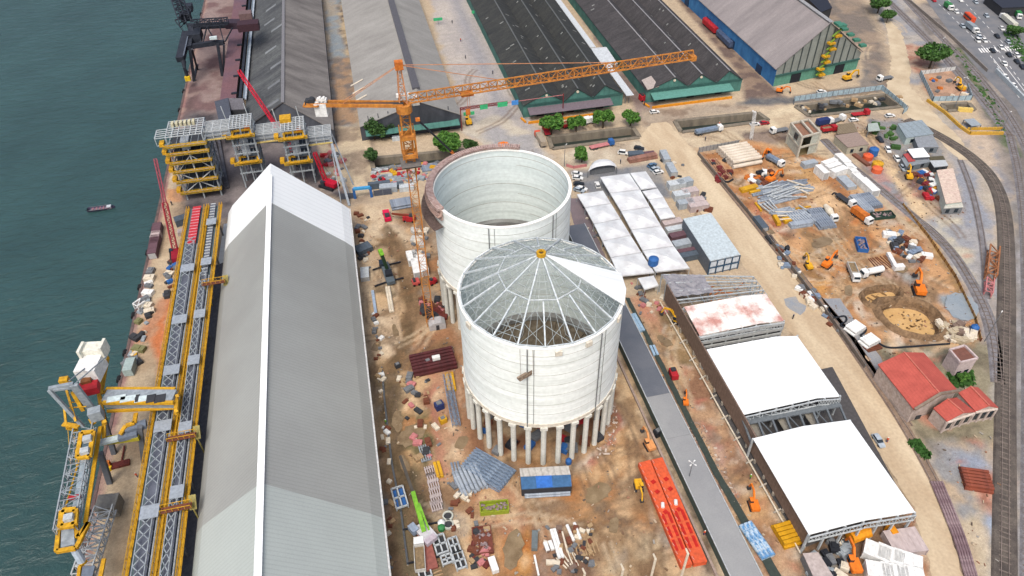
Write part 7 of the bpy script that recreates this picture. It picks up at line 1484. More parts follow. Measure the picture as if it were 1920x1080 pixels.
MB().beam(cM[3]+Vector((0, -.2, .3)), rbM+Vector((0, -.2, .4)), .7, .6).beam(rbM+Vector((0, -.2, .4)), cM[2]+Vector((0, -.2, .3)), .7, .6).build('gable_parapet', pm('parapet_mossy', 140, 126, 112), t)
wing([(1750, 765), (1794, 745), (1829, 772), (1776, 790)], 1.6, 5.0, win=3)
wing([(1797, 736), (1834, 726), (1872, 764), (1829, 771)], 1.5, 5.2, win=3)
MB().box(g(1728, 770, 6)+Vector((0, 0, -2.8)), (1.5, .2, 1.5)).build('window', GLASS, t)
# bottom right grey yard slabs
lowbuild('flat_roof', 'pinkish-grey flat roof cut by the bottom edge, right of the yellow beams', [(1506, 1038), (1534, 1036), (1565, 1085), (1530, 1090)], 3, pm('flat_pg', 190, 178, 174), GREY)
longs('yellow_tank_container', 'orange-yellow tank lying beside the lower white shed front', 'tank', 'orange-yellow tank', (1590, 1015), (1624, 1002), 4, 1, 1.6, pm('tank_amber', 232, 152, 30), shape='tube'); longs('yellow_box', 'small amber cube right of the orange-yellow tank', 'box', 'amber cube', (1662, 1003), (1673, 1000), 2, 1, 1.4, pm('tank_amber', 232, 152, 30))
# ---------------------------------------------------------------- canal walls
CWM = mat('canal_wall', A(150, 140, 122), A(100, 94, 86), s=.4, streak=(1, 1, .3), contrast=.9)
for k_, q in CW.items():
    B = MB(); c = [Vector((*p, 0)) for p in q]; ce = cen(c)
    for i in range(len(c)):
        a_, b_ = c[i], c[(i+1) % len(c)]; n = (b_-a_).normalized(); o_ = Vector((-n.y, n.x, 0)); o_ = o_ if o_.dot(ce-a_) > 0 else -o_
        B.add([a_-o_*1.2+Vector((0, 0, .45)), b_-o_*1.2+Vector((0, 0, .45)), b_+o_*.7+Vector((0, 0, .45)), a_+o_*.7+Vector((0, 0, .45)), a_-o_*1.2-Vector((0, 0, .4)), b_-o_*1.2-Vector((0, 0, .4)), b_+o_*.9-Vector((0, 0, 6)), a_+o_*.9-Vector((0, 0, 6))], [(0, 1, 2, 3), (3, 2, 6, 7), (0, 4, 5, 1), (1, 5, 6, 2), (0, 3, 7, 4)])
    tag(B.build('canal_wall', CWM, None, ce), {'left': 'stone canal wall round the trench behind the crane mast', 'mid': 'stone canal wall round the trench with the row of round trees', 'right': 'stone canal wall round the trench beside the long steel-laden truck', 'far': 'stone canal wall round the trench behind the grey-blue fence', 'small': 'stone canal wall round the small trench by the yellow barrier'}[k_], 'canal wall', 'stone canal walls')
DK = mat('canal_water', A(40, 50, 48), A(52, 62, 56), s=.2, rough=.3); B = MB()
for k_, q in CW.items(): B.add([(x, y, -2.9) for x, y in q], [tuple(range(len(q)))])
struct(B.build('canal_water', DK))
# ---------------------------------------------------------------- fences and barriers
def fence(pts, h, m, label, name='fence', step=2.6, th=.14, cap=None):
    c = [g(*p) for p in pts]; ce = cen(c); t = thing(name, label, name.replace('_', ' '), ce); B = MB(); P_ = MB()
    for a_, b_ in zip(c[:-1], c[1:]):
        n = (b_-a_).normalized(); o_ = Vector((-n.y, n.x, 0))*th/2; B.add([a_-o_, b_-o_, b_+o_, a_+o_]+[p+Vector((0, 0, h)) for p in (a_-o_, b_-o_, b_+o_, a_+o_)], [(0, 1, 5, 4), (1, 2, 6, 5), (2, 3, 7, 6), (3, 0, 4, 7), (4, 5, 6, 7)])
        k = max(1, int((b_-a_).length/step))
        for i in range(k+1): p = a_.lerp(b_, i/k); P_.box(p+Vector((0, 0, h/2)), (.25, .25, h+.2))
    B.build('panels', m, t); P_.build('posts', cap or GREY, t)
FB = pm('fence_blue_grey', 178, 200, 208, c2=A(150, 172, 184)); 
fence([(1488, 196), (1488, 190), (1560, 180), (1640, 170), (1652, 168), (1698, 207)], 2.4, FB, 'grey-blue panel fence round the far canal works'); fence([(1700, 208), (1692, 214)], 2.2, FB, 'short end piece of pale fence at the far canal corner')
fence([(1724, 140), (1748, 190), (1820, 188), (1812, 165)], 2.4, FB, 'pale blue panel fence round the pit by the railway'); fence([(1724, 140), (1790, 132)], 2.0, pm('fence_white', 214, 216, 214), 'white fence along the upper side of the railway pit')
YB = pm('barrier_ochre', 216, 170, 60, c2=A(190, 150, 70)); fence([(1738, 190), (1770, 212), (1800, 240), (1818, 252), (1880, 252)], 1.3, YB, 'yellow-ochre barrier bending beside the dusty road and rails', 'barrier', 2, .9); fence([(1812, 244), (1878, 243)], 1.2, YB, 'straight yellow barrier above the bent one', 'barrier', 2, .6); fence([(1794, 208), (1822, 210)], 1.8, pm('barrier_cream', 230, 200, 110), 'yellow and cream barrier block at the small trench', 'barrier', 2, 1.4)
fence([(1692, 386), (1740, 446), (1790, 520), (1828, 600), (1838, 640)], 1.3, pm('mesh_ochre', 190, 150, 84, c2=A(150, 116, 76)), 'brown-ochre mesh fence between the yard and the rail siding', 'fence', 2.6, .1, RUST)
fence([(1308, 290), (1400, 398), (1480, 500), (1560, 604), (1620, 690)], 1.6, pm('yard_wall', 128, 118, 110, c2=A(104, 98, 92)), 'long grey yard wall beside the dusty road', 'boundary_wall', 4, .3)
fence([(1310, 286), (1384, 272)], 2.4, pm('grey_slats', 158, 158, 156), 'grey slatted fence above the white pipe stack', 'fence', 1.6); fence([(1866, 135), (1920, 190)], 2, pm('parapet_grey', 190, 200, 205), 'grey parapet of the crossing beside the highway', 'parapet', 4, .8); fence([(1700, 0), (1780, 68), (1850, 135)], 1.6, pm('highway_wall', 150, 142, 134), 'low wall between the railway and the highway', 'boundary_wall', 5, .4)
fence([(1856, 8), (1880, 24)], 2.2, CREAM, 'pale wall along the far side of the highway', 'boundary_wall', 5, .4)
fence([(716, 690), (722, 760), (735, 870), (752, 960), (765, 1060)], .5, pm('drain_grey', 96, 100, 104), 'dark drain edge along the muddy strip beside the shed', 'kerb', 6, .5)
fence([(1062, 312), (1075, 316), (1100, 312)], 1.2, PINK, 'pinkish low wall beside the canopy', 'boundary_wall', 3, .3); fence([(698, 322), (775, 312)], 1.6, GALV, 'steel rail fence behind the racks by the canal', 'railing', 3, .1)
# blue gate
a_, b_ = g(666, 372), g(697, 369); t = thing('gate', 'bright blue portal gate across the dirt lane, at the end of the long shed', 'gate', (a_+b_)/2); u_ = Vector((0, 0, 4.4))
for p in (a_, b_): MB().beam(p, p+u_, 1.0).build('post', BLUE, t)
MB().beam(a_+u_, b_+u_, 1.2, .9).build('lintel', pm('gate_light_blue', 70, 160, 215), t)
fence([(640, 374), (664, 372)], 2.6, pm('dark_hoard', 84, 90, 104), 'dark grey hoarding left of the blue gate'); fence([(702, 368), (735, 364)], 2.6, pm('dark_hoard', 84, 90, 104), 'dark grey hoarding right of the blue gate')
# ---------------------------------------------------------------- gantry over the plaza with green signs
a_, b_ = g(866, 245), g(1055, 218); za_ = topz(866, 245, 206); t = thing('sign_gantry', 'thin dark lattice gantry with green and blue signs spanning the plaza', 'gantry', (a_+b_)/2)
MB().lattice(a_+Vector((0, 0, za_)), a_.lerp(b_, .45)+Vector((0, 0, za_)), .8, .9, 1.4, .16, .1).build('beam', MAROON, t); MB().beam(a_.lerp(b_, .45)+Vector((0, 0, za_+.4)), b_+Vector((0, 0, za_+.4)), .2).build('tie_beam', PINK, t)
for p in (a_, b_): MB().beam(p, p+Vector((0, 0, za_+1)), .35).build('post', MAROON, t)
for f_, m, w_ in ((.22, pm('sign_green', 70, 190, 130), 3.4), (.40, pm('sign_green', 70, 190, 130), 4.4), (.52, pm('sign_blue', 80, 150, 225), 3)):
    p = a_.lerp(b_, f_)+Vector((0, -.6, za_+.2)); MB().box(p, (w_, .15, 2.2), ang(a_, b_)).build('sign_panel', m, t)
for px, py, lab in ((822, 46, 'small green sign board beside the right eave of the pale warehouse'), (893, 32, 'green sign board at the left eave of the black warehouse'), (880, 224, 'green sign board at the corner of the pale warehouse front')):
    q = g(px, py); t = thing('sign_board', lab, 'sign', q); MB().box(q+Vector((0, 0, 3)), (5, .2, 1.6)).build('panel', pm('sign_green', 70, 190, 130), t); MB().beam(q, q+Vector((0, 0, 3)), .2).build('post', GREY, t)
# ---------------------------------------------------------------- cranes
def lcrane(label, base, foot, tip, tipz, m, wd=1.1, tri=False, m2=None, body=True, tail=None):
    f_ = g(*foot); e = g(tip[0], tip[1], tipz); t = thing('lattice_crane', label, 'crane', f_); s_ = f_+Vector((0, 0, 2.4))
    if tail: q_ = s_.lerp(e, tail); MB().lattice(s_, q_, wd, wd, wd*1.6, .32, .16).build('boom', m, t); MB().lattice(q_, e, wd*.6, wd*.6, wd*1.6, .22, .12).build('jib', m2 or m, t)
    else: MB().lattice(s_, e, wd, wd, wd*1.6, .32, .16).build('boom', m, t)
    d = e-s_; th = math.atan2(d.y, d.x); k_ = Matrix.Rotation(th, 3, 'Z')
    if body:
        MB().box(f_-k_@Vector((2.5, 0, -1.9)), (6, 3, 1.6), th).build('body', m, t); MB().box(f_+k_@Vector((0, 1.5, 2)), (1.8, 1.3, 1.8), th).build('cab', GLASS, t)
        for y in (-2, 2): MB().box(f_+k_@Vector((-1.5, y, .5)), (7, .9, 1), th).build('crawler', BLKS, t)
    MB().beam(s_-k_@Vector((4, 0, -3)), e, .08).build('pendant', DGREY, t)
lcrane('crimson lattice crane at the quay edge leaning out over the water', 0, (333, 478), (292, 300), 22, pm('crane_crimson', 150, 30, 48), 1.6, tail=.5, m2=pm('crane_pink', 160, 70, 84))
lcrane('bright red lattice crane beside the support leg, right of the far transfer tower', 0, (612, 348), (590, 288), 14, pm('crane_red', 190, 22, 52), 1.3)
lcrane('red and pink luffing crane boom reaching back over the black-roofed warehouse', 0, (556, 300), (448, 135), 24, pm('crane_scarlet', 205, 35, 62), 2.0, tail=.35, m2=pm('crane_scarlet', 205, 35, 62))
# orange telescopic crane behind the silo
f_ = g(880, 330); e1 = g(845, 284, 16); e2 = g(783, 224, 30); s_ = g(868, 305, 10); t = thing('telescopic_crane', 'orange and black telescopic boom crossing the large green tree', 'crane', f_)
MB().beam(f_+Vector((0, 0, 2)), g(846, 284, 15), 1.0).build('lower_boom', ORG, t); MB().beam(g(846, 284, 15), e2, .6).build('upper_boom', BLKS, t); MB().box(e2, (1.6, 1, 1.2)).build('boom_head', ORG, t); MB().box(f_+Vector((0, 0, 1.5)), (8, 3, 2)).build('chassis', ORG, t)
# lime green mobile crane
f_ = g(797, 1008); e = g(750, 855, 9); mid = g(774, 922, 6.5); t = thing('mobile_crane', 'lime green telescopic mobile crane lying along the mud beside the long shed', 'crane', f_); LM = pm('lime_bright', 122, 182, 44, c2=A(96, 150, 36))
MB().beam(f_+Vector((0, 0, 2.6)), mid, 1.05, 1.2).build('boom', LM, t); MB().beam(f_+Vector((1.3, 0, 2.2)), mid+Vector((1, -3, -.8)), .5).build('ram', LM, t); MB().beam(mid, e, .7).build('boom_extension', pm('boom_brown', 76, 72, 66), t)
MB().box(f_+Vector((.4, 0, 1.8)), (3.2, 5.5, 1.6), .5).build('superstructure', pm('crane_white', 205, 205, 210), t); MB().box(f_+Vector((-2.4, 1.6, 2.2)), (1.7, 2.4, 1.8), .5).build('cab', pm('cab_blue_grey', 150, 165, 185), t); MB().box(f_+Vector((1.2, -2.2, 2.2)), (3, 1.4, 1.4), .5).build('counterweight', pm('cw_mauve', 190, 180, 190), t); MB().box(f_+Vector((0, -3, .9)), (2.8, 12, .8), .1).build('chassis', pm('chassis_maroon', 150, 90, 80), t)
for s_ in (-1, 1):
    for y in (-6, 3): MB().beam(f_+Vector((0, y, .7)), f_+Vector((s_*5, y, .5)), .35).build('outrigger', BLKS, t)
# black and lime mobile crane further up
f_ = g(727, 512); t = thing('mobile_crane', 'black mobile crane with a lime-tipped boom and spread outriggers beside the shed wall', 'crane', f_)
MB().beam(f_+Vector((0, -1, 3)), g(716, 478, 9), 1.1).build('boom', pm('boom_dark_green', 40, 64, 44), t); MB().beam(g(717, 480, 8.8), g(712, 468, 10), 1.3).build('boom_tip', LM, t); MB().box(f_+Vector((0, -2, 1.6)), (2.8, 11, 1.2), .12).build('chassis', pm('crane_chassis', 92, 104, 112), t); MB().box(f_+Vector((-1.6, 2.5, 2.6)), (1.6, 2.6, 1.6)).build('cab', GLASS, t); MB().box(f_+Vector((.3, -3.5, 2.6)), (2.4, 2.4, 1.6)).build('counterweight', BLKS, t)
for s_ in (-1, 1):
    for y in (-5.5, 3.2): MB().beam(f_+Vector((0, y, 1)), f_+Vector((s_*5, y+s_*1.0, .6)), .4).build('outrigger', BLKS, t)
# red machines near crane base
for px, py, qx, qy, lab, m, sz in ((726, 408, 723, 398, 'crimson flat machine on the lane right of the shed end', pm('crimson', 222, 30, 80), (6, 2.4, 1.4)), (768, 414, 745, 412, 'bright red telescopic lift near the crane mast', RED, (4.5, 2.2, 2)), (812, 532, 816, 530, 'small bright red unit at the foot of the roofless silo', RED, (2.6, 1.6, 1.6)), (717, 344, 722, 342, 'small red frame among the steel racks', RED, (2.4, 2, 2)), (780, 532, 784, 531, 'small salmon red box below the pair of white cabins', pm('salmon', 200, 90, 84), (2.4, 2.6, 1.2)), (1262, 706, 1266, 716, 'red and white compact machine on the strip by the gallery', RED, (3.4, 2, 1.8)), (1205, 188, 1210, 187, 'red box at the corner of the charcoal warehouse', RED, (3, 3, 2.5))):
    a_, b_ = g(px, py), g(qx, qy); t = thing('machine', lab, 'machine', a_, ang(a_, b_), 'small red machines', world=False); L = sz[0]; MB().box((0, 0, sz[2]/2+.3), sz).build('body', m, t); MB().box((-L*.2, 0, sz[2]+.6), (L*.35, sz[1]*.7, .7)).build('hood', DGREY, t)
    for x in (-L*.35, L*.35):
        for y in (-sz[1]/2, sz[1]/2): MB().tube((x, y-.1, .45), (x, y+.1, .45), .45, 8).build('wheel', BLK, t)
    if 'telescopic' in lab: MB().beam((0, 0, 2.4), (6.5, .2, 2.8), .6).build('arm', pm('arm_brown', 130, 60, 40), t)
# ---------------------------------------------------------------- white and yellow ship loader
zg = 15.0; sl_base = g(200, 850); t = thing('ship_loader', 'yellow, grey and white ship loader with two white boxes over the water, straddling the quay', 'ship loader', (sl_base.x, sl_base.y, 0)); LG = pm('loader_grey', 160, 170, 176, c2=A(140, 150, 158)); LB = pm('loader_blue_grey', 112, 124, 140)
P3 = lambda px, py, z: g(px, py, z)
a_, b_ = P3(200, 748, zg+3), P3(330, 748, zg+3)
MB().beam(a_, b_, 3.6, 3.2).build('bridge', LG, t)
for dy_ in (-2.3, 2.3): MB().beam(a_+Vector((0, dy_, 1.2)), b_+Vector((0, dy_, 1.2)), .8, .9).build('bridge_walkway', YEL, t)
MB().slab([P3(200, 733, zg+1.5), P3(332, 733, zg+1.5), P3(332, 736, zg+1.5), P3(200, 737, zg+1.5)], .2).build('upper_walkway', YW, t)
b = MB(); b.slab([P3(200, 768, zg+1.5), P3(325, 762, zg+1.5), P3(325, 767, zg+1.5), P3(200, 773, zg+1.5)], .3); b.build('lower_walkway', YW, t)
b = MB()
for y_, z_ in ((733, zg+2.7), (770, zg+2.7)): b.beam(P3(200, y_, z_), P3(328, y_-3, z_), .15)
b.build('handrail', YEL, t)
b = MB()
for k, px in enumerate((218, 243, 270)): b.box(P3(px, 747, zg+4.7), (4.5, 1.9, .2))
b.build('bridge_panels', pm('panel_pale', 205, 222, 224), t); b = MB()
for px, w_ in ((257, .8), (283, 2.2), (300, 2.6)): b.box(P3(px, 747, zg+4.72), (w_, 2.6, .2))
b.build('bridge_hatches', DGREY, t)
b = MB()
for (px, py) in ((332, 742), (330, 770), (190, 735), (196, 790)): b.beam(P3(px, py, zg), P3(px, py, zg+4.5), .8)
b.beam(P3(190, 735, zg+3), P3(200, 735, zg+3), .7).beam(P3(186, 740, zg+2), P3(196, 795, zg+2), .9).beam(P3(332, 738, zg+3), P3(330, 775, zg+3), .9); b.build('portal_frame', YEL, t)
b = MB(); legs = ((186, 860, 205, 905), (262, 812, 270, 862), (205, 905, 200, 925), (190, 770, 200, 850))
b.beam(P3(262, 800, zg), g(270, 865), 1.2).beam(P3(188, 850, zg-3), g(206, 905), 1.3).beam(P3(190, 770, zg), g(214, 850), 1.2); b.build('legs', pm('leg_slate', 104, 110, 118), t)
b = MB(); b.beam(P3(200, 826, zg-3), P3(262, 818, zg-3), 2.0, 1.2); b.build('lower_bridge', pm('bridge_olive', 170, 160, 50), t); MB().box(P3(208, 825, zg-2), (5.2, 1.6, .8), .1).build('pale_box', pm('panel_pale', 205, 222, 224), t); MB().box(P3(240, 816, zg-2), (4.5, 2.2, 1.2), .1).build('slate_box', LB, t); MB().box(P3(255, 800, zg-1), (5, 2.2, 1.2), .15).build('slate_box', LB, t)
b = MB(); b.beam(P3(225, 815, zg-1), P3(236, 798, zg), 1.0, .5).beam(P3(236, 798, zg), P3(252, 793, zg), 1.0, .5).beam(P3(252, 793, zg), P3(255, 775, zg), 1.0, .5).beam(P3(195, 835, zg-3), P3(195, 790, zg), .9, .5); b.build('stair_walkway', YEL, t)
# counterweight boxes and tail
q = P3(178, 658, 26); tb = P3(171, 690, 24)
MB().box(tb+Vector((0, 0, 0)), (5.2, 6.2, 4.4), -.16).build('machinery_house', WHITE, t); MB().box(q, (5.4, 3.6, 3.4), -.16).build('counterweight', pm('cw_cream', 236, 236, 222), t)
b = MB()
for s_ in (-2.6, 2.6): b.box(q+Vector((s_, -.4, .9)), (.7, 3.8, 3.4), -.16)
b.build('counterweight_ends', pm('cw_cream', 236, 236, 222), t)
b = MB(); b.beam(P3(200, 670, 19), P3(188, 738, 17), 1.2, .8).beam(P3(203, 668, 19), P3(191, 738, 17), .15, 1.2); b.build('tail_walkway', YEL, t)
MB().box(P3(168, 728, 22), (4.4, 3, 2.2), .1).build('drive_unit', RED, t); MB().box(P3(163, 716, 23), (2.4, 1.6, 1.8), .1).build('drive_cover', pm('drive_brown', 130, 84, 50), t)
b = MB(); b.beam(P3(138, 722, 30), P3(176, 772, 18), 1.8, .8); b.build('mast_arm', LG, t); b = MB(); b.beam(P3(92, 729, 30), P3(138, 720, 30), .9).beam(P3(92, 731, 30), P3(156, 800, 17), .8).beam(P3(138, 722, 30), P3(200, 668, 26), .25).beam(P3(130, 714, 30), P3(160, 690, 26), .25).beam(P3(100, 732, 30), P3(136, 727, 29), .5); b.build('mast_frame', LG, t); MB().box(P3(180, 776, 20), (3.0, 2.4, 3), .15).build('mast_foot', LG, t)
b = MB(); b.box(P3(122, 716, 27), (2, 1.6, 2.4)); b.beam(P3(122, 722, 26), P3(142, 790, 20), .5).beam(P3(136, 735, 26), P3(156, 770, 20), .9, .5).beam(P3(120, 760, 20), P3(124, 795, 18), .5).beam(P3(118, 795, 18), P3(148, 800, 18), 1.2, .4).beam(P3(124, 802, 18), P3(146, 806, 16), 1.0, .4).beam(P3(130, 755, 22), P3(158, 752, 22), .2).beam(P3(128, 765, 22), P3(162, 762, 22), .2).beam(P3(170, 780, 17), P3(196, 786, 17), 1.2, .5).beam(P3(170, 785, 17), P3(176, 795, 17), 1.2, .4); b.build('tower_frame', YEL, t)
# boom running along the quay edge over the water
zb = 15; A_, B_ = P3(166, 806, zb), P3(122, 1030, zb)
b = MB(); b.lattice(P3(163, 805, zb), P3(128, 1000, zb), 4.4, 2.4, 2.6, .3, .16); b.build('boom_truss', GALV, t); MB().slab([P3(152, 860, zb+.2), P3(166, 860, zb+.2), P3(150, 958, zb+.2), P3(134, 958, zb+.2)], .3).build('boom_belt', pm('boom_belt', 150, 168, 180, c2=A(176, 190, 198), s=.8), t)
def frame_rect(pts, z, w_, m, nm_):
    b = MB(); c = [P3(px, py, z) for px, py in pts]
    for i in range(len(c)): b.beam(c[i], c[(i+1) % len(c)], w_, .8)
    b.build(nm_, m, t)
frame_rect([(153, 812), (176, 810), (168, 856), (145, 858)], zb+3, 1.0, YEL, 'upper_deck_rail'); frame_rect([(117, 958), (142, 956), (140, 984), (114, 988)], zb+3, 1.2, YEL, 'lower_deck_rail'); frame_rect([(112, 985), (142, 985), (146, 1008), (166, 980), (146, 1022), (142, 1028), (106, 1034)], zb, .9, YEL, 'end_deck_rail')
MB().slab([P3(156, 816, zb+3), P3(174, 814, zb+3), P3(166, 853, zb+3), P3(148, 855, zb+3)], .3).build('upper_deck', pm('deck_slate', 84, 104, 116), t); MB().slab([P3(119, 960, zb+3), P3(140, 959, zb+3), P3(138, 982, zb+3), P3(116, 985, zb+3)], .3).build('lower_deck', pm('deck_slate', 84, 104, 116), t)
for (px, py) in ((164, 823), (159, 846), (129, 971)): MB().box(P3(px, py, zb+3.8), (1.9, 1.6, 1.2), .1).build('equipment_box', LGALV, t)
b = MB(); b.beam(P3(188, 800, zb), P3(160, 980, zb), .9, .4); b.build('side_walkway', YW, t); MB().beam(P3(150, 858, zb), P3(122, 955, zb), .35).build('outer_rail', YEL, t); MB().slab([P3(115, 990, zb+.5), P3(138, 988, zb+.5), P3(140, 1020, zb+.5), P3(114, 1026, zb+.5)], .5).build('end_belt', GALV, t); MB().tube(P3(140, 1030, zb-1), P3(153, 1052, zb-5), .9, 10).build('spout', pm('spout_pale', 190, 206, 222), t); MB().box(P3(140, 932, zb+1.4), (2.6, .9, .6)).build('red_unit', RED, t)
b = MB(); b.beam(P3(127, 800, zb), P3(134, 890, zb-6), .12).beam(P3(138, 805, zb), P3(144, 885, zb-6), .12); b.build('hoist_ropes', YEL, t)
q = g(205, 880); t = thing('hook_block', 'yellow and red hook block standing on the quay under the ship loader', 'hook block', q); MB().tube(q, q+Vector((0, 0, 1)), .9, 10).build('base', pm('yolk', 240, 200, 40), t); MB().box(q+Vector((0, .8, 1.6)), (1.2, 1, 1.4)).build('block', ORG, t)
q = g(228, 872); t = thing('spreader', 'dark red T-shaped lifting beam lying on the quay', 'lifting beam', q); MB().box(q+Vector((-.3, 0, .4)), (5, 1.8, .7), .1).build('plate', DRED, t); MB().beam(q+Vector((0, 1, .4)), q+Vector((0, 6, .5)), .35).build('stem', DRED, t)
# galvanised stair truss at the quay bottom-left
a_, b_ = g(202, 958, 5), g(160, 1085, 5); t = thing('access_gangway', 'long galvanised gangway truss lying along the quay at the bottom left', 'gangway', ((a_+b_)/2)); MB().lattice(a_, b_, 4.2, 2.6, 1.9, .3, .2).build('truss', LGALV, t); MB().box(g(205, 948, 4), (5, 4.2, 4), -.1).build('head_box', pm('head_grey', 128, 128, 124), t); MB().slab([g(155, 1062, 8), g(178, 1060, 8), g(170, 1095, 8), g(148, 1095, 8)], .4).build('foot_deck', LB, t)
b = MB(); b.beam(g(195, 1048, 7), g(186, 1095, 7), .9, .5).beam(g(150, 1062, 8), g(162, 1050, 8), .7).beam(g(150, 1062, 8), g(146, 1095, 8), .7); b.build('walkway', YEL, t)
# ---------------------------------------------------------------- black ship loader, top left
t = thing('old_ship_loader', 'black sooty ship loader with a lattice mast over the water, top left', 'ship loader', g(400, 120)); KB = pm('soot_black', 34, 40, 50, c2=A(52, 56, 66)); z1 = 16
b = MB(); b.beam(P3(352, 88, z1), P3(405, 80, z1), 2.2, 2).beam(P3(352, 50, z1+4), P3(430, 46, z1+4), 2.2, 2.6).beam(P3(360, 50, z1+4), P3(355, 90, z1), 2.4).beam(P3(405, 80, z1), P3(420, 80, z1), 2.0); b.build('portal', KB, t)
b = MB(); b.beam(P3(408, 82, z1), g(417, 142), 1.4).beam(P3(420, 84, z1), g(419, 140), .9).beam(P3(356, 90, z1), g(364, 152), 1.3).beam(P3(360, 92, z1), g(370, 130), .9).beam(g(364, 148), g(370, 122), 1.0); b.build('legs', KB, t)
b = MB()
for p_, q_ in (((372, 50), (378, 84)), ((388, 50), (380, 82)), ((388, 50), (404, 78)), ((412, 50), (420, 80)), ((436, 52), (422, 78)), ((362, 52), (376, 82))): b.beam(P3(*p_, z1+4), P3(*q_, z1), .5)
b.build('bracing', KB, t)
MB().lattice(P3(345, 50, z1+4), P3(325, -8, z1+12), 3.2, 2.4, 3.4, .5, .3).build('mast', KB, t); b = MB(); b.beam(P3(330, -8, z1+14), P3(358, 20, z1+8), .6).beam(P3(358, 20, z1+8), P3(345, 45, z1+4), .8).box(P3(348, 30, z1+6), (5, 4, 4)).box(P3(355, 14, z1+8), (3, 5, 3)).beam(P3(328, 38, z1+5), P3(345, 60, z1+3), .4).beam(P3(328, 38, z1+5), P3(345, 32, z1+5), .5); b.build('machine_house', KB, t)
MB().beam(P3(350, 62, z1+2), P3(338, 112, z1-2), 3.6, 2.6).build('boom', KB, t); MB().beam(P3(352, 68, z1+3.6), P3(344, 104, z1), .5, .1).build('boom_stripe', pm('stripe', 100, 110, 125), t); b = MB().tube(P3(344, 114, z1-3), P3(346, 128, z1-6), 1.2, 10, .7); b.tube(P3(346, 128, z1-6), P3(351, 142, z1-10), .8, 10); b.build('spout', KB, t); MB().box(P3(352, 147, z1-11), (2.4, 2, 2)).build('grab', pm('grab_yellow', 225, 190, 40), t)
MB().lattice(P3(360, 48, z1+7), P3(428, 44, z1+7), 3, 2.4, 3, .4, .25).build('upper_truss', KB, t); MB().box(P3(366, 66, z1+2), (6, 9, 4)).build('engine_house', KB, t); MB().lattice(P3(350, 40, z1+6), P3(338, 2, z1+6), 4, 3, 3, .5, .3).build('counter_truss', KB, t)
MB().box(P3(400, 71, z1+3), (3.4, 1.6, 1.2)).build('white_cabin', pm('panel_pale', 205, 222, 224), t); b = MB(); b.beam(P3(425, 45, z1+4.2), P3(478, 45, z1+4.2), 5.5, 3); b.build('cross_gallery', pm('xg', 62, 50, 62), t); MB().box(P3(461, 30, z1+7), (6, 5, 4)).build('gallery_house', pm('gh', 118, 96, 96), t); MB().box(P3(466, 48, z1+6), (10, 6, 3.5)).build('transfer_house', pm('gh2', 66, 44, 52), t)
# old conveyor with maroon roof beside the first warehouse
z2 = 9; xa_, xb_ = g(413, 181, z2).x, g(443, 177, z2).x; ya_, = (g(428, 185, z2).y,); t = thing('old_conveyor', 'old conveyor gallery with a long maroon roof beside the blackened warehouse', 'conveyor', ((xa_+xb_)/2, ya_+80, 0))
MB().slab([(xa_, ya_, z2), (xb_, ya_, z2), (xb_, 640, z2), (xa_, 640, z2)], .4).build('roof', pm('maroon_roof', 104, 84, 96, c2=A(120, 88, 92), s=.05), t)
MB().slab([(xa_+.3, ya_+1, z2-.5), (xa_+.6, ya_+1, z2-.5), (xa_+.6, 640, z2-.5), (xa_+.3, 640, z2-.5)], z2-.6).slab([(xb_-.6, ya_+1, z2-.5), (xb_-.3, ya_+1, z2-.5), (xb_-.3, 640, z2-.5), (xb_-.6, 640, z2-.5)], z2-.6).build('wall', DGREY, t)
x3, x4 = g(447, 185, z2).x, g(462, 185, z2).x; MB().slab([(x3, ya_, z2), (x3+1.2, ya_, z2), (x3+1.2, 640, z2), (x3, 640, z2)], .5).build('black_girder', KB, t); MB().slab([(x3+1.8, ya_, z2-.3), (x4-.9, ya_, z2-.3), (x4-.9, 640, z2-.3), (x3+1.8, 640, z2-.3)], .5).build('slate_belt', pm('slate_belt', 110, 124, 136), t); MB().slab([(x4-.8, ya_-2, z2+.1), (x4, ya_-2, z2+.1), (x4, 640, z2+.1), (x4-.8, 640, z2+.1)], .5).build('pale_edge', pm('pale_edge', 176, 188, 198, c2=A(150, 160, 172)), t)
b = MB()
for k in range(16): MB().box((xb_-.8, ya_+4+k*18, z2+.4), (2.6, 1.0, .7)).build('bracket', KB, t); MB().beam((x4, ya_+k*14, 0), (x4, ya_+k*14, z2), .4).build('post', KB, t)
for (q_, lab, m) in ((((402, 190), (428, 183), (434, 222), (410, 226)), 'inclined dark grey conveyor hood beside the middle tower, left one', pm('hood1', 78, 84, 96)), (((429, 184), (455, 184), (461, 204), (432, 206)), 'square grey conveyor hood behind the middle tower', pm('hood2', 98, 98, 106))):
    c = [g(*p, 14 if i < 2 else 11) for i, p in enumerate(q_)]; t = thing('conveyor_hood', lab, 'conveyor hood', (cen(c).x, cen(c).y, 0), group='dark conveyor hoods'); MB().slab(c, .4).build('roof', m, t); b = MB()
    for i in range(4): b.quad(dn(c[i], 0), dn(c[(i+1) % 4], 0), c[(i+1) % 4]-Vector((0, 0, .5)), c[i]-Vector((0, 0, .5)))
    b.build('wall', DGREY, t)
# dark inclined strips under the towers
longs('dark_girder', 'dark sooty girder lying between the first tower and the domed floor', 'girder', 'sooty girders under the towers', (402, 262), (424, 355), 4, 3, .6, pm('gir', 92, 92, 98, c2=A(60, 60, 66)), 1, .03, 'box')
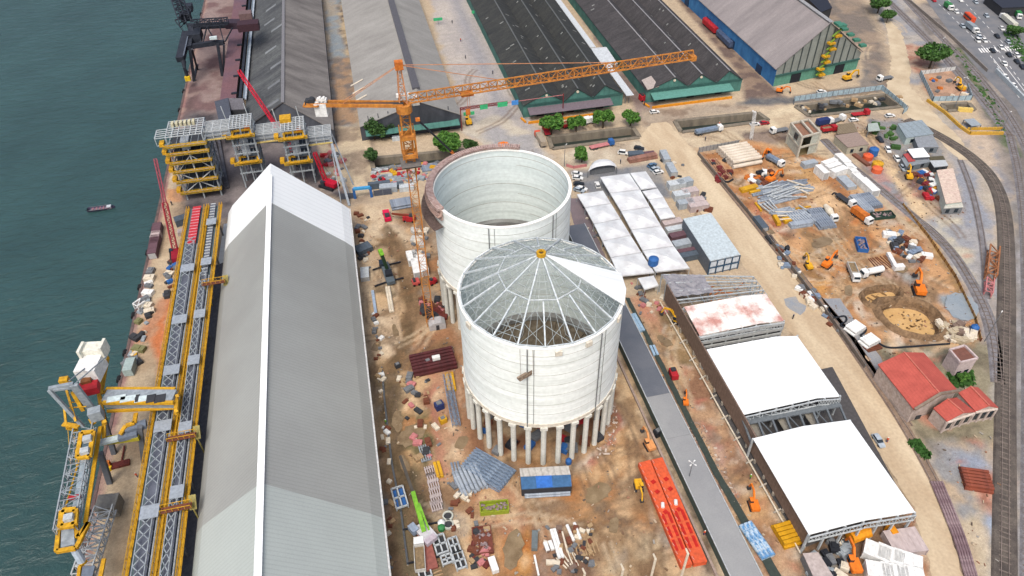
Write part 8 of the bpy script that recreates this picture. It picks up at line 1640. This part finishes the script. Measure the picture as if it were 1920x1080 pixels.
# ---------------------------------------------------------------- boats and quay furniture
a_, b_ = g(165, 396, -3), g(216, 389, -3); t = thing('launch_boat', 'small dark boat with people under sail of no wake, alone on the water', 'boat', (a_+b_)/2, ang(a_, b_), world=False); t['label'] = 'small long dark motorboat with passengers, alone on the water'
L = (b_-a_).length; b = MB(); N = 12; vs = []; fs = []
for i in range(N+1):
    u = i/N; w_ = 1.3*(1-max(0, (u-.55)/.45)**2)*(.85+.15*min(1, u*6)); x = -L/2+L*u; sh_ = .25*(2*u-1)**2
    vs += [(x, -w_, .75+sh_), (x, -w_*.6, -.3), (x, w_*.6, -.3), (x, w_, .75+sh_)]
for i in range(N):
    for k in range(3): fs.append((4*i+k, 4*i+4+k, 4*i+5+k, 4*i+1+k))
b.add(vs, fs+[(0, 1, 2, 3)]); b.build('hull', pm('hull_navy', 66, 62, 88), t); MB().box((0, 0, .35), (L*.8, 2.0, .1)).build('deck', pm('deck_grey', 120, 112, 124), t); b = MB(); b.beam((-L/2+.4, -1.25, .95), (L*.2, -1.35, .85), .1).beam((-L/2+.4, 1.25, .95), (L*.2, 1.35, .85), .1); b.build('gunwale', GREY, t)
for k in range(5): MB().box((-L*.3+k*L*.13, 0, .65), (.4, 1.9, .12)).build('bench', pm('bench_pinkish', 170, 120, 130), t)
MB().box((L*.3, 0, .9), (L*.16, 1.3, .7)).build('cuddy', pm('cuddy', 200, 206, 214), t); MB().beam((L*.2, 0, .4), (L*.2, 0, 2.2), .12).build('mast', GREY, t)
for i, (px, py) in enumerate(((276, 535), (264, 588), (237, 660), (222, 710), (168, 963), (145, 1058), (288, 428), (278, 472), (345, 170), (338, 205), (372, 26), (374, 45), (355, 135))):
    q = Vector((QX-.9, g(px, py).y, -.4)); t = thing('fender', 'black rubber fender on the quay face', 'fender', q, group='quay fenders'); MB().tube(q+Vector((0, -1, 0)), q+Vector((0, 1, 0)), .8, 12).build('rubber', BLK, t); MB().beam(q, q+Vector((.9, 0, .9)), .15).build('chain', GREY, t)
def crate_bits(P_, n, seed, nm_, label, grp, m, size=(.8, 2.2)):
    q = poly_w(P_); r = random.Random(seed); x0 = min(p[0] for p in q); x1 = max(p[0] for p in q); y0 = min(p[1] for p in q); y1 = max(p[1] for p in q); k = 0; tr = 0
    while k < n and tr < n*30:
        tr += 1; x, y = r.uniform(x0, x1), r.uniform(y0, y1)
        if not inside(q, np.array([x]), np.array([y]))[0]: continue
        s_ = r.uniform(*size); b = MB().box((0, 0, s_*.3), (s_*r.uniform(1, 1.9), s_, s_*.6)); b.box((s_*.1, 0, s_*.65), (s_*.7, s_*.6, s_*.15)); o = b.build(nm_, m[k % len(m)]); o.location = (x, y, 0); o.rotation_euler = (0, 0, r.uniform(0, 3)); tag(o, label, nm_.replace('_', ' '), grp); k += 1
crate_bits([(282, 505), (300, 505), (262, 690), (238, 690)], 34, 3, 'equipment_crate', 'small crate or machine part in the cluttered row along the quay edge', 'clutter along the quay edge', [GREY, GALV, DGREY, CREAM, pm('olive_box', 130, 130, 90), WHITE], (.8, 2.4))
crate_bits([(318, 488), (336, 488), (322, 560), (308, 560)], 20, 4, 'equipment_crate', 'small crate or part heaped against the seaward conveyor legs', 'clutter against the conveyor legs', [GREY, DGREY, RUST, BLUE, CREAM], (.8, 2))
longs('yellow_boom', 'yellow twin boom lying on the quay edge', 'boom', 'yellow booms on the quay', (256, 652), (251, 676), 1.6, 2, .4, YEL); longs('pale_container', 'pale green-grey cabin at the quay edge beside the yellow booms', 'cabin', 'pale quay cabin', (251, 682), (243, 706), 1.5, 1, 1.5, pm('cab_pale_green', 168, 186, 184)); longs('lattice_piece', 'white cross-braced frame lying on the quay edge', 'frame', 'white quay frame', (272, 572), (258, 582), 2, 1, 1.3, WHITE, shape='truss')
crate_bits([(668, 400), (690, 400), (698, 480), (690, 520), (676, 520)], 20, 5, 'scrap_piece', 'odd piece of rubbish along the right side of the grey shed', 'rubbish beside the shed', [GREY, RUST, CREAM, DGREY], (.6, 1.6)); crate_bits([(700, 590), (712, 590), (722, 720), (735, 900), (742, 1070), (728, 1070), (712, 800)], 46, 6, 'scrap_piece', 'small scrap lying in the mud beside the shed wall', 'scrap in the mud strip', [GREY, RUST, CREAM, WOOD, WHITE], (.5, 1.4))
crate_bits([(770, 430), (800, 430), (803, 485), (775, 485)], 30, 7, 'sack', 'pale sack or block in the heap at the foot of the crane mast', 'heap of pale sacks', [pm('sack', 200, 200, 196), GREY, CREAM], (1, 2)); crate_bits([(790, 560), (835, 560), (838, 600), (785, 600)], 34, 8, 'rusty_scrap', 'rusty formwork scrap in the heap between the two silos', 'rusty scrap heap between the silos', [RUST, DRED, PINK, DGREY], (1, 2.4))
crate_bits([(1656, 430), (1700, 440), (1738, 482), (1712, 500), (1668, 462)], 44, 9, 'junk_piece', 'mixed junk piece in the long heap beside the mesh fence', 'junk heap by the mesh fence', [WHITE, GREY, RUST, DGREY, CREAM, STEELB], (1, 2.6)); crate_bits([(1708, 322), (1750, 322), (1765, 376), (1738, 378)], 50, 10, 'scrap_piece', 'brightly mixed scrap piece beside the long cream shed', 'mixed scrap beside the cream shed', [RED, BLUE, WHITE, DGREY, RUST, YEL, MAROON], (.9, 2.2))
crate_bits([(1330, 305), (1360, 300), (1372, 330), (1345, 345)], 14, 11, 'scrap_piece', 'reddish scrap by the ends of the white concrete pipes', 'scrap by the white pipes', [DRED, MAROON, DGREY], (1, 2)); crate_bits([(1395, 330), (1450, 322), (1455, 345), (1400, 352)], 26, 12, 'scrap_piece', 'loose parts between the pipe stack and the steel rows', 'loose parts in the yard', [ORG, GREY, BLKS, WHITE, RUST], (.8, 2)); crate_bits([(1760, 600), (1826, 606), (1830, 640), (1770, 640)], 30, 13, 'rock', 'pale rock in the pile by the yard corner', 'rocks by the yard corner', [pm('rock', 190, 176, 150), CREAM, BROWN], (1, 2.4))
crate_bits([(885, 700), (1150, 690), (1140, 850), (900, 850)], 46, 14, 'site_equipment', 'equipment standing among the columns under the front silo', 'equipment under the front silo', [DGREY, RED, BLUE, GREY, BLKS, RUST], (1, 2.6)); crate_bits([(1020, 990), (1115, 985), (1118, 1075), (1020, 1075)], 60, 15, 'rubble_block', 'grey or brown rubble block in the bottom centre heap', 'rubble heap at the bottom', [GREY, RUST, CREAM, BROWN, DGREY, WOOD], (.4, 1.2)); longs('timber', 'timber or bar in the parallel pieces at the bottom heap', 'timber', 'parallel timbers in the bottom heap', (1084, 1020), (1092, 1046), 6, 7, .16, WOOD, 1, .12, lj=.2); longs('concrete_lath', 'pale lath in the bottom heap beside the white poles', 'lath', 'laths in the bottom heap', (1060, 1040), (1076, 1062), 5, 6, .16, CREAM, 1, .3, lj=.2); crate_bits([(1505, 1030), (1590, 1015), (1600, 1080), (1520, 1085)], 24, 16, 'scrap_piece', 'pale sheet or scrap in the yard left of the bottom cabins', 'scrap by the bottom cabins', [GREY, CREAM, BLKS, GALV], (1, 2.4)); crate_bits([(700, 315), (820, 305), (800, 345), (700, 345)], 60, 17, 'steel_part', 'small steel part scattered in the racks behind the gate', 'parts in the racks', [GALV, RED, GREY, LGALV, YEL, PINK], (.7, 2)); crate_bits([(1060, 325), (1075, 325), (1135, 470), (1120, 480)], 12, 18, 'scrap_piece', 'small item on the purple-grey paving left of the tents', 'items left of the tents', [GREY, CREAM, DGREY], (.5, 1.2)); crate_bits([(880, 990), (918, 990), (925, 1060), (885, 1070)], 30, 19, 'rusty_scrap', 'dark rusty scrap piece in the bottom left heap', 'rusty heap at the bottom left', [RUST, DRED, DGREY, WOOD, PINK], (.5, 1.5)); crate_bits([(600, 290), (640, 285), (652, 345), (620, 350)], 26, 20, 'scrap_piece', 'reddish and grey scrap beside the bright red crane', 'scrap beside the red crane', [PINK, GREY, RED, LGALV], (.8, 2)); crate_bits([(1640, 235), (1690, 240), (1680, 280), (1640, 260)], 14, 21, 'green_bush', 'small dark shrub beside the parked cars at the upper right yard', 'shrubs by the parked cars', [DG[0], DG[1]], (1.2, 2.2))
crate_bits([(745, 700), (800, 700), (830, 860), (775, 870)], 34, 22, 'loose_part', 'small timber or metal piece on the muddy ground left of the silo columns', 'litter left of the silo columns', [GREY, RUST, CREAM, WOOD, PINK, DGREY], (.6, 1.8)); crate_bits([(838, 905), (880, 925), (900, 990), (850, 1000)], 20, 23, 'loose_part', 'small item near the round grates', 'litter near the round grates', [GREY, CREAM, RUST], (.5, 1.3)); crate_bits([(1290, 870), (1320, 900), (1330, 930), (1300, 910)], 10, 24, 'loose_part', 'small dark item between the orange girders and the gallery', 'litter by the orange girders', [DGREY, GREY, BLUE], (.6, 1.6)); crate_bits([(1225, 290), (1270, 290), (1340, 400), (1310, 400)], 26, 25, 'yard_item', 'small object between the container roofs by the service road', 'objects between the container roofs', [GREY, RUST, DGREY, CREAM], (.8, 2)); crate_bits([(1500, 200), (1680, 180), (1690, 190), (1510, 212)], 30, 26, 'canal_work_item', 'pipe or plank beside the far canal works', 'items in the far canal works', [GREY, CREAM, WOOD, DGREY], (.8, 2.2)); crate_bits([(1740, 145), (1810, 150), (1812, 182), (1755, 184)], 16, 27, 'pit_item', 'object inside the fenced railway pit', 'objects in the railway pit', [GREY, BLUE, CREAM, ORG], (.9, 2)); crate_bits([(1180, 530), (1240, 545), (1250, 600), (1200, 590)], 24, 28, 'loose_part', 'small item near the square white canopy', 'litter near the white canopy', [RUST, PINK, GREY, CREAM], (.6, 1.6)); crate_bits([(1440, 440), (1480, 480), (1580, 620), (1560, 625), (1470, 520)], 34, 29, 'yard_item', 'small pile or part against the inside of the long yard wall', 'things along the yard wall', [WHITE, GREY, RUST, STEELB, CREAM], (.7, 2))
q = g(820, 612); t = thing('site_hut', 'light grey rounded site hut at the foot of the crane', 'hut', q); B = MB(); B.add([(q.x+x, q.y+y, z) for y in (-1.6, 1.6) for x, z in ((-2.6, 0), (-2.6, 1.8), (-1.4, 2.8), (1.4, 2.8), (2.6, 1.8), (2.6, 0))], [(0, 1, 2, 3, 4, 5), (11, 10, 9, 8, 7, 6)]+[(i, i+1, i+7, i+6) for i in range(5)]); B.build('shell', pm('hut_pale', 186, 186, 188), t); MB().box(q+Vector((0, -1.65, 1)), (1, .1, 2)).build('door', DGREY, t)
for px, py, lab, m_, s_ in ((831, 791, 'small yellow cube beside the lower end of the narrow truss', YEL, 2), (824, 765, 'blue-black machine left of the narrow truss', NAVY, 2.4), (888, 770, 'dark tank behind the left silo columns', BLKS, 3), (746, 688, 'small dark box at the muddy track crossing', DGREY, 1.6), (1233, 815, 'black tank against the concrete gallery side', BLKS, 2.2), (1299, 880, 'grey-green box between the orange girders and the gallery', DGREEN, 2), (803, 683, 'dark bundle at the left end of the maroon beams', BLKS, 2)):
    q = g(px, py); t = thing('equipment_box', lab, 'equipment', q, .3, world=False); MB().box((0, 0, s_*.45), (s_, s_*.8, s_*.9)).build('case', m_, t); MB().box((0, 0, s_*.95), (s_*.6, s_*.5, s_*.15)).build('lid', GREY, t)
for bx, by, tx, ty, nm_ in ((1158, 1120, 1166, 1062, 'leftmost'), (1212, 1118, 1221, 1043, 'second from the left'), (1268, 1112, 1282, 1033, 'in front of the orange girders'), (1090, 1125, 1104, 1070, 'far left, barely showing')):
    q = g(bx, by); hz_ = topz(bx, by, ty); t = thing('bent_post', 'white bent-tipped post at the bottom edge, '+nm_, 'post', q, group='white bent posts at the bottom'); MB().tube(q, q+Vector((.2, 0, hz_-1.2)), .28, 8).build('shaft', CREAM, t); MB().tube(q+Vector((.2, 0, hz_-1.2)), q+Vector((-.2, .6, hz_)), .26, 8, .2).build('tip', CREAM, t)
# stuff: gravel and litter nobody could count
def litter(name, areas, cols, seed, dens, size):
    r = random.Random(seed)
    for ci, m in enumerate(cols):
        B = MB()
        for P_ in areas:
            q = poly_w(P_); x0 = min(p[0] for p in q); x1 = max(p[0] for p in q); y0 = min(p[1] for p in q); y1 = max(p[1] for p in q)
            n = int((x1-x0)*(y1-y0)*dens/len(cols))
            xs = [(r.uniform(x0, x1), r.uniform(y0, y1)) for _ in range(n)]; ins = inside(q, np.array([v[0] for v in xs]), np.array([v[1] for v in xs]))
            for (x, y), k in zip(xs, ins):
                if k:
                    if r.random() < .6: B.rock((x, y, .1), r.uniform(*size))
                    else: B.box((x, y, .25), (r.uniform(.4, 2.6)*size[1], r.uniform(.12, .5), .2), r.uniform(0, 3))
        o = B.build(name, m); struct(o, 'stuff')
YARD = [(1315, 290), (1400, 264), (1500, 290), (1620, 370), (1720, 440), (1790, 520), (1836, 640), (1790, 655), (1640, 685), (1480, 500)]; STRIP = [(1172, 560), (1240, 570), (1300, 640), (1340, 740), (1500, 1030), (1460, 1060), (1350, 880), (1215, 660)]; SITE = [(668, 400), (800, 400), (870, 700), (900, 880), (1180, 880), (1270, 1060), (1300, 1085), (740, 1085), (700, 640)]; URY = [(1500, 220), (1690, 222), (1770, 290), (1830, 420), (1740, 420), (1600, 280)]; LRY = [(1745, 830), (1878, 800), (1876, 1085), (1840, 1085), (1790, 930)]; BOT = [(1500, 1010), (1720, 970), (1722, 1085), (1500, 1085)]
litter('debris', [YARD, STRIP, SITE, URY, LRY, BOT], [pm('deb1', 196, 178, 152), pm('deb2', 132, 104, 80), pm('deb3', 110, 96, 84), pm('deb4', 160, 156, 148), pm('deb5', 160, 118, 94)], 8, .11, (.1, .4)); litter('rubble', [[(1275, 780), (1320, 800), (1372, 900), (1395, 960), (1360, 930), (1300, 850)], [(1760, 600), (1830, 606), (1830, 640), (1780, 645)], [(1140, 740), (1160, 770), (1150, 850), (1120, 860)]], [pm('rub1', 205, 190, 176), pm('rub2', 164, 140, 122)], 9, 1.3, (.2, .55))
def grass(name, P_, seed, n):
    q = poly_w(P_); r = random.Random(seed); x0 = min(p[0] for p in q); x1 = max(p[0] for p in q); y0 = min(p[1] for p in q); y1 = max(p[1] for p in q); B = MB()
    xs = [(r.uniform(x0, x1), r.uniform(y0, y1)) for _ in range(n)]; ins = inside(q, np.array([v[0] for v in xs]), np.array([v[1] for v in xs]))
    for (x, y), k in zip(xs, ins):
        if k: 
            s_ = r.uniform(.4, 1.1); th = r.uniform(0, 3.1); dx, dy = math.cos(th)*s_, math.sin(th)*s_; B.add([(x-dx, y-dy, .1), (x+dx, y+dy, .1), (x+dx*.4+r.uniform(-.3, .3), y+dy*.4+.4, s_), (x-dx*.6, y-dy*.6+.3, s_*.8)], [(0, 1, 2, 3)])
    struct(B.build(name, BG[2]), 'stuff')
grass('grass', [(1775, 700), (1822, 698), (1825, 722), (1790, 728)], 1, 700); grass('grass', [(1880, 60), (1905, 64), (1930, 100), (1930, 130), (1895, 92)], 2, 900); grass('grass', [(1776, 80), (1800, 96), (1872, 200), (1900, 290), (1880, 250), (1820, 150)], 3, 1200); grass('grass', [(1702, 832), (1720, 826), (1745, 856), (1735, 862)], 4, 300)
# ---------------------------------------------------------------- hoses, people
def hose(pts, r_, m, label):
    c = smooth([g(*p) for p in pts], 3); t = MB()
    for a_, b_ in zip(c[:-1], c[1:]): t.tube(a_+Vector((0, 0, r_+.1)), b_+Vector((0, 0, r_+.1)), r_, 6, cap=False)
    tag(t.build('hose', m, None, cen(c)), label, 'hose')
hose([(1552, 580), (1560, 600), (1585, 592), (1588, 604), (1570, 612), (1600, 620), (1622, 612), (1624, 624), (1608, 632), (1640, 640), (1662, 655), (1700, 652), (1780, 646)], .3, BLKS, 'black hose looping beside the small white pipe stacks'); hose([(1335, 318), (1350, 336), (1362, 345), (1374, 338)], .4, BLKS, 'short thick black hose beside the rusty pipes'); hose([(1560, 366), (1564, 362), (1578, 370), (1586, 382)], .3, BLKS, 'black hose arching over the dark open-bed truck')
for i in range(5): hose([(1745+i*5, 905), (1768+i*5, 960), (1792+i*5, 1020), (1812+i*5, 1090)], .34, pm('pipe_plum', 116, 92, 98, c2=A(160, 140, 142)), 'plum coloured pipe, number %s from the left in the long bundle at the lower right' % ('one', 'two', 'three', 'four', 'five')[i])
def person_proto(top, hat, legs):
    t = thing('person', 'person', 'person', world=False)
    V = [(0, 0, .95), (0, 0, 1.2), (0, 0, 1.42), (0, 0, 1.53), (0, 0, 1.68), (0, .19, 1.4), (.06, .27, 1.12), (.2, .26, .9), (0, -.19, 1.4), (-.04, -.27, 1.12), (.1, -.28, .88), (0, .1, .9), (.12, .11, .5), (.05, .12, .06), (.2, .12, .03), (0, -.1, .9), (-.1, -.11, .5), (-.2, -.12, .06), (-.06, -.12, .03)]
    E_ = [(0, 1), (1, 2), (2, 3), (3, 4), (2, 5), (5, 6), (6, 7), (2, 8), (8, 9), (9, 10), (0, 11), (11, 12), (12, 13), (13, 14), (0, 15), (15, 16), (16, 17), (17, 18)]
    rad = [.15, .15, .15, .06, .11, .07, .05, .04, .07, .05, .04, .1, .07, .05, .05, .1, .07, .05, .05]
    me = bpy.data.meshes.new('body'); me.from_pydata(V, E_, []); o = bpy.data.objects.new('body', me); COL.objects.link(o); o.parent = t; md = o.modifiers.new('skin', 'SKIN')
    for i, v in enumerate(me.skin_vertices[0].data if len(me.skin_vertices) else []): v.radius = (rad[i], rad[i]); v.use_root = i == 0
    md2 = o.modifiers.new('sub', 'SUBSURF'); md2.levels = md2.render_levels = 1; me.materials.append(top)
    MB().tube((0, 0, 1.68), (0, 0, 1.76), .14, 10).tube((0, 0, 1.76), (0, 0, 1.82), .14, 10, .05).build('helmet', hat, t); b = MB(); b.tube((.0, 0, 1.0), (0, 0, 1.42), .19, 8, .21); b.build('vest', top, t)
    for s_ in (-1, 1): MB().tube((0, s_*.1, .88), (.1*s_, s_*.11, .5), .11, 8, .09).tube((.1*s_, s_*.11, .5), (.03*s_, s_*.12, .08), .09, 8, .07).build('trouser_leg', legs, t)
    return t
_pm = bpy.data.meshes.new('tmp'); PP = {'lime': person_proto(LM, WHITE, NAVY), 'orange': person_proto(ORED, pm('hatw', 235, 235, 225), NAVY), 'dark': person_proto(pm('cloth_dark', 52, 56, 70), pm('hatb', 60, 90, 150), DGREY)}
for i, (k, px, py, lab) in enumerate((('lime', 724, 795, 'person in lime vest walking on the mud beside the long shed'), ('orange', 1662, 829, 'person in orange beside the silver car on the dusty road'), ('dark', 1486, 598, 'person in dark clothes by the roadside below the rusty roof'), ('dark', 1322, 264, 'person in dark clothes beside the steel-laden truck'), ('dark', 1208, 198, 'person in dark clothes near the charcoal warehouse corner'), ('dark', 1163, 307, 'person in dark clothes right of the white curved canopy'),
    ('dark', 848, 44, 'person in dark clothes far off on the plaza, near the sign board'), ('dark', 873, 110, 'person in dark clothes in the middle of the plaza'), ('orange', 864, 78, 'person in orange in the middle of the plaza'), ('dark', 924, 139, 'person in dark clothes on the plaza near the black warehouse'), ('orange', 1348, 236, 'person in orange near the white lattice mast'), ('lime', 1003, 905, 'person in lime vest at the blue shelter'), ('orange', 202, 940, 'person in orange on the quay beside the gangway head'), ('orange', 258, 895, 'person in orange on the quay under the conveyor gallery'), ('dark', 323, 385, 'person in dark clothes on the pale quay slab'), ('dark', 1348, 1010, 'person in dark clothes beside the concrete gallery'), ('orange', 1320, 1003, 'person in orange left of the concrete gallery'), ('lime', 1406, 898, 'person in lime on the strip beside the shed wall'))):
    put(k, PP, lab, g(px, py), i*1.3, 'people on the site', 1.15)
for o in bpy.data.objects:
    if '_w' in o: del o['_w']
